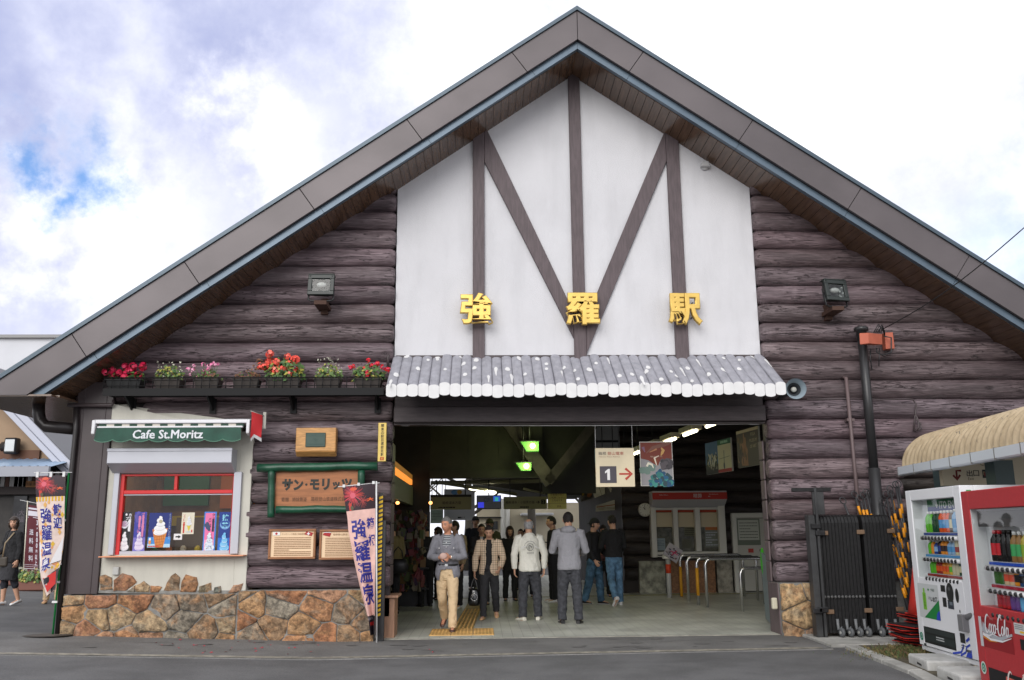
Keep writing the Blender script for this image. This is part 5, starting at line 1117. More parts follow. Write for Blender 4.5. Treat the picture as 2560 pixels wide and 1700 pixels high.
mb = MB(); edge = [vs[nyv * (nxv + 1) + i] for i in range(nxv + 1)]; mb.tube([p + Vector((0, -.003, 0)) for p in edge], .006, 5); part(mb, 'hem', [C(96, 140, 118)], VAL)
P = Print((0, 0, 0), warp=lambda x, z: valp(x, z)); cxv = (X(410) + X(1115)) / 2 - x0
[P.text('Cafe St.Moritz', cxv + dx_, (Zq(233) + Zq(320)) / 2 + dz_, Zq(233) - Zq(320), C(222, 226, 230), l_, w=X(1115) - X(410)) for dx_, dz_, l_ in ((0, 0, 3), (.007, 0, 4), (0, .006, 5), (.007, .006, 6))]
P.part('lettering', VAL)
# ---- posters in the cafe window
ZP = YG + .024
def poster(label, x0, y0, x1, y1, draw, cat='poster'):
    a = at(*zq(x0, y1), ZP); b = at(*zq(x1, y0), ZP); t = thing('window_poster', label, cat, ((a.x + b.x) / 2, ZP, a.z), 'posters in the cafe window')
    mb = MB(); mb.bx(a.x, b.x, ZP, ZP + .004, a.z, b.z); part(mb, 'sheet', [M_WHITE], t)
    P = Print((a.x, ZP - .0005, a.z)); draw(P, b.x - a.x, b.z - a.z); P.part('print', t)
def swirl(P, cx, y0, w, h, cols, L=2, cone=None):
    n = 4
    for i in range(n):
        f = i / (n - 1); ww = w * (1.0 - .56 * f); ry = h * (.185 - .05 * f); y = y0 + h * (.17 + .60 * f); x = cx + w * .035 * (-1) ** i
        P.disc(x, y, ww / 2, ry, cols[0], L + 2 * i, 22, rot=.16)
        P.line([(x - ww * .47, y - ry * .15), (x - ww * .2, y - ry * .75), (x + ww * .2, y - ry * .72), (x + ww * .48, y - ry * .05)], [.001, h * .03, h * .026, .001], cols[1], L + 2 * i + 1)
        P.line([(x - ww * .30, y - ry * .1), (x - ww * .05, y - ry * .35), (x + ww * .25, y - ry * .2)], [.001, h * .012, .001], cols[1], L + 2 * i + 1)
    P.disc(cx + w * .02, y0 + h * .93, w * .13, h * .075, cols[0], L + 2 * n, 12, rot=-.5)
    if len(cols) > 2: P.disc(cx + w * .03, y0 + h * .72, w * .13, h * .1, cols[2], L + 2 * n, 12)
Wt, Gy = C(238, 238, 242), C(186, 186, 196)
def pA(P, w, h):
    P.rect(0, 0, w, h, C(30, 30, 36)); P.disc(w * .4, h * .68, w * .36, h * .1, C(225, 225, 235), 1); P.disc(w * .4, h * .7, w * .3, h * .075, C(175, 150, 175), 2); P.disc(w * .5, h * .94, w * .1, h * .03, Wt, 1)
    P.vtext('カスタード', w * .86, h * .97, h * .082, Wt, 2, bold=.03); P.vtext('プリン', w * .62, h * .88, h * .085, Wt, 3, bold=.03); swirl(P, w * .5, h * .02, w * .82, h * .48, (Wt, Gy)); P.lines(0, .001, [0], .001, Wt)
poster('black poster of custard pudding soft ice, first in the cafe window', 232, 1075, 372, 1480, pA)
def pB(P, w, h):
    P.rect(0, 0, w, h, C(58, 62, 160)); P.rect(0, 0, w, h * .35, C(120, 112, 190), 1); rn = random.Random(3)
    for i in range(16): P.disc(w * rn.uniform(.1, .9), h * rn.uniform(.5, .98), w * .16, h * .04, C(92, 84, 168), 1, 9, 0, rn.random())
    P.vtext('ブルーベリー', w * .73, h * .98, h * .078, C(215, 130, 170), 3, bold=.03); P.vtext('ヨーグルト', w * .44, h * .88, h * .078, C(215, 130, 170), 3, bold=.03); swirl(P, w * .52, h * .03, w * .8, h * .46, (C(226, 218, 240), C(176, 160, 205), C(170, 150, 200)))
poster('purple poster of blueberry yoghurt soft ice, next to the black one', 374, 1072, 528, 1480, pB)
def pC(P, w, h):
    P.rect(0, 0, w, h, C(22, 42, 120)); P.rect(0, 0, w, h * .3, C(60, 140, 215), 1); P.rect(0, 0, w, h * .1, C(175, 215, 240), 2)
    P.poly([(w * .18, h * .52), (w * .86, h * .55), (w * .7, h * .0), (w * .36, h * .0)], C(222, 142, 66), 3)
    for i in range(6): P.line([(w * (.22 + .1 * i), h * .5), (w * (.38 + .055 * i), 0)], .006, C(168, 92, 36), 4)
    for i in range(6): P.line([(w * (.22 + .03 * i), h * (.46 - .08 * i)), (w * (.84 - .03 * i), h * (.49 - .08 * i))], .006, C(176, 98, 40), 4)
    swirl(P, w * .52, h * .36, w * .62, h * .54, (C(246, 246, 246), C(205, 205, 205), C(190, 180, 150)), 5)
    P.vtext('すっ溶けない美味しさ北海道', w * .93, h * .97, h * .052, C(190, 205, 235), 3); P.disc(w * .1, h * .16, w * .06, h * .07, C(226, 150, 70), 4); P.disc(w * .1, h * .24, w * .05, h * .04, Wt, 5); P.lines(w * .04, w * .55, [h * .035], h * .03, C(210, 70, 60), 6, 5)
poster('large blue poster of a white swirl in a waffle cone', 528, 1080, 786, 1440, pC)
def pD(P, w, h):
    P.rect(0, 0, w, h, C(226, 220, 198)); P.vtext('ソフトクリーム', w * .2, h * .93, h * .105, C(200, 56, 44), 1, bold=.01); P.poly([(w * .42, h * .44), (w * .78, h * .44), (w * .6, h * .12)], C(216, 196, 70), 2); swirl(P, w * .6, h * .4, w * .44, h * .44, (C(240, 240, 240), C(170, 195, 215)), 3); P.disc(w * .6, h * .1, w * .24, h * .03, C(190, 200, 205), 1); P.rect(w * .8, h * .08, w * .9, h * .2, C(205, 70, 60), 1)
poster('small cream poster of a yellow cone with red upright lettering', 875, 1078, 1020, 1302, pD)
poster('small white card with a black arrow below the cream poster', 800, 1297, 890, 1360, lambda P, w, h: (P.line([(w * .22, h * .5), (w * .6, h * .5)], h * .24, C(25, 25, 25), 1), P.poly([(w * .56, h * .22), (w * .86, h * .5), (w * .56, h * .78)], C(25, 25, 25), 2)), 'card')
def pE(P, w, h):
    P.rect(0, 0, w, h, C(50, 130, 215)); P.rect(w * .1, h * .02, w * .88, h * .97, C(236, 120, 170), 1); P.rect(w * .1, h * .02, w * .88, h * .3, C(240, 170, 200), 2); P.vtext('クッキーズ', w * .76, h * .96, h * .078, C(40, 34, 60), 3, bold=.02); P.vtext('バニラ', w * .48, h * .85, h * .082, C(40, 34, 60), 3, bold=.02)
    for x, y in ((.16, .66), (.3, .7), (.3, .6), (.42, .63), (.44, .56)): P.disc(w * x, h * y, w * .12, h * .05, C(62, 76, 110), 3, 12, 0, .5)
    swirl(P, w * .52, h * .02, w * .8, h * .46, (C(226, 236, 246), C(160, 190, 225))); rn = random.Random(4)
    for i in range(14): P.disc(w * rn.uniform(.25, .8), h * rn.uniform(.05, .4), .006, .006, C(70, 80, 100), 12, 6)
poster('pink and blue poster of cookies and vanilla soft ice', 1096, 1070, 1248, 1485, pE)
def pF(P, w, h):
    P.rect(0, 0, w, h, C(20, 56, 140)); P.rect(0, 0, w, h * .35, C(36, 110, 205), 1); P.disc(w * .55, h * .68, w * .44, h * .12, C(120, 165, 220), 1); P.disc(w * .55, h * .71, w * .38, h * .09, C(40, 80, 160), 2)
    P.text('抹', w * .55, h * .86, h * .16, C(150, 225, 245), 3, bold=.03); P.text('茶', w * .55, h * .66, h * .16, C(150, 225, 245), 4, bold=.03); swirl(P, w * .55, h * .02, w * .8, h * .46, (C(120, 195, 240), C(215, 238, 250)))
poster('blue poster of matcha soft ice at the right edge of the cafe window', 1250, 1072, 1395, 1485, pF)
mb = MB(); a = at(*q4(1097, 540), YPL - .05); b = at(*q4(1165, 458), YPL - .05); mb.bx(a.x, b.x, YPL - .05, YPL, a.z, b.z); OB = top(mb, 'outlet_box', [mat('grey_plastic', (.42, .42, .40), .4)], 'small grey outdoor socket box above the ragged stones', 'socket', bevel=.012, seg=2)
# ---- wooden and lettered signs on the logs
YS = YL - .06
t = thing('wooden_plaque', 'thick pale wooden block with a small dark green metal plate', 'plaque', at(790, 1142, YS))
a = at(*z3(776, 505), YS - .06); b = at(*z3(1178, 270), YS - .06); mb = MB()
mb.ext([(a.x, YS - .06, a.z), (b.x, YS - .06, a.z), (b.x, YS - .06, b.z), (a.x, YS - .06, b.z)], (0, .16, 0)); mb.ext([(a.x, YS - .06, a.z), (b.x, YS - .06, a.z), (b.x, YS + .03, a.z - .07), (a.x, YS + .03, a.z - .07)], (0, .06, .02))
part(mb, 'block', [mat('honey_wood', (.52, .27, .09), .45, var=(5, .7, 1.12), stretch=(1.5, 6, 12), bump=(6, .2, .01))], t, bevel=.012, seg=2)
a = at(*z3(874, 460), YS - .075); b = at(*z3(1075, 320), YS - .075); mb = MB(); mb.bx(a.x, b.x, YS - .075, YS - .06, a.z, b.z); pl_ = part(mb, 'plate', [mat('verdigris_plate', (.035, .06, .05), .4, .3)], t, bevel=.004)
P = Print((a.x, YS - .0755, a.z)); w, h = b.x - a.x, b.z - a.z; m_ = C(58, 84, 76); P.lines(w * .1, w * .9, [h * .82, h * .2], h * .07, m_, 1, 3); P.ring(w * .5, h * .5, h * .14, h * .04, m_, 1); P.line([(w * .46, h * .5), (w * .58, h * .5)], h * .04, m_, 1); P.line([(w * .03, h * .05), (w * .97, h * .05), (w * .97, h * .95), (w * .03, h * .95), (w * .03, h * .05)], h * .03, m_, 1); P.part('lettering', pl_)
t = thing('gold_plaque', 'narrow upright golden plaque with black brush lettering beside the entrance', 'plaque', at(956, 1154, YS))
a = at(*z3(1582, 602), YS - .02); b = at(*z3(1672, 222), YS - .02); mb = MB(); mb.bx(a.x, b.x, YS - .02, YS + .05, a.z, b.z); part(mb, 'plate', [mat('brass_plate', (.50, .37, .10), .35, .35, var=(4, .9, 1.06))], t, bevel=.004)
P = Print((a.x, YS - .0215, a.z)); w, h = b.x - a.x, b.z - a.z; P.vtext('関東の駅百選認定駅', w * .52, h * .965, h * .083, C(36, 32, 28), 1, bold=.01, pitch=1.12); P.rect(w * .3, h * .03, w * .74, h * .115, C(190, 70, 40), 1); P.rect(w * .45, h * .045, w * .6, h * .1, C(215, 170, 70), 2); P.part('lettering', t)
t = thing('carved_sign', 'brown board carved with black katakana, hung in a frame of green poles', 'sign', at(790, 1290, YS))
M_GRP = mat('green_painted_pole', (.008, .058, .030), .35, var=(5, .75, 1.25), bump=(7, .4, .015), stretch=(1, 1, 1))
def pole(p, q, r, rn, name='frame_pole'):
    a, b = at(*z3(*p), YS - .06), at(*z3(*q), YS - .06); n = 10; mb = MB(); pts = []; rr = []
    for i in range(n + 1):
        f = i / n; pts.append(a.lerp(b, f) + Vector((0, rn.uniform(-.004, .004), rn.uniform(-.006, .006)))); rr.append(r * rn.uniform(.93, 1.07))
    mb.tube(pts, rr, 12); part(mb, name, [M_GRP], t)
rn = random.Random(6)
a = at(*z3(588, 1042), YS - .02); b = at(*z3(1388, 706), YS - .02); mb = MB(); mb.bx(a.x - .02, b.x + .02, YS - .02, YS + .05, a.z - .02, b.z + .02); bd = part(mb, 'board', [mat('orange_brown_board', (.33, .125, .045), .5, var=(3, .8, 1.12), stretch=(1, 1, 8))], t)
P = Print((a.x, YS - .0215, a.z)); w, h = b.x - a.x, b.z - a.z; k = lambda zx: (zx - 588) / 800 * w; kz = lambda zy: (1042 - zy) / 336 * h
Mk = C(38, 40, 34)
for ch, x0, x1, y0, y1 in (('サ', 640, 745, 770, 888), ('ン', 752, 850, 775, 885), ('モ', 915, 1010, 775, 882), ('リ', 1035, 1112, 770, 884), ('ッ', 1140, 1215, 800, 880), ('ツ', 1228, 1335, 768, 880)): P.text(ch, (k(x0) + k(x1)) / 2, (kz(y0) + kz(y1)) / 2, kz(y0) - kz(y1), Mk, 1, bold=.055, w=k(x1) - k(x0))
P.disc(k(880), kz(828), k(600), k(600), Mk, 1, 10); M_sm = C(92, 58, 36)
P.text('寄贈', k(675), kz(975), h * .13, M_sm, 1, w=k(712) - k(640)); P.text('姉妹鉄道', k(818), kz(975), h * .13, M_sm, 1, w=k(890) - k(748)); P.text('箱根登山鉄道株式会社', k(1120), kz(972), h * .13, M_sm, 1, w=k(1310) - k(935)); P.part('lettering', bd)
pole((408, 667), (1582, 645), .062, rn); pole((545, 690), (538, 1150), .050, rn); pole((1425, 690), (1418, 1130), .050, rn); pole((590, 1075), (1400, 1068), .052, rn)
def infoboard(label, x0, y0, x1, y1, flags, title):
    t = thing('info_board', label, 'information board', at(*z3((x0 + x1) / 2, y1), YS), 'brown framed information boards'); a = at(*z3(x0, y1), YS); b = at(*z3(x1, y0), YS); w, h = b.x - a.x, b.z - a.z
    mb = MB(); f = .032; mb.bx(a.x, b.x, YS, YS + .06, b.z - f, b.z); mb.bx(a.x, b.x, YS, YS + .06, a.z, a.z + f); mb.bx(a.x, a.x + f, YS, YS + .06, a.z + f, b.z - f); mb.bx(b.x - f, b.x, YS, YS + .06, a.z + f, b.z - f); part(mb, 'frame', [mat('brown_frame', (.28, .12, .05), .45, var=(4, .8, 1.1))], t, bevel=.006)
    mb = MB(); mb.bx(a.x + f, b.x - f, YS + .02, YS + .05, a.z + f, b.z - f); part(mb, 'panel', [mat('cream_panel', (.72, .53, .34), .5)], t)
    P = Print((a.x, YS + .019, a.z)); ink = C(160, 118, 84)
    P.text(title, w * .52, h * .83, h * .065, ink, 1, w=w * .5); P.lines(w * .12, w * .9, [h * (.71 - .058 * i) for i in range(11)], h * .026, ink, 1, 7)
    for fx, kind in flags:
        x = w * fx
        if kind == 'jp': P.rect(x - .05, h * .79, x + .05, h * .91, C(240, 238, 232), 2); P.disc(x, h * .85, .017, .017, C(190, 36, 44), 3)
        else:
            P.poly([(x - .055, h * .82), (x + .045, h * .76), (x + .065, h * .87), (x - .03, h * .92)], C(176, 34, 40), 2)
            if kind == 'ch': P.rect(x - .022, h * .84 - .007, x + .022, h * .84 + .007, Wt, 3); P.rect(x - .007, h * .84 - .022, x + .007, h * .84 + .022, Wt, 4)
            if kind == 'fl': P.line([(x - .04, h * .9), (x + .06, h * .9)], .008, Wt, 3)
    P.part('lettering', t)
infoboard('brown framed information board with a white flag and a red cross flag', 505, 1262, 980, 1562, ((.16, 'jp'), (.84, 'ch')), 'サンモリッツ鉄道と姉妹提携')
infoboard('brown framed information board partly hidden by the pink banner', 1005, 1265, 1500, 1567, ((.14, 'fl'),), '箱根登山鉄道 土木遺産')
# red pennant beside the cafe awning
t = thing('red_pennant', 'small red swallow tailed pennant on a short rod beside the cafe awning', 'pennant', at(*z3(395, 400), 12.9))
yp = 12.82; mb = MB(); A, B = at(*z3(340, 108), yp), at(*z3(470, 155), 13.05); mb.tube([A, B], .007, 6); mb.bx(B.x - .012, B.x + .03, B.y, B.y + .04, at(*z3(465, 280), 13.05).z, at(*z3(465, 118), 13.05).z); part(mb, 'rod', [mat('grey_rod', (.35, .34, .3), .5)], t)
mb = MB(); tl, tr = at(*z3(348, 112), yp + .01), at(*z3(455, 150), 13.0); bl_, br, mid = at(*z3(338, 380), yp - .03), at(*z3(446, 370), 12.96), at(*z3(372, 335), yp + .04)
bl2, br2, mid2 = at(*z3(340, 410), yp - .03), at(*z3(446, 410), 12.96), at(*z3(374, 366), yp + .04)
n = 8; vs = []
for j in range(n + 1):
    f = j / n; l = tl.lerp(bl_, f); r = tr.lerp(br, f); m = ((tl + tr) / 2).lerp(mid, f); wv_ = Vector((0, math.sin(f * 5) * .02, 0)); vs += [l + wv_, m - wv_ * .6, r + wv_]
mb.add(vs, [(3 * j + k, 3 * j + k + 1, 3 * j + k + 4, 3 * j + k + 3) for j in range(n) for k in (0, 1)], 0, True); mb.add([bl_, mid, br, br2, mid2, bl2], [(0, 1, 4, 5), (1, 2, 3, 4)], 1); part(mb, 'cloth', [mat('red_cloth', (.55, .03, .035), .7), M_WHITE], t)
# ---- banners (nobori)
def fireworks(P, w, y0, y1, rn):
    h = y1 - y0; P.rect(0, y0, w, y1, C(44, 22, 34), 1)
    for i in range(170): 
        a = rn.uniform(0, 6.28); r0, r1 = rn.uniform(.02, .12), rn.uniform(.14, .32); c = (w * .3, y0 + h * .6)
        P.line([(max(0, min(w, c[0] + math.cos(a) * r0 * w * 1.2)), min(y1, max(y0, c[1] + math.sin(a) * r0 * h * 1.5))), (max(0, min(w, c[0] + math.cos(a) * r1 * w * 1.2)), min(y1, max(y0, c[1] + math.sin(a) * r1 * h * 1.6)))], [.005, .0018], C(*rn.choice([(205, 60, 84), (225, 96, 110), (214, 72, 60), (190, 44, 66)])), 2 + i % 3)
    P.disc(w * .29, y0 + h * .6, w * .09, h * .12, C(216, 96, 112), 5, 14); P.disc(w * .33, y0 + h * .86, w * .11, h * .07, C(222, 90, 60), 5, 12)
    for i in range(40):
        a = rn.uniform(0, 6.28); r1 = rn.uniform(.1, .22); c = (w * .6, y0 + h * .36)
        P.line([c, (max(0, min(w, c[0] + math.cos(a) * r1 * w)), max(y0, c[1] + math.sin(a) * r1 * h * 1.5))], [.005, .002], C(176, 70, 66), 2 + i % 3)
    P.text('大', w * .84, y0 + h * .38, h * .14, C(240, 104, 50), 6, bold=.05, w=w * .22); P.rect(w * .12, y0, w * .22, y0 + h * .3, C(200, 60, 50), 3); P.disc(w * .22, y0 + h * .1, w * .06, h * .09, C(90, 84, 60), 6)
def nobori(label, foot, topx, wtop, L, drawf, warp, polem, arm, sleeves, cat='banner'):
    pass
# right banner, cloth blown narrow towards its foot
yb_ = 12.95
foot = at(942, 1596, 12.99); foot.z = gz(foot.x, 12.99); ptop = at(941, 1203, 12.99)
t = thing('banner_flag', 'pink hot spring banner on a white pole beside the entrance, twisted narrow at its foot', 'banner', foot, 'welcome banners on poles')
mb = MB(); mb.tube([foot, ptop], .012, 8); part(mb, 'pole', [M_WHITE], t)
aL, aR = at(845, 1217, 12.99), at(949, 1207, 12.99); mb = MB(); mb.tube([aL, aR], .007, 6); part(mb, 'cross_bar', [M_WHITE], t)
zT = at(900, 1217, 12.99).z; zBt = at(930, 1587, 12.99).z; Lc = zT - zBt; WN = .46
def edgeL(f): # left edge in photo px for fraction down the cloth
    tab = [(0, 856), (.22, 869), (.3, 871), (.5, 885), (.65, 897), (.8, 911), (.9, 921), (1, 926)]
    for (a, x0), (b, x1) in zip(tab[:-1], tab[1:]):
        if f <= b: return x0 + (x1 - x0) * (f - a) / (b - a)
    return 926
def warpR(x, y):            # x 0..WN, y 0 (foot) .. Lc (head)
    f = 1 - y / Lc; yy = 1217 + (1587 - 1217) * f; L_ = at(edgeL(f), yy, 12.99); R2 = at(938, yy - 8 * (1 - f), 12.99); u = x / WN
    fold = math.sin(u * math.pi * (1 + 1.6 * f)) * .07 * (.15 + f) ; z = foot.z + zBt - foot.z + y + .05 * u * (1 - f) * 1.0
    return Vector((L_.x + (R2.x - L_.x) * u, 12.98 - fold, z)), Vector((0, -1, 0))
def cloth(mb, wf, w, h, nx, ny, m=0):
    vs = [wf(w * i / nx, h * j / ny)[0] for j in range(ny + 1) for i in range(nx + 1)]; mb.add(vs, [(j * (nx + 1) + i, j * (nx + 1) + i + 1, (j + 1) * (nx + 1) + i + 1, (j + 1) * (nx + 1) + i) for j in range(ny) for i in range(nx)], m, True)
M_PINK = mat('pink_cloth', (.66, .42, .37), .8, var=(7, .88, 1.1))
mb = MB(); cloth(mb, warpR, WN, Lc, 14, 44); cl_ = part(mb, 'cloth', [M_PINK], t)
P = Print((0, 0, 0), warp=warpR); rn = random.Random(8); fireworks(P, WN, Lc * .83, Lc, rn)
NB = C(44, 46, 140)
for i, ch in enumerate('強羅温泉'): P.text(ch, WN * (.40 + .04 * i), Lc * (.70 - .145 * i), Lc * .138, NB, 2, bold=.024, w=WN * (.54 + .1 * i))
P.text('箱', WN * .82, Lc * .735, Lc * .075, NB, 2, bold=.02, w=WN * .27); P.text('根', WN * .86, Lc * .62, Lc * .075, NB, 2, bold=.02, w=WN * .27)
for i in range(60): x, y = rn.uniform(.03, .97) * WN, rn.uniform(.14, .82) * Lc; P.line([(x, y), (x + rn.uniform(-.03, .03), y + rn.uniform(.01, .03))], .004, C(232, 178, 160), 1)
P.rect(0, 0, WN, Lc * .125, C(46, 40, 48), 1); P.rect(WN * .3, Lc * .06, WN * .8, Lc * .085, C(215, 48, 44), 2); P.rect(WN * .15, Lc * .1, WN * .6, Lc * .115, C(150, 150, 160), 2); P.part('print', cl_)
for f in (.05, .5, .95): mb = MB(); p = warpR(WN * f, Lc)[0]; q = aL.lerp(aR, (p.x - aL.x) / (aR.x - aL.x)); mb.bx(p.x - .018, p.x + .018, p.y - .01, p.y + .012, p.z - .01, max(q.z + .012, p.z + .03)); part(mb, 'loop', [M_WHITE], t)
# left banner on a green pole
foot = at(133, 1575, 13.15); foot.z = gz(foot.x, foot.y); ptop = at(172, 1182, 13.15)
t = thing('banner_flag', 'orange and white welcome banner on a green pole', 'banner', foot, 'welcome banners on poles')
mb = MB(); mb.tube([foot, ptop], .014, 8); part(mb, 'pole', [C(20, 128, 62)], t)
aL, aR = at(85, 1182, 13.1), at(180, 1181, 13.1); mb = MB(); mb.tube([aL, aR], .007, 6); part(mb, 'cross_bar', [M_WHITE], t)
lft = [(0, (90, 1190)), (.2, (92, 1243)), (.5, (97, 1340)), (.75, (100, 1420)), (.88, (105, 1452)), (1, (118, 1494))]; rgt = [(0, (165, 1188)), (.2, (163, 1240)), (.5, (157, 1340)), (.75, (152, 1400)), (.88, (146, 1430)), (1, (139, 1470))]
def ip(tab, f):
    for (a, p), (b, q) in zip(tab[:-1], tab[1:]):
        if f <= b: u = (f - a) / (b - a); return (p[0] + (q[0] - p[0]) * u, p[1] + (q[1] - p[1]) * u)
    return tab[-1][1]
WN2, LC2 = .46, 1.78
def warpL(x, y):
    f = 1 - y / LC2; u = x / WN2; a = at(*ip(lft, f), 13.08); b = at(*ip(rgt, f), 13.08); p = a.lerp(b, u); p.y -= math.sin(u * 3.1 * (1 + f)) * .05 * f + .02 * math.sin(f * 9); return p, Vector((0, -1, 0))
mb = MB(); cloth(mb, warpL, WN2, LC2, 14, 40); cl_ = part(mb, 'cloth', [mat('pale_orange_cloth', (.66, .53, .47), .8, var=(9, .9, 1.08))], t)
P = Print((0, 0, 0), warp=warpL); fireworks(P, WN2, LC2 * .80, LC2, random.Random(9)); rn = random.Random(10)
for i in range(9): P.rect(WN2 * i / 9, LC2 * .765, WN2 * (i + .55) / 9, LC2 * .8, C(226, 178, 40), 1)
for i in range(46):
    x, y = rn.uniform(.05, .95) * WN2, rn.uniform(.18, .76) * LC2; c = rn.choice([(226, 184, 60), (232, 160, 110), (236, 226, 210), (230, 176, 96)]); s = rn.uniform(.02, .045); P.poly([(x - s, y), (x, y - s * 1.3), (x + s, y), (x, y + s * 1.3)], C(*c), 1 + i % 2)
P.poly([(WN2 * .5, LC2 * .25), (WN2 * .99, LC2 * .5), (WN2 * .99, LC2 * .25)], C(226, 224, 226), 3); P.poly([(0, LC2 * .2), (WN2 * .5, LC2 * .25), (0, LC2 * .45)], C(228, 226, 230), 3)
WB = C(238, 236, 240)
for i, ch in enumerate('強羅温泉'):
    for b_, m_, l_ in ((.07, WB, 4), (.024, NB, 5)): P.text(ch, WN2 * .34, LC2 * (.655 - .132 * i), LC2 * .118, m_, l_, bold=b_, w=WN2 * .42)
for i, ch in enumerate('歓迎'):
    for b_, m_, l_ in ((.07, WB, 4), (.024, NB, 5)): P.text(ch, WN2 * .76, LC2 * (.70 - .10 * i), LC2 * .088, m_, l_, bold=b_, w=WN2 * .30)
P.poly([(0, LC2 * .13), (WN2, LC2 * .17), (WN2, 0), (0, 0)], C(62, 50, 56), 3); P.poly([(WN2 * .2, LC2 * .13), (WN2 * .95, LC2 * .15), (WN2 * .98, LC2 * .04), (WN2 * .3, LC2 * .02)], C(208, 48, 44), 4); P.poly([(WN2 * .1, LC2 * .14), (WN2 * .6, LC2 * .15), (WN2 * .66, LC2 * .07), (WN2 * .2, LC2 * .06)], C(150, 156, 170), 5); P.rect(WN2 * .22, LC2 * .08, WN2 * .55, LC2 * .12, C(40, 44, 52), 6); P.part('print', cl_)
for f in (.05, .5, .93): mb = MB(); p = warpL(WN2 * f, LC2)[0]; mb.bx(p.x - .018, p.x + .018, p.y - .01, p.y + .012, p.z - .02, aL.z + .012); part(mb, 'loop', [M_WHITE], t)
for f in (.3, .42, .48, .57, .68, .8): mb = MB(); p = foot.lerp(ptop, 1 - f); mb.bx(p.x - .05, p.x + .02, p.y - .016, p.y + .016, p.z - .014, p.z + .014); part(mb, 'loop', [M_WHITE], t)
# maroon banner further back with its plastic base
Yb = 17.6; foot = gr(57, 1460); Yb = foot.y; ptop = at(69, 1252, Yb)
t = thing('banner_flag', 'maroon free delivery banner on a thin white pole in a white plastic base', 'banner', foot)
mb = MB(); mb.tube([foot, ptop], .013, 8); part(mb, 'pole', [mat('ivory_pole', (.7, .66, .54), .4)], t)
mb = MB(); a = at(*zm(0, 980, 2.8)(92, 1395), Yb); mb.lathe([(.28, 0), (.30, .05), (.27, .14), (.05, .17)], (foot.x + .0, Yb, foot.z), n=20); part(mb, 'base', [mat('ivory_base', (.66, .64, .54), .5)], t)
aL, aR = at(50, 1250, Yb), at(100, 1260, Yb); mb = MB(); mb.tube([aL, aR], .008, 6); part(mb, 'cross_bar', [M_WHITE], t)
l3 = [(0, (72, 1262)), (1, (60, 1438))]; r3 = [(0, (100, 1266)), (1, (97, 1440))]; W3, L3 = .5, 1.6
def warp3(x, y):
    f = 1 - y / L3; u = x / W3; p = at(*ip(l3, f), Yb).lerp(at(*ip(r3, f), Yb), u); p.y -= .05 * math.sin(u * 5 + f * 3) * f; return p, Vector((0, -1, 0))
mb = MB(); cloth(mb, warp3, W3, L3, 10, 24); cl_ = part(mb, 'cloth', [mat('maroon_cloth', (.105, .022, .03), .8)], t); P = Print((0, 0, 0), warp=warp3); WB2 = C(225, 222, 232)
P.rect(0, L3 * .94, W3, L3 * .965, WB2, 1); P.rect(0, L3 * .85, W3, L3 * .92, WB2, 1); P.line([(0, L3 * .825), (W3 * .5, L3 * .83), (W3, L3 * .825)], .014, WB2, 1)
for i, ch in enumerate('3,000円以上'): P.text(ch, W3 * .78, L3 * (.76 - .082 * i), L3 * (.072 if ch not in ',円' else (.03 if ch == ',' else .045)), WB2, 1, bold=.03)
for i, ch in enumerate('送料無料'): P.text(ch, W3 * .36, L3 * (.62 - .125 * i), L3 * .085, WB2, 1, bold=.015)
for y in (.155, .13, .1): P.line([(0, L3 * y), (W3, L3 * y)], .012 if y < .11 else .006, WB2, 1)
P.text('箱根登山名産', W3 * .5, L3 * .06, L3 * .034, C(190, 140, 140), 1, w=W3 * .75); P.text('強羅店', W3 * .5, L3 * .025, L3 * .03, C(190, 140, 140), 1); P.part('print', cl_)
# ---- black and yellow corner guard board
t = thing('corner_guard', 'black upright guard board with yellow and black striped edge at the entrance', 'guard board', at(950, 1588, 13.12))
xg0, xg1 = at(943.5, 1450, 13.12).x, at(960, 1450, 13.12).x; g0 = gz(xg0, 13); zt5, zm5 = at(948, 1232, 13.12).z, at(950, 1301, 13.12).z
mb = MB(); mb.bx(xg0, xg1 + .01, 13.14, 13.20, g0, zm5); part(mb, 'board', [M_BLACK], t, bevel=.004)
mb = MB(); mb.bx(xg0, xg0 + .055, 13.11, 13.139, at(950, 1542, 13.12).z, zt5); gu = part(mb, 'striped_edge', [M_BLACK], t)
P = Print((xg0, 13.1095, 0)); z = at(950, 1542, 13.12).z; YY = C(228, 186, 30)
while z < zt5 - .06: P.poly([(0, z), (.055, z + .02), (.055, z + .055), (0, z + .035)], YY, 1); z += .062
P.part('stripes', gu)
t = thing('wooden_box', 'plain pinkish brown wooden box standing inside the entrance on the left', 'box', (-1.3, 13.8, 0))
a, b = at(*z3b(1690, 1090), 13.55), at(*z3b(1755, 760), 13.55); mb = MB(); mb.bx(-1.46, b.x, 13.5, 14.0, 0, b.z); part(mb, 'body', [mat('pink_wood', (.34, .19, .12), .55, var=(4, .8, 1.1), stretch=(8, 8, 1))], t, bevel=.005)
mb = MB(); mb.bx(-1.48, b.x + .05, 13.46, 14.04, b.z, b.z + .035); part(mb, 'lid', [MATS['pink_wood']], t, bevel=.005)
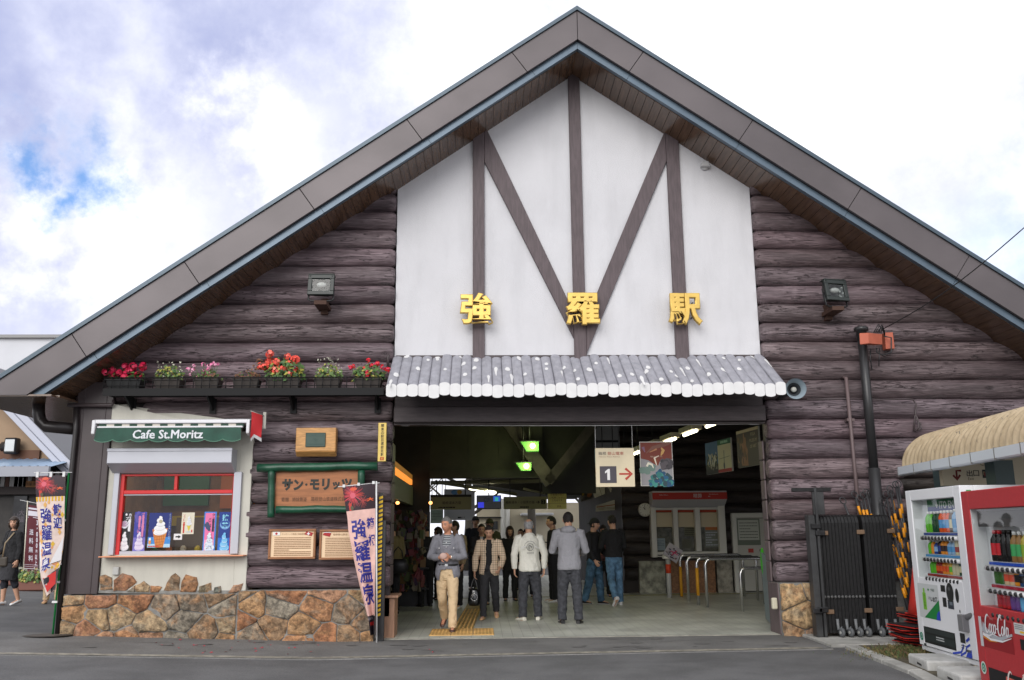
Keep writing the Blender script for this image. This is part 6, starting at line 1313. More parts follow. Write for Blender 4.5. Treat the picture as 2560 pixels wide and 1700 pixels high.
# gutters and downpipe at the left corner
t = thing('downpipe', 'dark brown downpipe bending under the left eave to the building corner', 'pipe', at(150, 1500, 13.15)); M_PIPE = mat('dark_brown_pipe', (.022, .018, .018), .35)
mb = MB(); pts = [at(97, 975, 13.3), at(97, 1035, 13.3), at(101, 1052, 13.3), at(115, 1066, 13.3), at(190, 1073, 13.3)]; mb.tube(pts, .085, 12); part(mb, 'gutter_outlet', [M_PIPE], t)
mb = MB(); e = at(145, 1580, 13.2); mb.tube([at(191, 1010, 13.2), at(190, 1075, 13.2), at(172, 1250, 13.2), Vector((e.x, 13.2, gz(e.x, 13.2)))], .04, 10); part(mb, 'pipe', [M_PIPE], t)
mb = MB(); mb.tube([at(170, 1013, 13.16), at(280, 1013, 13.16), at(285, 1000, 13.16)], .03, 8); top(mb, 'conduit', [M_COLM], 'thin brown conduit under the left eave above the cafe', 'conduit'); mb = MB(); mb.tube([at(973, 887, 13.2), at(970, 892, 13.2), at(970, 920, 13.2)], .022, 8); top(mb, 'conduit', [M_COLM], 'short bent brown conduit beside the upper left corner of the log awning', 'conduit')
mb = MB(); c = gr(118, 1590); n = 24; mb.add([(c.x + .32 * math.cos(6.283 * i / n), c.y + .26 * math.sin(6.283 * i / n), gz(c.x, c.y) + .012) for i in range(n)], [list(range(n))]); mb.add([(c.x + .27 * math.cos(6.283 * i / n), c.y + .215 * math.sin(6.283 * i / n), gz(c.x, c.y) + .016) for i in range(n)], [list(range(n))], 1)
top(mb, 'manhole_cover', [mat('rusty_iron', (.075, .062, .05), .7, var=(20, .6, 1.3)), mat('rusty_iron_plate', (.09, .075, .06), .7, var=(25, .5, 1.3), bump=(60, .5, .01))], 'round rusty manhole cover near the left corner of the station', 'manhole cover')
# ================================================================ RIGHT HAND YARD
zr1 = zm(1900, 1000, 3.577); zr2 = zm(1900, 1300, 3.577); zr3 = zm(2240, 1180, 6.031); zr4 = zm(2240, 1420, 5.6); zs8 = zm(1950, 1180, 3.733); zsh = zm(2240, 1040, 7.128)
# concrete slab, kerb, planting bed
mb = MB(); a, b, c_, e_ = gr(*zr2(285, 1000)), gr(*zr2(640, 1132)), gr(*zr2(1330, 1118)), gr(*zr2(1330, 985))
mb.ext([(a.x, a.y, -.1), (b.x, b.y, -.1), (8, b.y + .1, -.1), (8, 13.5, -.1), (5.0, 13.5, -.1)], (0, 0, .125)); o = link(mb.mesh('concrete_slab', M_CONC), 'concrete_slab', bevel=.01); o['kind'] = 'structure'
KP = [gr(*zr2(x, y)) for x, y in ((755, 1140), (1090, 1275), (1330, 1370), (1560, 1500))]
mb = MB()
for p, q in zip(KP[:-1], KP[1:]): 
    dv = (q - p).normalized(); nn = Vector((-dv.y, dv.x, 0)) * .16; L = (q - p).length; m = max(1, int(L / .6))
    for i in range(m): s_ = p.lerp(q, i / m) + dv * .006; f = p.lerp(q, (i + 1) / m) - dv * .006; mb.ext([s_ + Vector((0, 0, -.1)), f + Vector((0, 0, -.1)), f + nn + Vector((0, 0, -.1)), s_ + nn + Vector((0, 0, -.1))], (0, 0, .135))
o = link(mb.mesh('kerb', M_CONC), 'kerb', bevel=.012); o['kind'] = 'structure'
mb = MB(); mb.add([KP[0] + Vector((.2, .1, .012)), KP[1] + Vector((.12, .05, .012)), KP[2] + Vector((.1, 0, .012)), KP[3] + Vector((.1, 0, .012)), Vector((9, 8.2, .012)), Vector((9, 11.9, .012))], [(0, 1, 2, 3, 4, 5)]); o = link(mb.mesh('soil_bed', mat('dry_soil', (.10, .085, .055), .9, var=(14, .6, 1.3, 9.), bump=(40, 1., .03))), 'soil_bed'); o['kind'] = 'structure'
rn = random.Random(40); mb = MB(); gc = gr(*zr2(1180, 1215))
for i in range(1500):
    x = gc.x + rn.gauss(.25, .34); y = gc.y + rn.gauss(.05, .22); h = rn.uniform(.03, .13) * max(.3, 1 - abs(x - gc.x - .2)); a = rn.uniform(0, 6.28); dx, dy = math.cos(a) * h * .7, math.sin(a) * h * .7; w = .004
    if y > KP[0].y + .1: continue
    mb.add([(x - w, y, .01), (x + w, y, .01), (x + dx * .5 + w * .6, y + dy * .5, h * .8), (x + dx, y + dy, h * rn.uniform(.7, 1)), (x + dx * .5 - w * .6, y + dy * .5, h * .8)], [(0, 1, 2, 3, 4)], rn.choice([0, 0, 1, 1, 2]))
o = link(mb.mesh('grass', [mat('grass_green', (.07, .10, .03), .7), mat('grass_dry', (.17, .13, .055), .8), mat('grass_brown', (.09, .06, .03), .8)]), 'grass'); tag(o, 'tuft of half dry grass in the bed behind the kerb', 'grass', kind='stuff')
# ---- folded accordion gate
GT = thing('folding_gate', 'tall black accordion gate folded together on castors against the log wall', 'gate', (5.8, 13.0, .025))
M_GATE = mat('black_gate', (.013, .013, .0135), .5, spec=.25, var=(20, .8, 1.4)); YGt = 12.75
gl, grt = at(*zs8(390, 1000), YGt).x, at(*zs8(1080, 1000), YGt).x; gtop = at(*zs8(560, 400), YGt).z; ghi = gtop; gmid = at(*zs8(740, 1000), YGt).x
npan = 21; xs = [gl + (grt - gl) * i / npan for i in range(npan)]
for i, x in enumerate(xs):
    if i == 12: continue
    mb = MB(); w = (grt - gl) / npan * .93; dep = .30; r = .11
    prof = [(YGt + r, ghi - 0), (YGt + r * .35, ghi - r * .25), (YGt, ghi - r), (YGt, .07), (YGt + dep, .07), (YGt + dep, ghi - r), (YGt + dep - r * .35, ghi - r * .25), (YGt + dep - r, ghi)]
    mb.ext([(x, p[0], p[1]) for p in prof], (w, 0, 0))
    pn = part(mb, 'gate_panel', [M_GATE], GT, bevel=.006)
    zb = at(*zs8(600, 1165), YGt).z; mb = MB(); mb.lathe([(.020, 0), (.022, -.012), (.012, -.02)], (x + w / 2, YGt, zb), (0, 1, 0), 8); part(mb, 'pivot', [mat('gate_bolt', (.10, .10, .10), .35, .3)], pn)
for zx in (578, 662, 748, 828, 955, 1038, 1120):
    q = at(*zs8(zx, 1490), YGt - .07); mb = MB(); z1_ = at(*zs8(zx - 8, 1370), YGt).z; mb.tube([(q.x - .03, YGt - .02, z1_), (q.x - .028, YGt - .03, z1_ - .14), (q.x + .01, YGt - .06, .16), (q.x, YGt - .06, .11)], [.022, .02, .014, .012], 8); cs = part(mb, 'castor', [mat('grey_castor', (.13, .135, .14), .45)], GT)
    mb = MB(); mb.lathe([(.03, -.022), (.05, -.02), (.062, -.012), (.062, .012), (.05, .02), (.03, .022)], (q.x, YGt - .07, .088), (1, .25, 0), 16); mb.lathe([(.02, -.026), (.02, .026)], (q.x, YGt - .07, .088), (1, .25, 0), 10, 1); part(mb, 'wheel', [mat('castor_rubber', (.09, .095, .10), .6), mat('castor_hub', (.35, .35, .33), .4)], cs)
for zx, zy in ((412, 570), (752, 560), (1035, 550), (468, 1305), (825, 1292), (1120, 1280)):
    q = at(*zs8(zx, zy), YGt - .01); mb = MB(); mb.bx(q.x - .055, q.x + .055, YGt - .025, YGt + .0, q.z - .03, q.z + .03); part(mb, 'clip', [mat('rusty_clip', (.16, .10, .06), .7)], GT, bevel=.006)
mb = MB(); px0, px1 = at(*zs8(350, 800), YGt).x, at(*zs8(395, 800), YGt).x
mb.bx(px0 - .10, px0 - .01, YGt - .04, YGt + .12, .03, gtop - .0); mb.bx(px0, px0 + .035, YGt - .07, YGt + .03, .03, at(*zs8(345, 150), YGt).z)
q = at(*zs8(310, 160), YGt); mb.bx(px0 - .02, px0 + .14, YGt - .05, YGt + .0, at(*zs8(345, 400), YGt).z, q.z + .005)
part(mb, 'lead_post', [mat('gate_post_grey', (.035, .036, .037), .45, var=(4, .7, 1.3))], GT, bevel=.005)
mb = MB(); a, b = at(*zs8(108, 165), YGt - .04), at(*zs8(470, 155), YGt - .04); mb.bx(a.x, b.x, YGt - .06, YGt - .02, a.z - .03, a.z + .025); part(mb, 'cross_handle', [M_GATE], GT, bevel=.005)
mb = MB()
for zx, zy in ((330, 505), (370, 570), (345, 1295), (400, 1285)): mb = MB(); q = at(*zs8(zx, zy), YGt - .06); mb.bx(q.x - .06, q.x + .07, YGt - .09, YGt - .0, q.z - .035, q.z + .035); part(mb, 'hinge', [M_BLACK], GT, bevel=.008)
# ---- striped cone bars leaning in the corner
M_BARB = C(64, 64, 66, .3, 'cone_bar_black'); M_BARY = C(243, 160, 28, .4, 'cone_bar_orange')
def cone_bar(label, ptop, pbot, Yt, Yb):
    a, b = at(*zs8(*ptop), Yt), at(*zs8(*pbot), Yb)
    L = (a - b).length; t = thing('cone_bar', label, 'cone bar', b, 'striped cone bars leaning in the corner'); u = (a - b).normalized()
    mb = MB(); n = int(L / .13); y0 = 0
    mb.tube([b, b + u * (L - .09)], .017, 8)
    k = .22
    while k < L - .26: mb.tube([b + u * k, b + u * min(L - .2, k + .135)], .0195, 8, 1, True); k += .27
    part(mb, 'pole', [M_BARB, M_BARY], t)
    mb = MB(); c = a - u * .035; s = Vector((1, .2, 0)).normalized(); w = u; pts = [c + (s * math.cos(q) + w * math.sin(q)) * .048 for q in [6.2832 * i / 14 - math.pi / 2 for i in range(15)]]; mb.tube(pts, .0085, 6); part(mb, 'end_loop', [M_BARB], t)
bars = [((578, 245), (760, 700)), ((690, 190), (850, 720)), ((745, 225), (870, 760)), ((772, 200), (900, 760)), ((800, 165), (940, 800)), ((828, 180), (960, 800)), ((850, 185), (985, 820)), ((955, 260), (1190, 1290)), ((985, 190), (1200, 1200)), ((1000, 280), (1210, 1320)), ((1022, 135), (1215, 1050)), ((1030, 180), (1225, 1180)), ((1075, 95), (1190, 760)), ((1100, 90), (1220, 900)), ((1010, 620), (1230, 1300)), ((1060, 560), (1235, 1230)), ((1040, 700), (1215, 1330))]
blab = ['cone bar standing alone left of the others above the folded gate', 'leftmost cone bar of the bunch left of the black camera pole', 'second cone bar of the bunch left of the camera pole', 'third cone bar of the bunch left of the camera pole', 'tallest cone bar of the bunch left of the camera pole', 'cone bar behind the tallest one left of the camera pole', 'cone bar touching the left side of the camera pole', 'cone bar at the left edge of the leaning bundle beside the gate', 'cone bar with a raised loop right of the camera pole', 'long cone bar leaning from the gate top to the red pads', 'cone bar whose loop is third highest right of the camera pole', 'cone bar in the middle of the leaning bundle', 'upright cone bar with the highest loop, left of the close pair', 'upright cone bar with the highest loop, right of the close pair', 'low short cone bar in front of the leaning bundle', 'low cone bar next to the white vending machine', 'lowest cone bar, its foot behind the red pads']
rn = random.Random(50)
for i, ((a, b), l) in enumerate(zip(bars, blab)):
    y = 13.17 if i < 7 else 12.95 - .03 * (i - 7) * .6; cone_bar('black and orange ' + l, a, b, y, y - (.08 if i < 7 else .18))
# ---- camera pole and its boxes
CP = thing('camera_pole', 'tall black pole with two orange red boxes and cables at its top', 'pole', (5.7, 13.1, 0)); YC = 13.10
p0, p1 = at(2193, 1285, YC), at(2155, 825, YC); xm = (p0.x + p1.x) / 2; zt6 = p1.z; zj = at(2187, 1170, YC).z
mb = MB(); mb.tube([(xm, YC, .02), (xm, YC, zj)], .082, 16); mb.tube([(xm, YC, zj), (xm, YC, zt6)], .066, 16); mb.lathe([(.075, -.16), (.075, -.02), (.105, -.015), (.105, .03), (.09, .045)], (xm, YC, zt6), n=16); part(mb, 'pole', [mat('black_pole', (.026, .026, .027), .32)], CP)
M_OR = mat('orange_red_box', (.40, .105, .06), .45, var=(3, .85, 1.1))
def boxc(name, corners, dvec, par=CP):
    mb = MB(); mb.ext(corners, dvec); return part(mb, name, [M_OR], par, bevel=.006)
q = [at(*r6(*p), YC - .1) for p in ((1330, 835), (1390, 828), (1388, 755), (1325, 758))]; boxc('camera_box', [v for v in q], (-.29, -.18, -.02))
q = [at(*r6(*p), YC + .02) for p in ((1415, 858), (1475, 855), (1462, 742), (1402, 745))]; boxc('junction_box', q, (0, .12, 0))
mb = MB(); q = at(*r6(1395, 700), YC - .05)
for k in range(5): mb.tube([at(*r6(1330 + 12 * k, 745), YC - .06), at(*r6(1360 + 8 * k, 690 + 10 * (k % 3)), YC - .08), at(*r6(1405, 735 + 8 * k), YC - .05)], .01, 5)
mb.tube([at(*r6(x, y), YC - .06) for x, y in ((1400, 770), (1450, 780), (1450, 880), (1390, 900), (1350, 880), (1350, 850))], .012, 6); mb.tube([at(*r6(x, y), YC - .06) for x, y in ((1310, 860), (1305, 920), (1318, 1000))], .008, 5); mb.tube([at(*r6(x, y), YC - .06) for x, y in ((1370, 850), (1365, 975))], .008, 5)
mb.tube([(xm, YC, zt6 - .1), at(*r6(1290, 760), YC - .05), at(*r6(1330, 775), YC - .05)], .015, 6); part(mb, 'cables', [M_BLACK], CP)
mb = MB(); A, B = at(*r6(1385, 725), YC), at(*r6(2361, 25), YC - 2.5); pts = []
for i in range(16): f = i / 15; p = A.lerp(B, f); p.z -= .10 * math.sin(math.pi * f); pts.append(p)
mb.tube(pts, .008, 5); top(mb, 'overhead_wire', [M_BLACK], 'thin overhead wire rising from the camera pole across the right eave', 'wire')
mb = MB(); a, b = at(*r6(1148, 1055), 13.2), at(*zr1(895, 1020), 13.2); xq = (a.x + b.x) / 2 ; mb.tube([(xq - .03, YL + .07, a.z + .02), (xq - .02, YL - .03, a.z), (xq, YL - .03, .7)], .028, 8); mb.bx(xq - .06, xq + .05, YL - .04, YL + .06, 3.05, 3.09); top(mb, 'conduit', [mat('painted_conduit', (.12, .085, .085), .5)], 'thin brown painted conduit running down the right log wall', 'conduit')
mb = MB(); mb.tube([at(*r6(x, y), YL - .02) for x, y in ((870, 1205), (1180, 1198), (1380, 1206), (1560, 1200), (1600, 1205), (1622, 1240), (1612, 1330), (1605, 1425))], .014, 6); mb.tube([at(*r6(x, y), YL - .02) for x, y in ((1610, 1330), (1650, 1370), (1655, 1400), (1630, 1420))], .014, 6); mb.tube([at(*r6(x, y), YL - .03) for x, y in ((1615, 1300), (1635, 1350), (1640, 1390), (1612, 1425))], .012, 6); top(mb, 'cable', [M_COLM], 'brown cable looped along the right log wall above the shelter roof', 'cable')
# ---- corrugated shelter
SHL = thing('shelter', 'beige rusty corrugated shelter with a curved roof edge and pale gutter', 'shelter', (6.5, 10.5, 0))
A = at(*zsh(95, 905), 11.9); B = at(2560, 1133, 8.6); dirS = (Vector((B.x, B.y, 0)) - Vector((A.x, A.y, 0))).normalized(); zg = (A.z + B.z) / 2
nS = Vector((dirS.y, -dirS.x, 0)); nS = nS if nS.x < 0 else -nS
org = Vector((A.x, A.y, 0)); LS = 6.0
ztopS = at(*zsh(350, 285), 12.0).z
Hs = max(.42, ztopS - zg); 
prof = []
for i in range(13):
    an = math.pi / 2 * i / 12; prof.append((.02 + .52 * (1 - math.cos(an)), .06 + (Hs - .06) * math.sin(an) * .93))
prof = [(.0, -.02)] + prof + [(2.6, Hs + .12)]
mb = MB(); ns = 420; P_ = .14
vs = []
for j in range(ns + 1):
    s_ = LS * j / ns; cph = math.sin(2 * math.pi * s_ / P_) * .024
    for k, (dx, z) in enumerate(prof):
        nz_ = Vector((-1, 0)) if k < 6 else Vector((0, 1))
        aN = min(1, k / 12); vs.append(org + dirS * s_ - nS * (dx - cph * (1 - aN)) + Vector((0, 0, zg + z + cph * aN)))
m_ = len(prof)
mb.add(vs, [(j * m_ + k, j * m_ + k + 1, (j + 1) * m_ + k + 1, (j + 1) * m_ + k) for j in range(ns) for k in range(m_ - 1)], 0, True)
def rust_mat():
    m = bpy.data.materials.new('rusty_corrugated'); m.use_nodes = True; t = m.node_tree; b = t.nodes['Principled BSDF']; v = N(t, 'ShaderNodeTexCoord').outputs['Object']
    n1 = N(t, 'ShaderNodeTexNoise', {'Vector': N(t, 'ShaderNodeMapping', {'Vector': v, 'Scale': (9, 9, 2.2)}), 'Scale': 1.2, 'Detail': 8., 'Roughness': .7}); n2 = N(t, 'ShaderNodeTexNoise', {'Vector': N(t, 'ShaderNodeMapping', {'Vector': v, 'Scale': (16, 16, 3)}), 'Scale': 1.5, 'Detail': 6.})
    c1 = N(t, 'ShaderNodeMix', {0: MR(t, n1.outputs['Fac'], .35, .6), 6: (.29, .22, .13, 1), 7: (.40, .315, .20, 1)}, data_type='RGBA')
    c2 = N(t, 'ShaderNodeMix', {0: MR(t, n1.outputs['Fac'], .62, .70), 6: c1.outputs[2], 7: (.30, .13, .05, 1)}, data_type='RGBA')
    c3 = N(t, 'ShaderNodeMix', {0: MR(t, n2.outputs['Fac'], .62, .72), 6: c2.outputs[2], 7: (.10, .085, .065, 1)}, data_type='RGBA')
    t.links.new(c3.outputs[2], b.inputs['Base Color']); b.inputs['Roughness'].default_value = .6; return m
part(mb, 'corrugated_roof', [rust_mat()], SHL)
mb = MB(); o1 = org - nS * .04 - dirS * .02 + Vector((0, 0, .045)); vs0 = [(0, 0), (0, -.10), (-.02, -.115), (-.10, -.115), (-.10, 0)]
mb.ext([o1 + nS * (.09 + a) + Vector((0, 0, zg + .0 + b)) for a, b in vs0], dirS * (LS + .1)); part(mb, 'gutter', [mat('grey_gutter', (.52, .56, .60), .35)], SHL)
for k in range(11):
    mb = MB(); q = org + dirS * (.0 + .56 * k) + nS * .055; mb.ext([q + Vector((0, 0, zg + .052)), q + dirS * .012 + Vector((0, 0, zg + .052)), q + dirS * .012 + Vector((0, 0, zg - .075)), q + Vector((0, 0, zg - .075))], -nS * .10)
    part(mb, 'gutter_strap', [mat('dark_strap', (.16, .16, .15), .5)], SHL)
mb = MB(); mb.ext([org - nS * .32 + Vector((0, 0, zg + .30)), org - nS * 2.6 + Vector((0, 0, zg + .34)), org - nS * 2.6 + Vector((0, 0, zg + .38)), org - nS * .32 + Vector((0, 0, zg + .34))], dirS * LS); part(mb, 'ceiling', [M_INC], SHL)
mb = MB(); q = [at(*zsh(x, y), 12.6) for x, y in ((700, 930), (840, 920), (880, 1240), (735, 1250))]; xq = (q[0].x + q[1].x) / 2 + .05; mb.bx(xq - .1, xq + .1, 12.5, 12.7, 0, zg + .1); part(mb, 'post', [mat('dark_green_post', (.045, .075, .075), .4)], SHL); mb = MB(); q2 = at(*zsh(1890, 1000), 10.2); mb.bx(q2.x - .11, q2.x + .11, 10.15, 10.35, 0, zg); part(mb, 'post', [mat('dark_green_post', (.045, .075, .075), .4)], SHL)
# exit sign under the shelter
YX = 11.3; a, b = at(*zsh(850, 1240), YX), at(*zsh(1760, 780), YX); t = thing('exit_sign', 'beige exit sign with a red bent arrow and black BUS block under the shelter', 'sign', (a.x, YX, a.z)); x1 = b.x + .6
mb = MB(); mb.bx(a.x, x1, YX, YX + .08, a.z, b.z + .1); part(mb, 'board', [mat('sign_beige', (.62, .55, .40), .5)], t)
P = Print((a.x, YX - .001, a.z)); g = lambda x, y: (at(*zsh(x, y), YX).x - a.x, at(*zsh(x, y), YX).z - a.z); MR_ = C(122, 36, 28); MK_ = C(34, 32, 30)
P.line([g(1158, 975), g(1072, 975), g(1085, 1125)], .028, MR_, 1); P.line([g(1015, 1055), g(1087, 1135), g(1140, 1050)], .028, MR_, 2)
for ch, x0, x1_, y0, y1 in (('出', 1262, 1352, 965, 1078), ('口', 1380, 1472, 968, 1074)): p, q = g(x0, y1), g(x1_, y0); P.text(ch, (p[0] + q[0]) / 2, (p[1] + q[1]) / 2, q[1] - p[1], MK_, 1, bold=.01, w=q[0] - p[0])
p, q = g(1268, 1130), g(1480, 1100); P.text('Exit', p[0] + .05, (p[1] + q[1]) / 2, .035, C(110, 90, 60), 1); p, q = g(1545, 1105), g(1690, 955); P.rect(p[0], p[1], q[0], q[1], MK_, 1); P.text('BUS', (p[0] + q[0]) / 2, q[1] - .045, .045, C(170, 150, 110), 2, bold=.03); P.rect(p[0] + .02, p[1] + .02, q[0] - .02, p[1] + .07, MR_, 2)
p, q = g(1725, 1100), g(1870, 950); P.rect(p[0], p[1], q[0], q[1], MK_, 1); P.text('TAXI', (p[0] + q[0]) / 2, q[1] - .045, .045, C(170, 150, 110), 2, bold=.03); p = g(1700, 850); P.text('Cablecar', p[0] - .02, p[1], .05, C(110, 90, 60), 1); P.part('lettering', t)
mb = MB(); mb.bx(9.0, 9.1, 8, 13, 0, 2.4); mb.bx(7.4, 9.1, 13.0, 13.1, 0, 2.4); part(mb, 'back_panel', [M_INW], SHL)
# ---- vending machines
def lettering_script(P, x, y, s, m, L):
    """flowing white script, drawn stroke by stroke"""
    def st(pts, w): P.line([(x + px * s + py * s * .22, y + py * s) for px, py in pts], [q * s for q in w], m, L)
    def arc(cx, cy, rx, ry, a0, a1, n=12, w0=.05, w1=.12):
        pts = []; ws = []
        for i in range(n + 1): f = i / n; a = R_(a0 + (a1 - a0) * f); pts.append((cx + rx * math.cos(a), cy + ry * math.sin(a))); ws.append(w0 + (w1 - w0) * math.sin(math.pi * f))
        st(pts, ws)
    arc(.25, .5, .26, .5, 50, 330, 18, .04, .15); arc(.62, .26, .13, .24, 0, 360, 14, .08, .1); arc(.92, .26, .13, .24, 50, 320, 12, .05, .12); arc(1.18, .26, .12, .24, 20, 340, 12, .06, .12); st([(1.31, .5), (1.31, .06), (1.42, .04)], [.09, .11, .03])
    st([(1.40, .3), (1.58, .3)], [.07, .07]); arc(1.86, .5, .26, .52, 40, 330, 18, .04, .16); arc(2.2, .26, .13, .24, 0, 360, 14, .08, .1); st([(2.38, .1), (2.44, .85), (2.52, .95), (2.5, .6), (2.44, .06), (2.56, .03)], [.04, .1, .05, .06, .1, .03]); arc(2.74, .26, .12, .24, 20, 340, 12, .06, .12); st([(2.88, .5), (2.88, .06), (3.0, .06)], [.09, .11, .03])
    st([(.2, .0), (.0, -.12), (.5, -.18), (.95, -.02), (1.5, -.12)], [.02, .09, .1, .08, .02]); st([(1.6, 1.0), (1.9, 1.12), (2.3, 1.0)], [.02, .1, .03])
def bottle(mb, c, r, h, body, cap, label, Mx, can=False):
    lp = (lambda p: Mx @ Vector(p))
    if can: prof = [(r * .9, 0), (r, h * .05), (r, h * .92), (r * .82, h)]
    else: prof = [(r * .9, 0), (r, h * .05), (r, h * .62), (r * .9, h * .72), (r * .4, h * .86), (r * .4, h * .9)]
    mb.tube([lp((c[0], c[1], c[2] + z)) for q, z in prof], [q for q, z in prof], 8, body)
    if not can: mb.tube([lp((c[0], c[1], c[2] + z)) for z in (h * .88, h)], r * .46, 8, cap)
    if label is not None: mb.tube([lp((c[0], c[1], c[2] + z)) for z in (h * .2, h * .58)], r * 1.03, 8, label, False)
BC = {}
def vending(name, label, L0, R0_, zb, H, depth, body, side_cols, rows, draw):
    """L0,R0_: left and right foot of the front (as seen); local x along the front, y into the machine, z up"""
    L0, R0_ = Vector(L0), Vector(R0_); xa = (R0_ - L0); W_ = xa.length; xa.normalize(); ya_ = Vector((0, 0, 1)).cross(xa)
    Mx = Matrix((xa, ya_, Vector((0, 0, 1)))).transposed().to_4x4(); Mx.translation = Vector((L0.x, L0.y, zb))
    t = thing(name, label, 'vending machine', (L0 + xa * W_ / 2 + ya_ * depth / 2)[:2] + (zb,))
    wx0, wx1, wz0, wz1 = rows['win']
    mb = MB(); D0 = .15
    mb.bx(0, W_, D0, depth, 0, H, M=Mx); mb.bx(0, wx0, .0, D0, .06, H, M=Mx); mb.bx(wx1, W_, 0, D0, .06, H, M=Mx); mb.bx(wx0, wx1, 0, D0, wz1, H, M=Mx); mb.bx(wx0, wx1, 0, D0, .06, wz0, M=Mx); mb.bx(.0, W_, .02, D0, .0, .05, M=Mx)
    part(mb, 'cabinet', [body], t, bevel=.008, seg=2)
    mb = MB(); mb.bx(wx0, wx1, D0 - .015, D0 - .003, wz0, wz1, M=Mx); 
    for side in ((wx0, wx0 + .004), (wx1 - .004, wx1)): mb.bx(side[0], side[1], .01, D0 - .016, wz0, wz1, M=Mx)
    part(mb, 'display_case', [mat('display_white', (.62, .63, .64), .4)], t)
    cols = rows['cols']; mats_ = [C(*c, .25) for c in cols]
    for (z, items) in rows['shelves']:
        mb = MB(); mb.bx(wx0 + rows['ox'], wx1 - .03, .04, D0 - .02, z - .03, z - .0, 0, M=Mx); sh = part(mb, 'shelf', [mat('shelf_grey', (.45, .46, .48), .4)], t)
        mb = MB(); mb.bx(wx0 + rows['ox'], wx1 - .04, .032, .0385, z - .032, z - .006, 0, M=Mx); part(mb, 'price_strip', [mats_[rows['strip'].get(z, 0)]], sh)
        mb = MB(); mb.tube([Mx @ Vector((wx0 + rows['ox'] - .05, .03, z - .062)), Mx @ Vector((wx1 - .03, .03, z - .062))], .026, 10); part(mb, 'button_rail', [M_WHITE], sh)
        n = rows['nb']; 
        for i in range(n):
            mb = MB(); bxp = wx0 + rows['ox'] + (wx1 - wx0 - rows['ox'] - .06) * (i + .35) / n; mb.lathe([(.020, 0), (.020, -.012), (.014, -.018)], Mx @ Vector((bxp, .008, z - .064)), Mx.to_3x3() @ Vector((0, 1, 0)), 8); part(mb, 'button', [M_BLACK], sh)
        xx = wx0 + rows['ox'] + .01
        for (k, body_, cap_, lab_, h, w, can) in items:
            for _ in range(k):
                mb = MB(); bottle(mb, (xx + w / 2, .085, z), w / 2 * .94, h, body_, cap_, lab_, Mx, can); part(mb, 'can' if can else 'bottle', mats_, sh); xx += w
    mb = MB(); mb.quad(*[Mx @ Vector(q) for q in ((wx0 + .004, .012, wz0 + .004), (wx1 - .004, .012, wz0 + .004), (wx1 - .004, .012, wz1 - .004), (wx0 + .004, .012, wz1 - .004))]); part(mb, 'glass_front', [M_CLEAR], t)
    P = Print(Mx @ Vector((0, -.0005, 0)), xa, (0, 0, 1)); draw(P, W_, H, Mx, t); P.part('print', t)
    P2 = Print(Mx @ Vector((W_ + .0005, 0, 0)), ya_, (0, 0, 1))
    for x0, z0, x1, z1, c in side_cols: P2.rect(x0, z0, x1, z1, C(*c), 1)
    if side_cols: P2.part('side_print', t)
    return t, Mx, W_
PAL = [(86, 158, 214), (96, 190, 40), (24, 72, 44), (232, 90, 34), (96, 72, 52), (150, 190, 226), (238, 238, 236), (240, 150, 50), (40, 70, 150), (205, 50, 60), (60, 44, 48), (216, 206, 170), (236, 190, 60), (160, 52, 44), (30, 30, 34), (90, 70, 150)]
wv = {'win': (.14, 1.26, .83, 1.71), 'ox': .20, 'nb': 10, 'cols': PAL, 'strip': {1.34: 8, 1.10: 0, .885: 13},
  'shelves': [(1.34, [(2, 1, 6, 1, .235, .088, False), (2, 2, 6, 2, .235, .085, False), (3, 3, 6, 0, .24, .085, False), (1, 4, 6, 11, .24, .085, False), (2, 5, 6, 0, .25, .10, False)]),
              (1.10, [(1, 1, 6, 1, .155, .08, False), (1, 7, 6, 7, .155, .08, False), (1, 8, 6, 5, .14, .09, False), (1, 10, 6, 8, .16, .08, False), (2, 7, 6, 10, .165, .085, False), (2, 5, 6, 0, .15, .09, False), (2, 11, 6, 13, .15, .085, True)]),
              (.885, [(2, 1, 7, 1, .15, .08, False), (2, 13, 7, 3, .15, .08, False), (2, 7, 7, 3, .15, .08, False), (1, 12, 7, 1, .15, .08, False), (2, 11, 7, 11, .15, .08, False), (1, 2, 4, 11, .17, .08, True)])]}
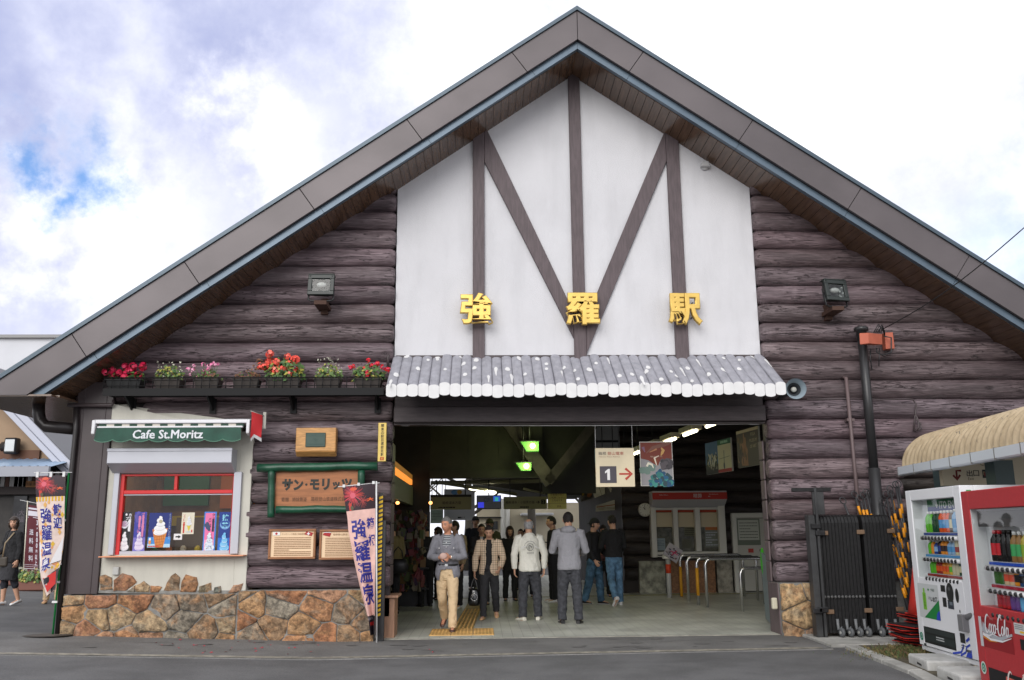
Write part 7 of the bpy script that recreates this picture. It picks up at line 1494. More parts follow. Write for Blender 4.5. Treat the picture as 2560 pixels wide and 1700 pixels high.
def draw_white(P, w, h, Mx, t):
    G = C(24, 132, 62); Bl = C(40, 70, 190); Bk = C(34, 36, 38)
    # header inside the case
    Q = Print(Mx @ Vector((0, .125, 0)), (Mx.to_3x3() @ Vector((1, 0, 0))), (0, 0, 1)); Q.rect(.30, 1.63, 1.24, 1.71, C(30, 110, 70), 0); Q.rect(.30, 1.57, 1.24, 1.63, C(36, 64, 140), 0); Q.text('ITO EN', .80, 1.645, .085, C(220, 225, 224), 1, bold=.02); Q.line([(.52, 1.645), (.58, 1.645)], .022, C(220, 225, 224), 1); Q.line([(.55, 1.615), (.55, 1.675)], .022, C(220, 225, 224), 1); Q.part('header', t)
    # poster panel
    P.rect(.10, .36 + .02, .64, .76, C(206, 210, 210), 0); P.poly([(.22, .38), (.64, .60), (.64, .38)], G, 1); P.poly([(.64, .38), (.54, .38), (.56, .44), (.60, .475), (.64, .48)], Bl, 2)
    P.rect(.22, .47, .31, .66, C(128, 196, 60), 1); P.rect(.245, .66, .285, .71, C(128, 196, 60), 1); P.vtext('おいお茶', .265, .65, .035, C(30, 60, 30), 2); P.text('お', .40, .61, .035, Bk, 2); P.text('いお茶', .52, .60, .06, Bk, 2, bold=.03); P.text('伊藤園', .50, .70, .03, C(60, 90, 70), 2); P.rect(.37, .69, .41, .71, G, 2)
    # coin panel
    P.rect(.72, .70, .83, .77, Bk, 1); P.disc(.94, .70, .085, .105, Bk, 2, 20); P.rect(.74, .54, .83, .64, Bk, 1); P.rect(.86, .53, 1.0, .62, C(52, 58, 70), 1); P.rect(.91, .57, .98, .605, C(110, 120, 130), 2); P.disc(1.10, .68, .04, .075, Bk, 1, 16); P.disc(1.13, .52, .012, .018, Bk, 1); P.disc(.93, .74, .03, .02, C(90, 92, 94), 3)
    # delivery opening
    P.rect(.16, .10, .95, .28, C(22, 27, 27), 1); P.rect(.18, .22, .93, .27, C(44, 52, 52), 2); P.rect(.18, .13, .93, .2, C(36, 46, 46), 2); P.lines(.48, .68, [.19, .165], .012, C(200, 205, 205), 3); P.rect(1.07, .20, 1.18, .30, Bk, 1); P.lines(1.08, 1.2, [.175, .15], .01, Bk, 2)
    P.ring(.08, .16, .045, .018, C(40, 140, 110), 1); P.disc(.08, .16, .014, .02, C(40, 140, 110), 1); P.rect(.13, .06, .19, .09, C(70, 72, 74), 1)
    P.line([(.86, .065), (1.06, .10), (1.12, .16), (1.12, .19)], .022, Bl, 1); P.line([(1.04, .065), (1.16, .11), (1.2, .17), (1.28, .2)], .022, Bl, 1); P.poly([(1.16, .065), (1.3, .065), (1.3, .15), (1.22, .13)], Bl, 1); P.line([(1.2, .225), (1.28, .265)], .028, Bl, 1); P.rect(1.18, .12, 1.28, .145, C(80, 84, 86), 2)
vL, vR = (5.135, 10.88, 0), (5.055, 9.47, 0)
VM1, Mx1, W1 = vending('vending_machine', 'white drinks vending machine with three shelves of bottles', vL, vR, .085, 1.83, .78, mat('white_cabinet', (.70, .71, .73), .35), [(.10, .0, .76, .36, (44, 74, 190)), (.07, 1.55, .12, 1.66, (60, 50, 150)), (.07, 1.66, .12, 1.78, (40, 150, 70)), (.10, .75, .14, .95, (24, 110, 60))], wv, draw_white)
mb = MB(); q = Mx1 @ Vector((W1 - .16, -.02, .47)); mb.bx(q.x - .05, q.x + .03, q.y - .05, q.y + .05, q.z - .14, q.z + .03); mb.tube([q + Vector((0, -.02, .0)), q + Vector((.05, -.16, .05)), q + Vector((.02, -.36, .14)), q + Vector((-.05, -.6, .18))], [.03, .035, .045, .05], 8); part(mb, 'security_bar', [mat('grey_lock', (.22, .22, .23), .4, .4)], VM1, bevel=.004)
PAL2 = [(24, 20, 22), (205, 36, 48), (70, 170, 100), (150, 110, 60), (150, 180, 60), (190, 170, 70), (40, 90, 210), (110, 190, 240), (238, 238, 236), (60, 110, 40), (230, 200, 160), (240, 150, 30), (26, 70, 120), (150, 40, 40), (110, 70, 150), (40, 86, 200), (178, 38, 60), (235, 90, 60)]
wr_ = {'win': (.16, 1.30, .80, 1.66), 'ox': .22, 'nb': 9, 'cols': PAL2, 'strip': {1.20: 15, 1.005: 16, .80: 15},
  'shelves': [(1.20, [(2, 0, 1, 1, .27, .095, False), (2, 0, 0, 0, .27, .095, False), (2, 3, 8, 2, .26, .095, False), (2, 5, 8, 4, .26, .095, False), (2, 6, 6, 7, .27, .095, False)]), (1.005, [(2, 9, 11, 9, .155, .095, False), (2, 10, 11, 17, .155, .095, False), (1, 11, 11, 0, .16, .09, True), (2, 12, 8, 0, .15, .09, True), (2, 13, 8, 0, .15, .09, True)]), (.80, [(3, 1, 8, 16, .15, .085, True), (2, 14, 8, 14, .15, .09, True), (2, 7, 8, 7, .15, .09, True), (3, 10, 8, 17, .15, .085, True)])]}
def draw_red(P, w, h, Mx, t):
    Rd = C(168, 36, 40); Bk = C(30, 30, 32)
    P.rect(.10, .44, .75, .70, C(150, 28, 36), 0); P.rect(.10, .44, .16, .70, C(205, 205, 208), 1)
    P.line([(.17, .62), (.3, .56), (.5, .54), (.75, .60)], [.09, .05, .035, .02], C(176, 180, 186), 1); P.line([(.17, .555), (.32, .52), (.55, .525), (.73, .57)], [.03, .02, .015, .005], C(236, 236, 238), 2); P.line([(.17, .53), (.3, .505), (.45, .51)], [.014, .01, .003], C(236, 150, 40), 2)
    lettering_script(P, .23, .575, .155, C(232, 230, 232), 3); P.text('Enjoy!', .38, .70, .03, C(215, 150, 150), 3)
    P.rect(.80, .62, 1.0, .71, C(214, 214, 212), 1); P.lines(.815, .97, [.695, .68, .665], .006, C(120, 124, 130), 2); P.rect(.9, .635, .98, .65, C(240, 190, 50), 2); P.rect(.88, .50, 1.0, .585, Bk, 1); P.rect(1.05, .44, 1.3, .74, Bk, 1)
    P.ring(.10, .25, .055, .016, C(214, 222, 214), 1); P.disc(.10, .25, .04, .04, C(50, 140, 110), 1); P.ring(.10, .25, .02, .008, C(214, 222, 214), 2)
    P.rect(.2, .09, 1.3, .27, C(24, 24, 26), 1); P.poly([(.52, .13), (1.25, .08), (1.28, .215), (.54, .24)], C(222, 110, 96), 2); lettering_script(P, .56, .13, .16, C(240, 226, 220), 3); P.rect(.10, .02, .24, .10, C(72, 72, 74), 1); P.rect(.25, .04, .46, .10, C(206, 206, 206), 1); P.text('23番', .36, .07, .025, Bk, 2)
    P.rect(.0, -.0, w, .02, C(26, 22, 24), 1)
VM2, Mx2, W2 = vending('vending_machine', 'red drinks vending machine with white script lettering, cut by the picture edge', (4.57, 8.55, 0), (4.41, 7.1, 0), -.02, 1.83, .8, mat('red_cabinet', (.40, .028, .034), .4, var=(30, .95, 1.04)), [], wr_, draw_red)
mb = MB(); mb.bx(.25, 1.3, .03, .13, 1.50, 1.64, M=Mx2); part(mb, 'header_box', [mat('dark_header', (.05, .05, .05), .35)], VM2)
# concrete blocks the machines stand on
def block(label, p, q, z1, dx, dy):
    a = gr(*p, -.02); b = gr(*q, -.02); u = (b - a).normalized(); n = Vector((-u.y, u.x, 0)); t = thing('concrete_block', label, 'block', a); L = .62
    mb = MB(); mb.ext([a + Vector((0, 0, -.05)), a + u * L + Vector((0, 0, -.05)), a + u * L + n * .5 + Vector((0, 0, -.05)), a + n * .5 + Vector((0, 0, -.05))], (0, 0, z1 + .05)); part(mb, 'block', [mat('pale_concrete', (.46, .46, .44), .85, var=(5, .8, 1.1, 9.), bump=(40, .5, .01))], t, bevel=.02, seg=2)
    mb = MB(); c = a + u * .3 - n * .002; mb.ext([c + Vector((0, 0, z1 * .45)), c + u * .14 + Vector((0, 0, z1 * .42)), c + u * .14 + Vector((0, 0, z1 * .56)), c + Vector((0, 0, z1 * .62))], -n * .001); part(mb, 'slot', [M_BLACK], t)
block('pale concrete block under the near left foot of the white vending machine', zr2(1330, 1300), zr2(1470, 1362), .13, 0, 0)
block('pale concrete block at the lower edge of the picture between both vending machines', zr2(1585, 1435), zr2(1800, 1530), .14, 0, 0)
mb = MB(); q = gr(*zr2(1940, 1415), 0); mb.tube([(q.x, q.y, -.02), (q.x, q.y, .12)], .018, 8); mb.tube([(q.x, q.y, .0), (q.x, q.y, .03)], .04, 8); top(mb, 'levelling_foot', [mat('brass_foot', (.40, .33, .2), .4, .4)], 'small adjustable metal foot below the white vending machine', 'foot')
# stacked red and black rubber pads
PZ0, PZ1 = at(*zr2(1330, 1205), 11.6).z, at(*zr2(1350, 850), 11.6).z; xc = at(*zr2(1400, 1000), 11.75).x; rn = random.Random(60)
lbs = ['topmost', 'second', 'third', 'fourth', 'fifth', 'sixth', 'seventh', 'eighth', 'ninth', 'tenth', 'eleventh', 'bottom']
nP = 12
for i in range(nP):
    z = PZ1 - (PZ1 - PZ0) * (i + .5) / nP; th = (PZ1 - PZ0) / nP * .8; dx = rn.uniform(-.1, .06) + (-.14 if 2 < i < 8 else 0); an = rn.uniform(-.25, .25); c = Vector((xc + dx + .22, 11.75 + rn.uniform(-.08, .08), z)); Mz = Matrix.Translation(c) @ Matrix.Rotation(an, 4, 'Z') @ Matrix.Rotation(rn.uniform(-.06, .06), 4, 'Y')
    t = thing('rubber_pad', lbs[i] + ' pad of the red and black rubber stack behind the white machine', 'rubber pad', c, 'stacked red and black rubber pads')
    mb = MB(); mb.bx(-.27, .27, -.28, .28, 0, th * .55, M=Mz); part(mb, 'base', [mat('black_rubber', (.02, .02, .021), .6)], t, bevel=.01)
    mb = MB(); n8 = 10; mb.ext([Mz @ Vector((.27 * math.cos(6.283 * k / n8 + .3), .27 * math.sin(6.283 * k / n8 + .3), -.34 * th)) for k in range(n8)], Mz.to_3x3() @ Vector((0, 0, th * .34))); mb.bx(-.285, .1, -.3, .3, -.38 * th, -.04 * th, M=Mz); part(mb, 'red_rim', [mat('red_plastic', (.48, .03, .022), .45)], t, bevel=.006)
# red cone standing behind the white machine
q = at(*zr4(225, 600), 11.55); t = thing('traffic_cone', 'plain red traffic cone mostly hidden behind the white vending machine', 'cone', (q.x + .15, 11.6, PZ1)); mb = MB(); mb.lathe([(.19, .02), (.15, .2), (.06, .70), (.045, .72)], (q.x + .17, 11.6, PZ1), n=20); part(mb, 'body', [MATS['red_plastic']], t); mb = MB(); mb.bx(q.x - .0, q.x + .36, 11.42, 11.78, PZ1, PZ1 + .02); part(mb, 'foot', [MATS['red_plastic']], t, bevel=.01)
# hose coil and grey door edge by the jamb
mb = MB(); c = gr(*zr2(390, 985), .03); c.z = .03
for k in range(4): mb.tube([(c.x + (.36 + .02 * k) * math.cos(a) + .02 * k, c.y + (.22 + .012 * k) * math.sin(a), .03 + .012 * k) for a in [6.283 * i / 28 for i in range(29)]], .013, 6)
mb.tube([(c.x + .36, c.y + .05, .05), (c.x + .46, c.y + .08, .06)], .02, 6); top(mb, 'hose', [mat('mint_hose', (.30, .42, .38), .5)], 'coiled mint green hose lying beside the folded gate', 'hose')
t = thing('grey_screen', 'grey sloping screen panel against the inside of the right jamb', 'panel', (4.5, 14.6, 0)); q = [at(*z8(x, y), 14.75) for x, y in ((2225, 1140), (2110, 1075), (2095, 625), (2165, 600))]
mb = MB(); mb.ext([Vector((4.62, 15.1, .05)), Vector((4.50, 14.3, .0)), Vector((4.46, 14.3, 1.05)), Vector((4.60, 15.1, 1.12))], (.03, 0, 0)); part(mb, 'panel', [mat('grey_screen_panel', (.16, .20, .21), .5)], t)
mb = MB(); q = at(*z8(2145, 520), 15.0); mb.ell((4.60, 15.0, q.z), (.02, .1, .22), 12, 10); part(mb, 'green_leaf_panel', [C(70, 190, 30)], t)
mb = MB(); q = at(*z8(2255, 965), YL - .02); mb.bx(q.x - .03, q.x + .05, YW - .2, YW - .13, q.z - .08, q.z + .08); top(mb, 'socket_box', [mat('ivory_socket', (.5, .47, .36), .5)], 'small ivory socket box low on the right jamb of the entrance', 'socket', bevel=.02, seg=2)
# wooded hill seen past the right corner
mb = MB(); rn = random.Random(70); nx, ny = 90, 26; vs = []
for j in range(ny + 1):
    for i in range(nx + 1):
        x = 20 + 160 * i / nx; y = 150 + 60 * j / ny; z = -2 + 40 * (j / ny) ** .8 + noise.noise((x * .12, y * .12, 0)) * 5 + noise.noise((x * .4, y * .4, 3)) * 2.5; vs.append((x, y, z))
mb.add(vs, [(j * (nx + 1) + i, j * (nx + 1) + i + 1, (j + 1) * (nx + 1) + i + 1, (j + 1) * (nx + 1) + i) for j in range(ny) for i in range(nx)], 0, True); o = link(mb.mesh('hill', mat('hazy_wooded_hill', (.12, .19, .17), .9, var=(.25, .5, 1.5, 12.), bump=(.5, 1., 3.))), 'hill'); o['kind'] = 'structure'
# ================================================================ LEFT BACKGROUND
# white building far left
YB2 = 34; t = thing('white_building', 'plain white building with a flat roof and upper windows beyond the left eave', 'building', (-22, YB2, 0)); M_WB = mat('white_render', (.56, .575, .61), .8, var=(.3, .93, 1.04))
a = at(-30, 846, YB2); b = at(345, 846, YB2); mb = MB(); mb.bx(a.x - 6, b.x, YB2, YB2 + 10, -.1, a.z); part(mb, 'wall', [M_WB], t)
mb = MB(); mb.bx(a.x - 6.1, b.x + .1, YB2 - .15, YB2 + 10, a.z, a.z + .12); part(mb, 'roof', [mat('grey_coping', (.25, .25, .25), .6)], t)
for x0, x1, y0, y1 in ((108, 190, 1020, 1085),):
    p = at(x0, y1, YB2 - .05); q = at(x1 + 40, y0, YB2 - .05); mb = MB(); mb.bx(p.x, q.x, YB2 - .06, YB2 + .02, p.z, q.z); w_ = part(mb, 'window', [mat('window_pale', (.40, .45, .50), .2)], t)
    mb = MB(); mb.bx(p.x + .0, p.x + .25, YB2 - .1, YB2 - .061, p.z, q.z); mb.bx((p.x + q.x) / 2 - .05, (p.x + q.x) / 2 + .05, YB2 - .1, YB2 - .061, p.z, q.z); part(mb, 'frame', [M_DKGREY], w_)
    mb = MB(); mb.bx(p.x - .2, q.x + .2, YB2 - .5, YB2, p.z - .15, p.z); mb.tube([(p.x - .2, YB2 - .5, p.z + .5), (q.x + .2, YB2 - .5, p.z + .5)], .03, 6)
    for i in range(22): xx = p.x - .2 + (q.x - p.x + .4) * i / 21; mb.tube([(xx, YB2 - .5, p.z), (xx, YB2 - .5, p.z + .5)], .012, 4)
    part(mb, 'balcony', [M_OFFW], t)
# gabled shop with white barge boards
YS2 = 24.5; t = thing('gabled_shop', 'tan gabled shop with white barge boards and a blue metal canopy at the left edge', 'shop', (-14, YS2, .2)); zl = zm(0, 1000, 3.92)
apx = at(-140, 890, YS2); M_TAN = mat('tan_wall', (.36, .25, .16), .8, var=(2, .92, 1.05))
E1 = at(*zl(690, 700), YS2 - .7); E0 = at(*zl(20, 0), YS2 - .7)
sl_ = (E1.z - E0.z) / (E1.x - E0.x); ax_ = E0.x - 1.0; az_ = E0.z - sl_ * 1.0
mb = MB(); mb.prism([(ax_ - (E1.x - ax_), E1.z), (E1.x - .35, E1.z), (ax_, az_ - .35)], YS2, YS2 + .2); mb.bx(ax_ - 5, E1.x - .5, YS2 + .05, YS2 + 6, 0, E1.z - .2); part(mb, 'wall', [M_TAN], t)
mb = MB(); wv_ = .62
for sx in (1, -1):
    p0, p1 = Vector((ax_, 0, az_)), Vector((ax_ + sx * (E1.x - ax_), 0, E1.z)); dn = (p1 - p0).normalized(); nn = Vector((dn.z, 0, -dn.x)); nn = nn if nn.z > 0 else -nn
    mb.ext([(p.x, YS2 - .72, p.z) for p in (p0, p1, p1 + nn * .16, p0 + nn * .16)], (0, .1, 0)); mb.ext([(p.x, YS2 - .66, p.z) for p in (p0 - nn * .03, p1 - nn * .03, p1 + nn * .0, p0 + nn * .0)], (0, .75, 0)); mb.ext([(p.x, YS2 - .70, p.z) for p in (p0 - nn * .16, p1 - nn * .16, p1 - nn * .02, p0 - nn * .02)], (0, .06, 0))
ro = part(mb, 'barge_board', [mat('white_barge', (.44, .455, .52), .5)], t, bevel=.01)
mb = MB()
for sx in (1, -1):
    p0, p1 = Vector((ax_, 0, az_)), Vector((ax_ + sx * (E1.x - ax_), 0, E1.z)); dn = (p1 - p0).normalized(); nn = Vector((dn.z, 0, -dn.x)); nn = nn if nn.z > 0 else -nn
    mb.ext([(p.x, YS2 - .62, p.z) for p in (p0 + nn * .001, p1 + nn * .001, p1 + nn * .18, p0 + nn * .18)], (0, 2.2, 0))
part(mb, 'roof', [mat('grey_roof', (.12, .12, .13), .5)], t)
mb = MB(); c0, c1 = at(*zl(-20, 490), YS2 - .05), at(*zl(385, 585), YS2 - .05); mb.bx(c0.x - 4, c1.x, YS2 - .08, YS2 + .01, (c0.z + c1.z) / 2 - .12, (c0.z + c1.z) / 2 + .12); part(mb, 'brown_beam', [mat('red_brown_beam', (.12, .05, .025), .6)], t)
mb = MB(); zc1 = (c0.z + c1.z) / 2 - .12; ce = at(*zl(640, 700), YS2 - 1.6); n = 60; x0, x1 = c0.x - 4, E1.x - .1
vs = []
for i in range(n + 1): x = x0 + (x1 - x0) * i / n; r_ = .03 * (i % 2); vs += [(x, YS2 - .05, zc1 + r_), (x, YS2 - 1.6, ce.z + .12 + r_)]
mb.add(vs, [(2 * i, 2 * i + 2, 2 * i + 3, 2 * i + 1) for i in range(n)]); part(mb, 'metal_canopy', [mat('blue_metal', (.24, .33, .45), .4)], t)
mb = MB(); mb.bx(x0, x1, YS2 - 1.68, YS2 - 1.58, ce.z - .12, ce.z + .13); part(mb, 'canopy_fascia', [mat('grey_canopy_edge', (.30, .31, .35), .5)], t)
mb = MB(); mb.bx(x0, x1, YS2 - .2, YS2 + .04, 0, zc1 - .05); part(mb, 'dark_front', [mat('dark_shop_front', (.025, .022, .02), .5, var=(3, .6, 1.5))], t)
mb = MB(); zz1, zz0 = at(*zl(200, 700), YS2 - .4).z, at(*zl(200, 850), YS2 - .4).z
for i in range(13): xx = at(*zl(20 + 44 * i, 760), YS2 - .4).x; w_ = .10 if i not in (2,) else .42; mb.bx(xx, xx + w_, YS2 - .45, YS2 - .4, zz0, zz1, 0 if i % 2 == 0 else 1)
mb.bx(x0, x1, YS2 - .5, YS2 - .38, zz0 - .2, zz0, 2); part(mb, 'striped_board', [mat('board_white', (.45, .44, .42), .6), mat('board_brown', (.10, .045, .03), .6), mat('board_dark', (.04, .03, .028), .6)], t)
mb = MB(); p, q = at(*zl(255, 855), YS2 - .55), at(*zl(360, 795), YS2 - .55); mb.bx(p.x, q.x, YS2 - .58, YS2 - .52, p.z, q.z); sg = part(mb, 'name_board', [mat('name_board_wood', (.30, .14, .05), .6)], t); P = Print((p.x, YS2 - .581, p.z)); P.text('名産店', (q.x - p.x) / 2, (q.z - p.z) / 2, (q.z - p.z) * .5, C(40, 26, 18), 1); P.part('lettering', sg)
mb = MB(); p, q = at(*zl(95, 1400), YS2 - .25), at(*zl(270, 940), YS2 - .25); mb.bx(p.x, q.x, YS2 - .26, YS2 - .21, .3, q.z); part(mb, 'glass_door', [mat('dark_glass', (.03, .03, .033), .12, var=(3, .6, 1.8))], t)
P = Print((p.x, YS2 - .262, .3)); w_, h_ = q.x - p.x, q.z - .3; P.vtext('大福', w_ * .7, h_ * .84, h_ * .07, C(120, 110, 120), 1); P.vtext('いも', w_ * .3, h_ * .8, h_ * .06, C(110, 100, 110), 1); P.part('lettering', t)
t2 = thing('spotlight', 'small black spotlight on the tan gable of the shop', 'spotlight', at(*zl(90, 455), YS2 - .2)); q = at(*zl(100, 455), YS2 - .25); mb = MB(); mb.tube([at(*zl(45, 460), YS2), at(*zl(75, 455), YS2 - .2)], [.16, .07], 10); mb.bx(q.x - .1, q.x + .22, YS2 - .4, YS2 - .15, q.z - .2, q.z + .22); part(mb, 'housing', [M_BLACK], t2, bevel=.03); mb = MB(); mb.bx(q.x - .06, q.x + .18, YS2 - .41, YS2 - .401, q.z - .14, q.z + .17); part(mb, 'glass', [mat('spot_glass', (.5, .52, .52), .15, .5)], t2)
# planters by the maroon banner
t2 = thing('planter', 'brown plastic planter of yellow green leaves behind the maroon banner', 'planter', gr(*zm(0, 1300, 3.92)(340, 690))); q = gr(*zm(0, 1300, 3.92)(340, 690)); mb = MB(); mb.bx(q.x - .45, q.x + .5, q.y - .1, q.y + .15, q.z, q.z + .2); part(mb, 'trough', [mat('terracotta_plastic', (.17, .065, .045), .5)], t2, bevel=.02); mb = MB(); leafset(mb, (q.x, q.y, q.z + .2), (.45, .15, .28), 260, random.Random(3), [1, 2, 1, 0], .045); part(mb, 'foliage', M_LEAF, t2)
q = gr(*zm(0, 1300, 3.92)(150, 640)); t2 = thing('planter', 'low planter of small white flowers behind the banner base', 'planter', q); mb = MB(); mb.bx(q.x - .4, q.x + .4, q.y, q.y + .25, q.z, q.z + .15); part(mb, 'trough', [MATS['terracotta_plastic']], t2, bevel=.02); mb = MB(); leafset(mb, (q.x, q.y + .1, q.z + .15), (.4, .15, .25), 160, random.Random(4), [1, 2, 0], .04); rn = random.Random(5); [bloom(mb, (q.x + rn.uniform(-.4, .4), q.y + rn.uniform(-.05, .2), q.z + rn.uniform(.2, .42)), .03, rn, [5], 6) for _ in range(40)]; part(mb, 'foliage', M_LEAF + [FL[2]], t2)
mb = MB(); q = gr(*zm(0, 1300, 3.92)(190, 545)); q.y += .6; mb.bx(q.x - .4, q.x + .3, q.y, q.y + .5, gz(q.x, q.y), gz(q.x, q.y) + .75); top(mb, 'red_crate', [mat('red_crate', (.28, .025, .03), .5)], 'red covered stand behind the woman and the maroon banner', 'stand', bevel=.02)
# trees beyond the platforms
def tree(label, x, y, h, rw, seed, trunk_h):
    rn = random.Random(seed); t = thing('tree', label, 'tree', (x, y, 0), 'trees beyond the platforms'); mb = MB()
    mb.tube([(x, y, 0), (x + .1, y, trunk_h * .6), (x + .05, y, h * .75)], [.22, .17, .06], 8)
    for k in range(9): a = rn.uniform(0, 6.28); z = trunk_h * rn.uniform(.6, 1.5); mb.tube([(x, y, z), (x + math.cos(a) * rw * .4, y + math.sin(a) * rw * .4, z + rw * .2), (x + math.cos(a) * rw * .8, y + math.sin(a) * rw * .8, z + rw * .55)], [.08, .05, .02], 5)
    part(mb, 'trunk', [mat('grey_bark', (.09, .08, .065), .9)], t)
    mb = MB(); cl_ = [(rn.uniform(-1, 1), rn.uniform(-1, 1), rn.uniform(-.6, 1)) for _ in range(26)]
    for cx, cy, cz in cl_:
        r = math.sqrt(cx * cx + cy * cy); c = (x + cx * rw * .8, y + cy * rw * .8, trunk_h + (h - trunk_h) * (.45 + cz * .4)); leafset(mb, c, (rw * .3, rw * .3, rw * .34), 60, rn, [0, 1, 4, 1], .13)
    part(mb, 'crown', M_LEAF, t)
tree('loose green tree standing behind the left platform board', -.6, 37, 7.5, 2.6, 5, 2.9); tree('dark tree behind the departure screen', 1.9, 36.5, 7.0, 2.2, 6, 3.2); tree('pale green tree above the cream platform building', 5.2, 46, 8.5, 3.2, 7, 4.0); tree('distant tree left of the platform boards', -4.5, 42, 8.0, 3.4, 8, 2.5)
# ================================================================ PEOPLE
def remesh(mb, vox, smooth=2, wob=0., wsc=9., seed=0., vstr=1.):
    me = mb.mesh('tmp', [MATS['white_paint']]); o = bpy.data.objects.new('tmp', me); COL.objects.link(o)
    r = o.modifiers.new('r', 'REMESH'); r.mode = 'VOXEL'; r.voxel_size = vox; r.use_smooth_shade = True
    if smooth: s_ = o.modifiers.new('s', 'SMOOTH'); s_.factor = .5; s_.iterations = smooth
    bpy.context.view_layer.update(); e = o.evaluated_get(bpy.context.evaluated_depsgraph_get()); out = bpy.data.meshes.new_from_object(e)
    bpy.data.objects.remove(o); bpy.data.meshes.remove(me)
    cl_ = bpy.data.meshes.new('grown'); cl_.from_pydata([v.co[:] for v in out.vertices], [], [list(f.vertices) for f in out.polygons]); cl_.validate(); cl_.update(); bpy.data.meshes.remove(out); out = cl_
    if wob:
        n = len(out.vertices); co = np.empty(n * 3); out.vertices.foreach_get('co', co); co = co.reshape(-1, 3); no = np.empty(n * 3); out.vertices.foreach_get('normal', no); no = no.reshape(-1, 3)
        dsp = np.array([noise.noise((x * wsc + seed, y * wsc, z * wsc * vstr + seed)) + .5 * noise.noise((x * wsc * 2.3, y * wsc * 2.3 + seed, z * wsc * 2 * vstr)) for x, y, z in co]); co = co + no * (dsp * wob)[:, None]
        out.vertices.foreach_set('co', co.ravel()); out.update()
    return out
def setmat(me, mats, fn=None):
    me.materials.clear()
    for m in mats: me.materials.append(m)
    if fn:
        n = len(me.polygons); c = np.empty(n * 3); me.polygons.foreach_get('center', c); c = c.reshape(-1, 3); nr = np.empty(n * 3); me.polygons.foreach_get('normal', nr); nr = nr.reshape(-1, 3)
        me.polygons.foreach_set('material_index', np.asarray(fn(c, nr), dtype=np.int32))
    me.polygons.foreach_set('use_smooth', [True] * len(me.polygons))
    return me
def delf(me, fn):
    bm = bmesh.new(); bm.from_mesh(me); kill = [f for f in bm.faces if fn(f.calc_center_median(), f.normal)]; bmesh.ops.delete(bm, geom=kill, context='FACES'); bm.to_mesh(me); bm.free(); return me
SKIN = mat('skin', (.56, .32, .215), .5, var=(8, .92, 1.06)); LIPS = mat('lip_skin', (.30, .11, .085), .5); EYE = mat('eye_dark', (.03, .022, .02), .3)
def cloth_m(name, col, **k): return mat(name, col, .85, bump=k.pop('bump', (16, .9, .03)), **k)
HB = mat('black_hair', (.018, .015, .014), .5, bump=(70, 1., .02), var=(50, .6, 1.6)); HG = mat('grey_hair', (.16, .155, .15), .6, bump=(70, 1., .02), var=(60, .6, 1.45)); HS_ = mat('silver_hair', (.36, .36, .37), .6, bump=(70, 1., .02), var=(60, .65, 1.3)); HBR = mat('dark_brown_hair', (.035, .022, .016), .45, bump=(60, .6, .01))
HR = (.0455, .0565, .068)
def headpt(dx, dy, dz, infl=0.):
    """unit direction -> point of the head surface in heights of the person (x right, y forward, z up)"""
    x, y, z = dx * (HR[0] + infl), dy * (HR[1] + infl), dz * (HR[2] + infl)
    if dz < 0: k = 1 - .26 * dz * dz - .14 * (-dz); x *= k; y *= (1 - .10 * (-dz)); y += .010 * (-dz) * (1 if dy > -.2 else .2)
    if dy < 0: z *= 1; y *= 1.04
    if infl == 0. and dy > .2:
        g = lambda cx, cz, sx, sz: math.exp(-((dx - cx) / sx) ** 2 - ((dz - cz) / sz) ** 2)
        y += .0135 * g(0, -.28, .13, .11) + .006 * g(0, -.05, .10, .22) - .0055 * (g(.36, .06, .17, .10) + g(-.36, .06, .17, .10)) + .004 * (g(.36, .24, .3, .08) + g(-.36, .24, .3, .08)) + .003 * (g(.5, -.25, .2, .2) + g(-.5, -.25, .2, .2)) + .0045 * g(0, -.58, .22, .05) + .004 * g(0, -.70, .22, .05) + .005 * g(0, -.93, .3, .1) - .002 * g(0, -.64, .25, .02)
    return Vector((x, y, z))
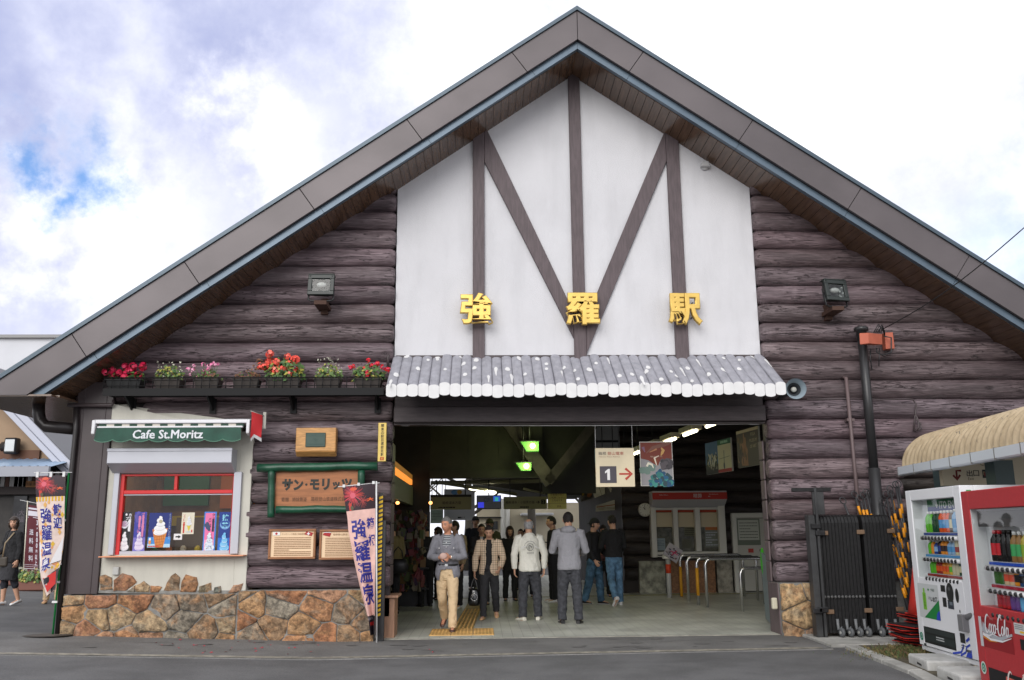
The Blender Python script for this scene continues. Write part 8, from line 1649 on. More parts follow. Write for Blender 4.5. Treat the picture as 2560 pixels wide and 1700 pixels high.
def person(label, x, y, H, face, top_, legs, shoe, hair, pose=None, skin=None, vox=.0065, hstyle='short', build=1., group=None, jacket=None, z0=None, inner=None, skirt=None, extras=None, hem=.50, tr_r=1., slv=1., bare_calf=False):
    p = dict(lean=0, twist=0, lL=(0, 0, 3), lR=(0, 0, 3), aL=(4, 8, 10, 0), aR=(4, 8, 10, 0), head=(0, 0), curl=35, bend=0, tilt=0)
    p.update(pose or {}); z0 = gz(x, y) if z0 is None else z0
    S = lambda *v: Vector(v) * H
    Tt = Matrix.Rotation(R_(p['twist']), 3, 'Z') @ Matrix.Rotation(R_(-p['lean']), 3, 'X') @ Matrix.Rotation(R_(p['tilt']), 3, 'Y')
    PV = S(0, 0, .52)
    def up(v): return PV + Tt @ (v - PV)
    # legs
    legsP = {}
    for k, sx in (('R', 1), ('L', -1)):
        a, kn, ab = p['l' + k][:3]; hip = S(sx * .046, 0, .515); a1 = R_(a); a2 = R_(a - kn); sa = math.sin(R_(ab)) * sx
        knee = hip + Vector((sa, math.sin(a1), -math.cos(a1))).normalized() * .236 * H; ank = knee + Vector((sa * .4, math.sin(a2), -math.cos(a2))).normalized() * .236 * H
        fp = p['l' + k][3] if len(p['l' + k]) > 3 else 0; fy = p['l' + k][4] if len(p['l' + k]) > 4 else 8
        fd = Matrix.Rotation(R_(-sx * fy), 3, 'Z') @ Matrix.Rotation(R_(fp), 3, 'X') @ Vector((0, 1, 0)); fu = Matrix.Rotation(R_(-sx * fy), 3, 'Z') @ Matrix.Rotation(R_(fp), 3, 'X') @ Vector((0, 0, 1))
        legsP[k] = (hip, knee, ank, fd, fu)
    low = min((l[2] - l[4] * .040 * H + l[3] * q * H).z for l in legsP.values() for q in (-.035, .09)); dz = -low; sh = Vector((0, 0, dz))
    PV = PV + sh
    base_up = up; up = lambda v: PV + Tt @ (v + sh - PV)
    for k in legsP: h, kn_, an, fd, fu = legsP[k]; legsP[k] = (h + sh, kn_ + sh, an + sh, fd, fu)
    arms = {}
    for k, sx in (('R', 1), ('L', -1)):
        fa, ab, el, inn = p['a' + k][:4]; shd = S(sx * .104 * build, -.004, .808); f1, b1 = R_(fa), R_(ab)
        elb = shd + Vector((sx * math.sin(b1), math.sin(f1) * math.cos(b1), -math.cos(f1) * math.cos(b1))) * .172 * H; f2, i2 = R_(fa + el), R_(inn)
        fdv = Vector((-sx * math.sin(i2), math.sin(f2) * math.cos(i2), -math.cos(f2) * math.cos(i2))); wr = elb + fdv * .142 * H
        arms[k] = (up(shd), up(elb), up(wr), (Tt @ fdv).normalized(), sx)
    hd = Matrix.Rotation(R_(p['twist'] + p['head'][0]), 3, 'Z') @ Matrix.Rotation(R_(-p['head'][1]), 3, 'X'); hc = up(S(0, .006, .87)) + hd @ S(0, .012, .062)
    root = thing('person', label, 'person', (x, y, z0), group, R_(face))
    W_ = wm(root); LOCAL.add(root.name)
    RT = [(.455, .062, .050), (.49, .088, .066), (.525, .092, .066), (.60, .079, .056), (.66, .083, .058), (.72, .093, .062), (.765, .096, .058), (.80, .086, .05), (.825, .056, .043), (.845, .036, .037), (.885, .033, .036)]
    def torso(mb, z_lo, z_hi, inf, flare=0., b=build):
        rings = [(z, rx, ry) for z, rx, ry in RT if z_lo < z < z_hi]
        def itp(z):
            for (a, r1, r2), (c, q1, q2) in zip(RT[:-1], RT[1:]):
                if a <= z <= c: u = (z - a) / (c - a); return (z, r1 + (q1 - r1) * u, r2 + (q2 - r2) * u)
            return (z, RT[0][1], RT[0][2])
        rings = [itp(z_lo)] + rings + [itp(z_hi)]
        P_ = []; R2 = []
        for z, rx, ry in rings:
            t = max(0, (.62 - z) / .14); xx = (rx * b + inf + flare * t) * H; yy = (ry * b + inf + flare * t) * H
            if z < .62 and inf > .006: xx = max(xx, (.088 * b + inf) * H * .97)
            P_.append(up(S(0, -.004 + (.012 if .68 < z < .79 else 0) * 0, z))); R2.append((xx, yy))
        mb.tube(P_, R2, 24, ref=(1, 0, 0))
    def hand(mb, k, scale=1.):
        sh_, elb, wr, dv, sx = arms[k]; side = Tt @ Vector((-sx, 0, 0)); pn = (side - dv * side.dot(dv)); pn = pn.normalized() if pn.length > .2 else Vector((0, 0, 1)); 
        if len(p['a' + k]) > 4: pn = Matrix.Rotation(R_(p['a' + k][4]), 3, dv) @ pn
        wv = dv.cross(pn).normalized(); h_ = H * scale
        mb.tube([wr - dv * .01 * h_, wr + dv * .012 * h_, wr + dv * .035 * h_, wr + dv * .055 * h_], [(.014 * h_, .010 * h_), (.019 * h_, .010 * h_), (.023 * h_, .0095 * h_), (.021 * h_, .007 * h_)], 10, ref=tuple(wv))
        cu = R_(p['curl'])
        for i, (o_, L_) in enumerate(((-.018, .040), (-.006, .046), (.0065, .043), (.018, .034))):
            b = wr + dv * .050 * h_ + wv * o_ * h_; pts = [b]; ang = cu * .35
            for s_ in (.45, .32, .23): ang += cu * .5; pts.append(pts[-1] + (dv * math.cos(ang) + pn * math.sin(ang) + wv * o_ * 2.2).normalized() * L_ * s_ * h_)
            mb.tube(pts, [.0056 * h_, .0054 * h_, .005 * h_, .004 * h_], 7)
        fwd = 1 if (wv.dot(W_.to_3x3().inverted() @ Vector((0, 0, 0)) + Vector((0, 1, .3))) > 0) else -1
        b = wr + dv * .014 * h_ + wv * fwd * .018 * h_; d2 = (dv * .8 + wv * fwd * .55 + pn * .3).normalized(); mb.tube([b, b + d2 * .022 * h_, b + d2 * .036 * h_ + dv * .008 * h_ + pn * .004 * h_], [.0075 * h_, .0064 * h_, .0048 * h_], 7)
    # ---- body, one skin surface
    mb = MB(); torso(mb, .475, .885, -.004)
    for k in 'RL':
        s_, e_, w_, dv, sx = arms[k]; mb.tube([s_ - Tt @ Vector((sx * .02 * H, 0, 0)), s_, (s_ + e_) / 2, e_, e_.lerp(w_, .35), w_], [.027 * H, .030 * H, .027 * H, .022 * H, .022 * H, .0145 * H], 10); hand(mb, k)
        h, kn_, an, fd, fu = legsP[k]; mb.tube([h + Vector((0, 0, .03 * H)), h, h.lerp(kn_, .5), kn_, kn_.lerp(an, .3), an, an - Vector((0, 0, .02 * H))], [.046 * H, .050 * H, .044 * H, .032 * H, .033 * H, .021 * H, .021 * H], 12)
        mb.tube([an - fu * .026 * H - fd * .02 * H, an - fu * .022 * H + fd * .03 * H, an - fu * .028 * H + fd * .09 * H], [.02 * H, .022 * H, .014 * H], 8)
    nk = up(S(0, 0, .85)); mb.tube([up(S(0, -.004, .82)), nk, hc - hd @ S(0, .012, .03)], [.040 * H, .034 * H, .033 * H], 12)
    vs = []; nu, nv = 30, 24
    for i in range(nv + 1):
        th = math.pi * i / nv
        for j in range(nu): ph = 2 * math.pi * j / nu; vs.append(hc + hd @ (headpt(math.sin(th) * math.sin(ph), math.sin(th) * math.cos(ph), math.cos(th)) * H))
    mb.add(vs, [(i * nu + j, i * nu + (j + 1) % nu, (i + 1) * nu + (j + 1) % nu, (i + 1) * nu + j) for i in range(nv) for j in range(nu)])
    for sx in (-1, 1): mb.ell(hc + hd @ S(sx * .0465, -.006, -.006), (.006 * H, .012 * H, .019 * H), 8, 8, M=hd @ Matrix.Rotation(R_(sx * -18), 3, 'Z'))
    body = remesh(mb, vox, 1); hdi = hd.inverted(); hair_m = hair
    sk = skin or SKIN
    def facemat(c, nr):
        q = (c - np.array(hc)) @ np.array(hdi).T / H; out = np.zeros(len(c), int)
        fr = q[:, 1] > .025; ax_ = np.abs(q[:, 0])
        out[fr & (((ax_ - .0175) / .0085) ** 2 + ((q[:, 2] - .002) / .0032) ** 2 < 1)] = 1
        out[fr & (ax_ > .007) & (ax_ < .029) & (np.abs(q[:, 2] - .0135 - .004 * (ax_ - .018) * 10) < .0026)] = 2
        out[fr & (ax_ < .0145) & (np.abs(q[:, 2] + .0415) < .0036)] = 3
        return out
    setmat(body, [sk, EYE, hair_m if hair_m in (HB, HBR) else HG, LIPS], facemat); link(body, 'body', root)
    # ---- hair or hat
    def shell(name, keep, m, infl=.006, squash=1., wob=.0032, nu=44, nv=36, lower=0., jag=True):
        vs = []; fs = []; K = []
        for i in range(nv + 1):
            th = math.pi * i / nv
            for j in range(nu):
                ph = 2 * math.pi * j / nu; dx, dy, dz = math.sin(th) * math.sin(ph), math.sin(th) * math.cos(ph), math.cos(th); K.append(keep(dx, dy, dz + .16 * noise.noise((dx * 6, dy * 6, dz * 2 + H)) if jag else dz)); q = headpt(dx, dy, dz, infl + wob * (noise.noise((dx * 7, dy * 7, dz * 4)) * 1.5 + noise.noise((dx * 19, dy * 19, dz * 8))))
                if lower and dz < 0: q.z -= lower * (-dz); q.x *= 1 + .35 * (-dz)
                if not K[-1]: q = headpt(dx, dy, dz, -.004)
                vs.append(hc + hd @ (q * H))
        for i in range(nv):
            for j in range(nu):
                f = (i * nu + j, i * nu + (j + 1) % nu, (i + 1) * nu + (j + 1) % nu, (i + 1) * nu + j)
                if any(K[v] for v in f): fs.append(f)
        b = MB(); b.add(vs, fs, 0, True); return part(b, name, [m], root)
    if hstyle == 'short': shell('hair', lambda a, b, c: c > (.56 - .14 * abs(a) if b > .42 else (.22 - .45 * (.42 - b) if b > -.1 else -.42)), hair, .0045)
    elif hstyle == 'balding': shell('hair', lambda a, b, c: (b < .15 and -.5 < c < .62 and (b < -.15 or c < .45)) , hair, .005)
    elif hstyle == 'bob': shell('hair', lambda a, b, c: c > (.38 if b > .3 and abs(a) < .75 else -.85) and not (b > .3 and abs(a) < .62 and c < .38), hair, .012, lower=.016)
    elif hstyle == 'long': shell('hair', lambda a, b, c: c > (.4 if b > .3 and abs(a) < .7 else -.98), hair, .013, lower=.05)
    elif hstyle == 'fringe': shell('hair', lambda a, b, c: c > (.20 if b > .3 else -.55), hair, .008)
    elif hstyle in ('cap', 'hat', 'uniform'):
        shell('hair', lambda a, b, c: (b < .2 and -.5 < c < .5), HB, .004)
        cm = extras.get('cap'); shell('cap', lambda a, b, c: c > .22 - .25 * (b < 0), cm, .011, wob=.0012, jag=False)
        b = MB(); pts = []
        if hstyle == 'cap': # peak turned backwards
            for k in range(13): an = math.pi * k / 12; pts.append(hc + hd @ (S(.046 * math.cos(an), -.05 - .045 * math.sin(an), .012 - .006 * math.sin(an))))
        else:
            for k in range(25): an = 2 * math.pi * k / 24; r_ = 1.45 if hstyle == 'hat' else 1.0; f_ = (.03 if hstyle == 'uniform' and math.sin(an) > .2 else 0); pts.append(hc + hd @ (S(.056 * r_ * math.cos(an), .066 * r_ * math.sin(an) + f_, .024 - (.012 if hstyle == 'hat' else 0))))
        b.ext(pts, hd @ S(0, 0, .004)); part(b, 'peak' if hstyle != 'hat' else 'brim', [cm], root)
    # ---- trousers or skirt
    if legs:
        mb = MB(); torso(mb, .445, .595, .004)
        for k in 'RL':
            h, kn_, an, fd, fu = legsP[k]; e0 = an - Vector((0, 0, .006 * H)); back = -fd * .004 * H
            if bare_calf: e0 = kn_.lerp(an, .45)
            mb.tube([h + Vector((0, 0, .035 * H)), h + Vector((0, 0, -.01 * H)), h.lerp(kn_, .5), kn_, kn_.lerp(e0, .5), kn_.lerp(e0, .85), e0 + back], [.054 * H, .057 * H * tr_r, .052 * H * tr_r, .042 * H * tr_r, .040 * H * tr_r, .037 * H * tr_r, (.026 if bare_calf else .038) * H * tr_r], 16)
        me = remesh(mb, vox * 1.35, 2, .0105, 11, x * 3 + 1, 1.25); setmat(me, [legs]); o = link(me, 'trousers', root)
    if skirt:
        mb = MB(); torso(mb, .47, .60, .006); mb.tube([up(S(0, 0, .56)), up(S(0, 0, .47)), PV + S(0, .01, -.17), PV + S(0, .015, -.245)], [(.092 * H, .07 * H), (.10 * H, .08 * H), (.105 * H, .09 * H), (.11 * H, .095 * H)], 20, ref=(1, 0, 0)); me = remesh(mb, vox * 1.5, 2, .006, 9, 2.); setmat(me, [skirt]); link(me, 'skirt', root)
    # ---- shoes
    for k in 'RL':
        h, kn_, an, fd, fu = legsP[k]; b0 = an - fu * .040 * H; mb = MB(); w_ = fd.cross(fu).normalized(); sec = [(-.040, .018, .030), (-.030, .022, .040), (0, .023, .043), (.035, .025, .034), (.07, .027, .024), (.095, .023, .018), (.108, .012, .010)]
        vs = []; n = 12
        for q, ww, hh in sec:
            for j in range(n):
                a = 2 * math.pi * j / n; cz = math.sin(a); vs.append(b0 + fd * q * H + w_ * math.cos(a) * ww * H + fu * (max(0, (cz * .5 + .5)) if cz > -.5 else .0) * hh * H)
        mb.add(vs, [(i * n + j, i * n + (j + 1) % n, (i + 1) * n + (j + 1) % n, (i + 1) * n + j) for i in range(len(sec) - 1) for j in range(n)] , 0, True); mb.f += [list(range(n))[::-1], [(len(sec) - 1) * n + j for j in range(n)]]; mb.m += [0, 0]; mb.s += [False] * 2; mb.c += [(1, 1, 1)] * 2
        so_ = part(mb, 'shoe', [shoe], root); LOCAL.add(so_.name)
        if extras and extras.get('sole'):
            mb = MB(); mb.tube([b0 + fd * q * H + fu * .005 * H for q, ww, hh in sec], [(ww * H * 1.04, .006 * H) for q, ww, hh in sec], 10, ref=tuple(w_)); part(mb, 'sole', [extras['sole']], so_)
    # ---- shirt / jacket
    if inner:
        mb = MB(); torso(mb, .57 if jacket and jacket > .036 else .50, .842, .006); me = remesh(mb, vox * 1.3, 2, .002, 9, 4.); setmat(me, [inner]); link(me, 'shirt', root)
    mb = MB(); inf = .0135 if jacket else .011; torso(mb, hem, .842 if not extras or not extras.get('hood') else .852, inf, flare=.012 if jacket else .004)
    for k in 'RL':
        s_, e_, w_, dv, sx = arms[k]; we = e_.lerp(w_, .55 + .42 * slv) ; mb.tube([s_ - Tt @ Vector((sx * .035 * H, 0, -.006 * H)), s_ + Tt @ Vector((0, 0, .002 * H)), s_.lerp(e_, .5), e_, e_.lerp(we, .5), we], [.040 * H, .041 * H, .040 * H, .035 * H, .033 * H, .027 * H], 14)
    if extras and extras.get('hood'): mb.ell(up(S(0, -.045, .835)), (.07 * H, .045 * H, .038 * H), 14, 8); mb.tube([up(S(.058 * math.cos(a), .05 * math.sin(a) - .004, .845)) for a in [6.283 * i / 18 for i in range(19)]], .014 * H, 8)
    if extras and extras.get('collar'): mb.tube([up(S(.046 * math.cos(a), .046 * math.sin(a) - .004, .838 + .010 * (-math.sin(a)))) for a in [math.pi * .62 + 4.9 * i / 16 for i in range(17)]], [(.016 * H, .007 * H)] * 17, 8, ref=(0, 0, 1))
    me = remesh(mb, vox * 1.2, 2, .0095 if jacket else .008, 11, x * 2 + 5, .8)
    if jacket:
        wcut = jacket; Ti = Tt.inverted()
        def cutf(c, n):
            q = Ti @ (c - PV); z = q.z / H + .52; ax_ = abs(q.x / H - .0); lim = wcut * (1 + .5 * max(0, (.60 - z) / .1)) * (1.0 if z < .80 else .8)
            near = all((c - arms[k][2]).length > .115 * H and (c - arms[k][1]).length > .09 * H for k in 'RL')
            return q.y > .02 * H and ax_ < lim and (z < .85) and near
        me = delf(me, cutf)
    setmat(me, [top_]); jo = link(me, 'jacket' if (jacket or (extras and extras.get('jacket'))) else 'top', root)
    if jacket: md = jo.modifiers.new('thick', 'SOLIDIFY'); md.thickness = .006; md.offset = -1
    return root, dict(arms=arms, up=up, H=H, W=W_, hc=hc, hd=hd, PV=PV, legs=legsP, root=root)
def wpt(I, v): return I['W'] @ v
def stripe_mat(name, c1, c2, period, axis='Z', duty=.5, plaid=None):
    m = bpy.data.materials.new(name); m.use_nodes = True; t = m.node_tree; b = t.nodes['Principled BSDF']; sx = N(t, 'ShaderNodeSeparateXYZ', {0: N(t, 'ShaderNodeTexCoord').outputs['Object']})
    def band(ax, per, du): return MA(t, 'LESS_THAN', MA(t, 'FRACT', MA(t, 'MULTIPLY', sx.outputs[ax], 1 / per)), du)
    if not plaid: c = N(t, 'ShaderNodeMix', {0: band(axis, period, duty), 6: (*c1, 1), 7: (*c2, 1)}, data_type='RGBA')
    else:
        a = band('X', period, .22); z_ = band('Z', period, .22); s = MA(t, 'MULTIPLY', MA(t, 'ADD', a, z_), .5); c0 = N(t, 'ShaderNodeMix', {0: s, 6: (*c1, 1), 7: (*c2, 1)}, data_type='RGBA'); a2 = MA(t, 'MULTIPLY', MA(t, 'ADD', band('X', period * 2, .09), band('Z', period * 2, .09)), .5); c = N(t, 'ShaderNodeMix', {0: a2, 6: c0.outputs[2], 7: (*plaid, 1)}, data_type='RGBA')
    t.links.new(c.outputs[2], b.inputs['Base Color']); b.inputs['Roughness'].default_value = .85
    nb = N(t, 'ShaderNodeTexNoise', {'Vector': N(t, 'ShaderNodeTexCoord').outputs['Object'], 'Scale': 12., 'Detail': 4.}); bp = N(t, 'ShaderNodeBump', {'Height': nb.outputs['Fac'], 'Strength': .5, 'Distance': .015}); t.links.new(bp.outputs[0], b.inputs['Normal']); return m
K_GREY = cloth_m('grey_shirt_cloth', (.20, .20, .225)); K_KHAKI = cloth_m('khaki_cloth', (.62, .46, .28)); K_BLK = cloth_m('black_cloth', (.016, .016, .018)); K_BLK2 = cloth_m('charcoal_cloth', (.032, .032, .036)); K_DEN = cloth_m('dark_denim', (.045, .047, .055), var=(20, .7, 1.3)); K_JEAN = cloth_m('blue_denim', (.10, .20, .32), var=(9, .6, 1.4)); K_JEAN2 = cloth_m('mid_blue_denim', (.055, .12, .19), var=(9, .5, 1.4)); K_WHT = cloth_m('off_white_fleece', (.74, .73, .66)); K_HOOD = cloth_m('grey_fleece', (.27, .27, .295)); K_OCH = cloth_m('ochre_cloth', (.20, .16, .07)); K_OLV = cloth_m('olive_cloth', (.10, .11, .055)); K_BURG = cloth_m('burgundy_cloth', (.035, .012, .018)); K_TAN = cloth_m('tan_cloth', (.35, .26, .15)); K_NAVY = cloth_m('navy_cloth', (.02, .022, .03))
LB_ = mat('brown_leather', (.075, .035, .026), .4); LT_ = mat('tan_leather', (.50, .31, .16), .5); LW = mat('white_canvas', (.62, .60, .52), .6); LK = mat('black_leather', (.015, .015, .016), .35); LWH = mat('white_leather', (.70, .70, .70), .45)
K_STR = stripe_mat('striped_polo', (.05, .055, .065), (.42, .44, .46), .026, 'Z', .38); K_PLD = stripe_mat('plaid_cloth', (.70, .55, .40), (.26, .18, .12), .038, plaid=(.05, .035, .03))
# 1 walking man, open grey shirt over a striped polo
m1 = gr(1121, 1580); _, I = person('man with grey hair walking out in an open grey shirt, striped polo and khaki trousers', m1.x - .02, m1.y + .12, 1.72, 172, K_GREY, K_KHAKI, LB_, HG, dict(lR=(-10, 34, 3, -30), lL=(10, 4, 2, 4), aL=(12, 16, 80, 52, -40), aR=(12, 16, 78, 52, -40), head=(-22, 6), curl=55, lean=1), jacket=.040, inner=K_STR, hem=.445, slv=.72, extras={'collar': 1}, hstyle='short', skin=mat('tanned_skin', (.52, .24, .145), .5))
a, b = wpt(I, I['arms']['L'][2]), wpt(I, I['arms']['R'][2]); c = (a + b) / 2
L_ = I['arms']['L']; mb = MB(); q, dv = L_[2] - L_[3] * .02, L_[3]; mb.tube([q - dv * .012, q + dv * .012], .032, 14); part(mb, 'watch', [mat('silver_watch', (.6, .6, .58), .25, .6)], I['root'])
mb = MB(); P_ = [I['up'](Vector((.096 * math.cos(t_) * 1.72, .071 * math.sin(t_) * 1.72, .578 * 1.72))) for t_ in [6.2832 * i / 28 for i in range(29)]]; mb.tube(P_, [(.018, .006)] * 29, 8, ref=(0, 0, 1)); mb.bx(-.022, .022, .071 * 1.72, .071 * 1.72 + .012, P_[7].z - .018, P_[7].z + .018, 1); part(mb, 'belt', [LK, M_STEEL], I['root'])
mb = MB()
for z in (.775, .735): mb.ell(I['up'](Vector((0, .078 * 1.72, z * 1.72))), (.009, .005, .009), 8, 6)
for sx in (-1, 1): mb.ell(I['up'](Vector((sx * .066 * 1.72, .073 * 1.72, .725 * 1.72))), (.011, .007, .011), 8, 6)
part(mb, 'button', [M_WHITE], I['root'])
mb = MB(); mb.ell(c + Vector((-.03, -.07, .02)), (.06, .018, .05), 14, 10); top(mb, 'coin_purse', [C(205, 170, 158)], 'small pale purse between the hands of the man in khaki trousers', 'purse')
# 2 person in plaid jacket
m2 = gr(1218, 1550); _, I = person('person in a beige plaid jacket over black top and trousers walking out, looking down', m2.x + .04, m2.y + .1, 1.61, 176, K_PLD, K_BLK2, LT_, HB, dict(lR=(9, 3, 3, 3), lL=(-12, 22, 3, -24), aR=(-2, 15, 8, -4), aL=(6, 16, 40, 12), head=(0, 20), curl=42), jacket=.034, inner=K_BLK, hem=.46, extras={'collar': 1}, hstyle='short')
R2 = I['arms']['R']; hw = wpt(I, R2[2] + R2[3] * .07 * 1.61); t = thing('handbag', 'glossy black handbag hanging from the hand of the person in plaid', 'handbag', hw - Vector((0, 0, .5)))
zb_ = hw.z - .16; mb = MB(); n = 16; prof = [(.0, .05, .02), (-.04, .085, .045), (-.14, .105, .06), (-.24, .11, .065), (-.29, .09, .05), (-.30, .03, .02)]
mb.tube([(hw.x, hw.y, zb_ + z) for z, a, b in prof], [(a, b) for z, a, b in prof], 18, ref=(1, 0, 0)); part(mb, 'bag', [mat('patent_leather', (.012, .012, .013), .12, spec=.8)], t)
mb = MB()
for s in (-.03, .03): mb.tube([(hw.x - .06, hw.y + s, zb_ - .02), (hw.x - .035, hw.y + s * .6, zb_ + .09), (hw.x, hw.y + s * .2, zb_ + .175), (hw.x + .035, hw.y + s * .6, zb_ + .09), (hw.x + .06, hw.y + s, zb_ - .02)], .007, 6)
part(mb, 'handle', [mat('grey_strap', (.16, .16, .17), .4)], t); mb = MB(); mb.tube([(hw.x - .055 + .055 * (1 - math.cos(a)), hw.y - .066, zb_ - .15 + .06 * math.sin(a)) for a in [6.283 * i / 18 for i in range(19)]], .007, 6); part(mb, 'ring', [M_STEEL], t)
# 3 man in a white jacket, seen from behind
m3 = gr(1326, 1552); _, I = person('balding grey haired man in a cream jacket seen from behind, hands at his pockets', m3.x, m3.y + .1, 1.70, 6, K_WHT, K_DEN, LW, HS_, dict(lR=(2, 4, 7, 0, 24), lL=(-3, 3, 6, 0, 30), aR=(-4, 15, 14, 2), aL=(-4, 15, 14, 2), head=(-16, 0), lean=3), hstyle='balding', build=1.08, hem=.475, extras={'jacket': 1, 'collar': 1}, tr_r=1.12)
P = Print((0, 0, 0)); Mw = I['W']; pc = I['up'](Vector((-.01, -.098 * 1.7, .715 * 1.7)))
P = Print(pc, (1, 0, 0), (0, .03, 1)); e_ = C(92, 92, 92)
P.o = P.o + P.n * .016; P.ring(0, 0, .062, .008, e_, 1); P.line([(-.02, -.04), (-.02, .03), (.0, .03), (.015, .0), (.03, .02), (.03, -.02)], .013, e_, 1); P.line([(-.16, -.02), (-.115, .005), (-.07, .01)], .012, M_WHITE, 1); P.line([(.07, .01), (.115, .0), (.16, -.025)], .012, M_WHITE, 1)
for i in range(11): a = R_(20 + 14 * i); P.rect(math.cos(a) * .10 - .006, math.sin(a) * .10 - .006, math.cos(a) * .10 + .006, math.sin(a) * .10 + .006, e_, 1)
for i in range(6): P.rect(-.055 + .02 * i, -.105, -.043 + .02 * i, -.09, e_, 1)
o = part(P.mb, 'back_print', P.mats, I['root'])
# 4 man in a grey hooded top, seen from behind
m4 = gr(1427, 1560); person('short haired man in a grey hooded fleece and dark jeans seen from behind', m4.x, m4.y + .05, 1.80, -4, K_HOOD, K_DEN, LK, HB, dict(lR=(-2, 2, 5, 0, 14), lL=(2, 3, 5, 0, 10), aR=(14, 16, 70, 15), aL=(18, 14, 75, 20), head=(6, 4), lean=4), build=1.06, hem=.475, extras={'hood': 1}, tr_r=1.1)
# 5 man in a cap
m5 = gr(1495, 1512); person('young man in a backwards black cap, dark top and blue jeans turned to the right', m5.x - .04, m5.y + .1, 1.74, 232, K_BLK, K_JEAN2, LK, HB, dict(lR=(-8, 8, 6), lL=(6, 4, 6), aR=(5, 10, 25, 5), aL=(10, 12, 40, 15), head=(8, 0)), hstyle='cap', extras={'cap': K_BLK, 'sole': LWH}, tr_r=1.15)
# 6 man in black jacket
m6 = gr(1540, 1514); person('man in a black jacket and faded blue jeans from behind with one heel raised', m6.x, m6.y + .1, 1.80, 12, K_BLK, K_JEAN, LWH, HB, dict(lR=(2, 2, 3), lL=(-14, 22, 3, -42), aR=(14, 12, 50, 10), aL=(14, 12, 55, 15), head=(12, 4)), hem=.53, extras={'jacket': 1}, hstyle='short')
# people further back in the hall
def back(label, s_head, y, H, face, *a, **k):
    q = at(*s_head, y); k.setdefault('vox', .011); return person(label, q.x, y, min(H, q.z) if H is None else H, face, *a, z0=q.z - H, **k)
def bk(label, sx, syh, H, y, face, *a, **k):
    q = at(sx, syh, y); k.setdefault('vox', .011); return person(label, q.x, y, H if abs(q.z - H) > .25 else q.z, face, *a, z0=0.0, group='people inside the station', **k)
bk('man in a dark suit, white shirt and tie behind the person in plaid', 1204, 1309, 1.70, 19.4, 180, K_BLK2, K_BLK2, LK, HB, dict(aR=(10, 10, 60, 30), head=(0, 5)), jacket=.022, inner=cloth_m('pale_shirt', (.45, .47, .52)), hem=.46)
bk('person in an olive hat behind the person in plaid', 1224, 1297, 1.66, 21.2, 180, K_OLV, K_NAVY, LK, HB, None, hstyle='hat', extras={'cap': K_OLV})
bk('woman with long dark hair in a black coat holding a pale bag', 1274, 1316, 1.60, 20.4, 185, K_BLK, K_BLK, LK, HBR, dict(aL=(10, 10, 50, 20)), hstyle='long', hem=.40)
bk('station worker in a dark uniform with a peaked cap in the far opening', 1189, 1291, 1.74, 24.5, 180, K_NAVY, K_NAVY, LK, HB, None, hstyle='uniform', extras={'cap': K_NAVY})
bk('dark haired person in a tan top behind the man in khaki trousers', 1139, 1302, 1.66, 18.6, 150, K_TAN, K_BLK, LWH, HB, None, hstyle='fringe')
bk('person all in black standing left of the man in khaki trousers', 1066, 1308, 1.70, 19.0, 30, K_BLK, K_BLK, LK, HB, dict(aR=(6, 14, 30, 10)), hem=.44)
bk('person in an ochre jacket half hidden behind the left entrance jamb', 982, 1303, 1.60, 17.4, 40, K_OCH, K_BLK, LK, HB, dict(aR=(4, 12, 20, 5)), hem=.48, hstyle='fringe')
bk('dark clothed man in profile with white sneakers, behind the man in cream', 1381, 1290, 1.74, 19.8, 100, K_BLK, K_BLK, LWH, HB, dict(aL=(10, 10, 30, 10)), hem=.48)
bk('short person in a burgundy cap behind the man in cream', 1318, 1320, 1.55, 21.5, 170, K_BURG, K_NAVY, LK, HB, None, hstyle='cap', extras={'cap': K_BURG})
bk('person in a dark red patterned top between the cap wearer and the black jacket', 1507, 1312, 1.60, 21.3, 175, cloth_m('dark_red_pattern', (.08, .03, .03), var=(16, .2, 2.)), K_BLK, LK, HB, None, hstyle='fringe')
bk('person in a dark jacket near the far railing', 1302, 1322, 1.62, 24.0, 170, K_BLK2, K_NAVY, LK, HB, None)
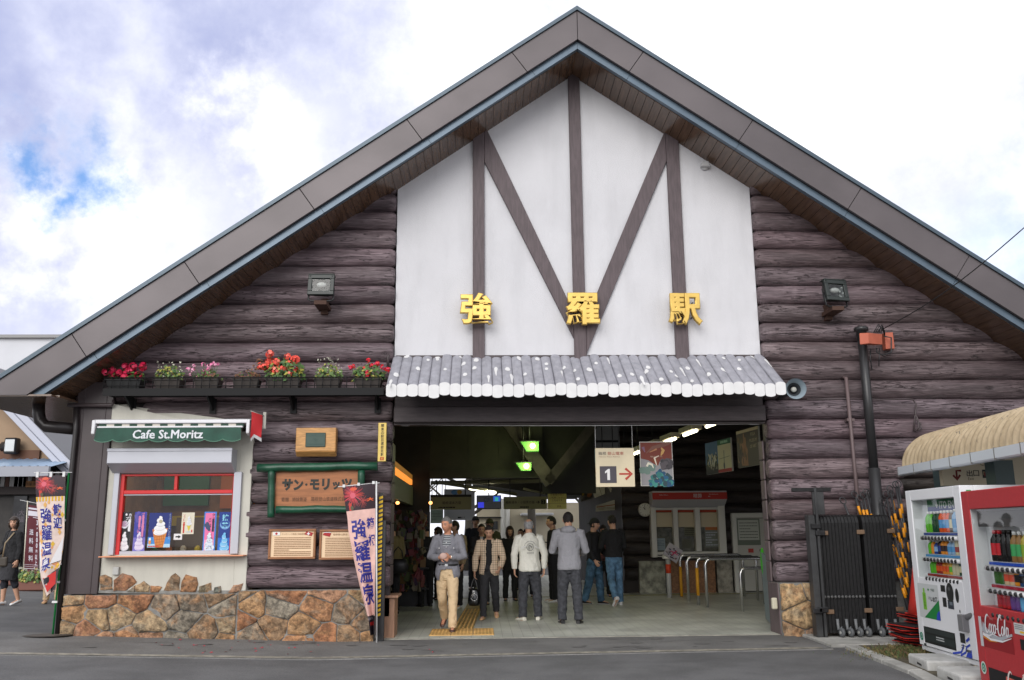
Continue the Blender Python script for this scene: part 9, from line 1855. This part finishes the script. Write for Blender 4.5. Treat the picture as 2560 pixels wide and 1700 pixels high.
bk('person in a black coat by the souvenir rack', 1098, 1318, 1.62, 21.0, 120, K_NAVY, K_BLK, LK, HBR, None, hstyle='bob')
# black bag of the ochre person
q = at(995, 1400, 17.2); t = thing('shoulder_bag', 'large black shoulder bag at the side of the person in ochre', 'bag', q); mb = MB(); mb.tube([(q.x, q.y, q.z + z) for z in (.02, 0, -.1, -.2, -.24)], [(.14, .05), (.17, .07), (.2, .09), (.19, .08), (.13, .05)], 14, ref=(1, 0, 0)); part(mb, 'bag', [LK], t); mb = MB(); mb.tube([(q.x - .1, q.y, q.z), (q.x - .07, q.y, q.z + .16), (q.x + .0, q.y, q.z + .24), (q.x + .07, q.y, q.z + .16), (q.x + .1, q.y, q.z)], .012, 6); part(mb, 'handle', [LK], t)
# woman out in the street on the left
w = gr(16, 1512); _, I = person('woman with a dark bob and black cardigan on the street at the far left', w.x + .0, w.y, 1.60, 148, K_BLK, K_NAVY, LWH, HBR, dict(lR=(4, 4, 2), lL=(-6, 12, 2, -10), aR=(6, 14, 55, 35), aL=(-4, 12, 15, 0), head=(40, 0)), hstyle='bob', skirt=K_BLK2, inner=K_BLK2, jacket=.03, hem=.46, bare_calf=True, vox=.008)
q = wpt(I, I['PV'] + Vector((.02, .17, .02))); t = thing('shoulder_bag', 'dark brown shoulder bag with a long strap worn across by the woman on the street', 'bag', q); mb = MB(); mb.bx(q.x - .16, q.x + .12, q.y - .04, q.y + .04, q.z - .16, q.z + .02); part(mb, 'bag', [mat('dark_brown_bag', (.05, .04, .03), .5)], t, bevel=.03, seg=2)
mb = MB(); s1 = wpt(I, I['up'](Vector((-.09 * 1.6, .05 * 1.6, .82 * 1.6)))); s2 = wpt(I, I['up'](Vector((0, .085 * 1.6, .70 * 1.6)))) ; mb.tube([q + Vector((.02, -.02, 0)), s2 + Vector((0, -.02, 0)), s1], [(.014, .004)] * 3, 6); part(mb, 'strap', [mat('tan_strap', (.25, .19, .12), .5)], t)
w = gr(122, 1508); person('person mostly hidden behind the orange banner with tan shoes', w.x + .0, w.y + .1, 1.58, 200, K_TAN, K_KHAKI, LT_, HB, None, vox=.011)
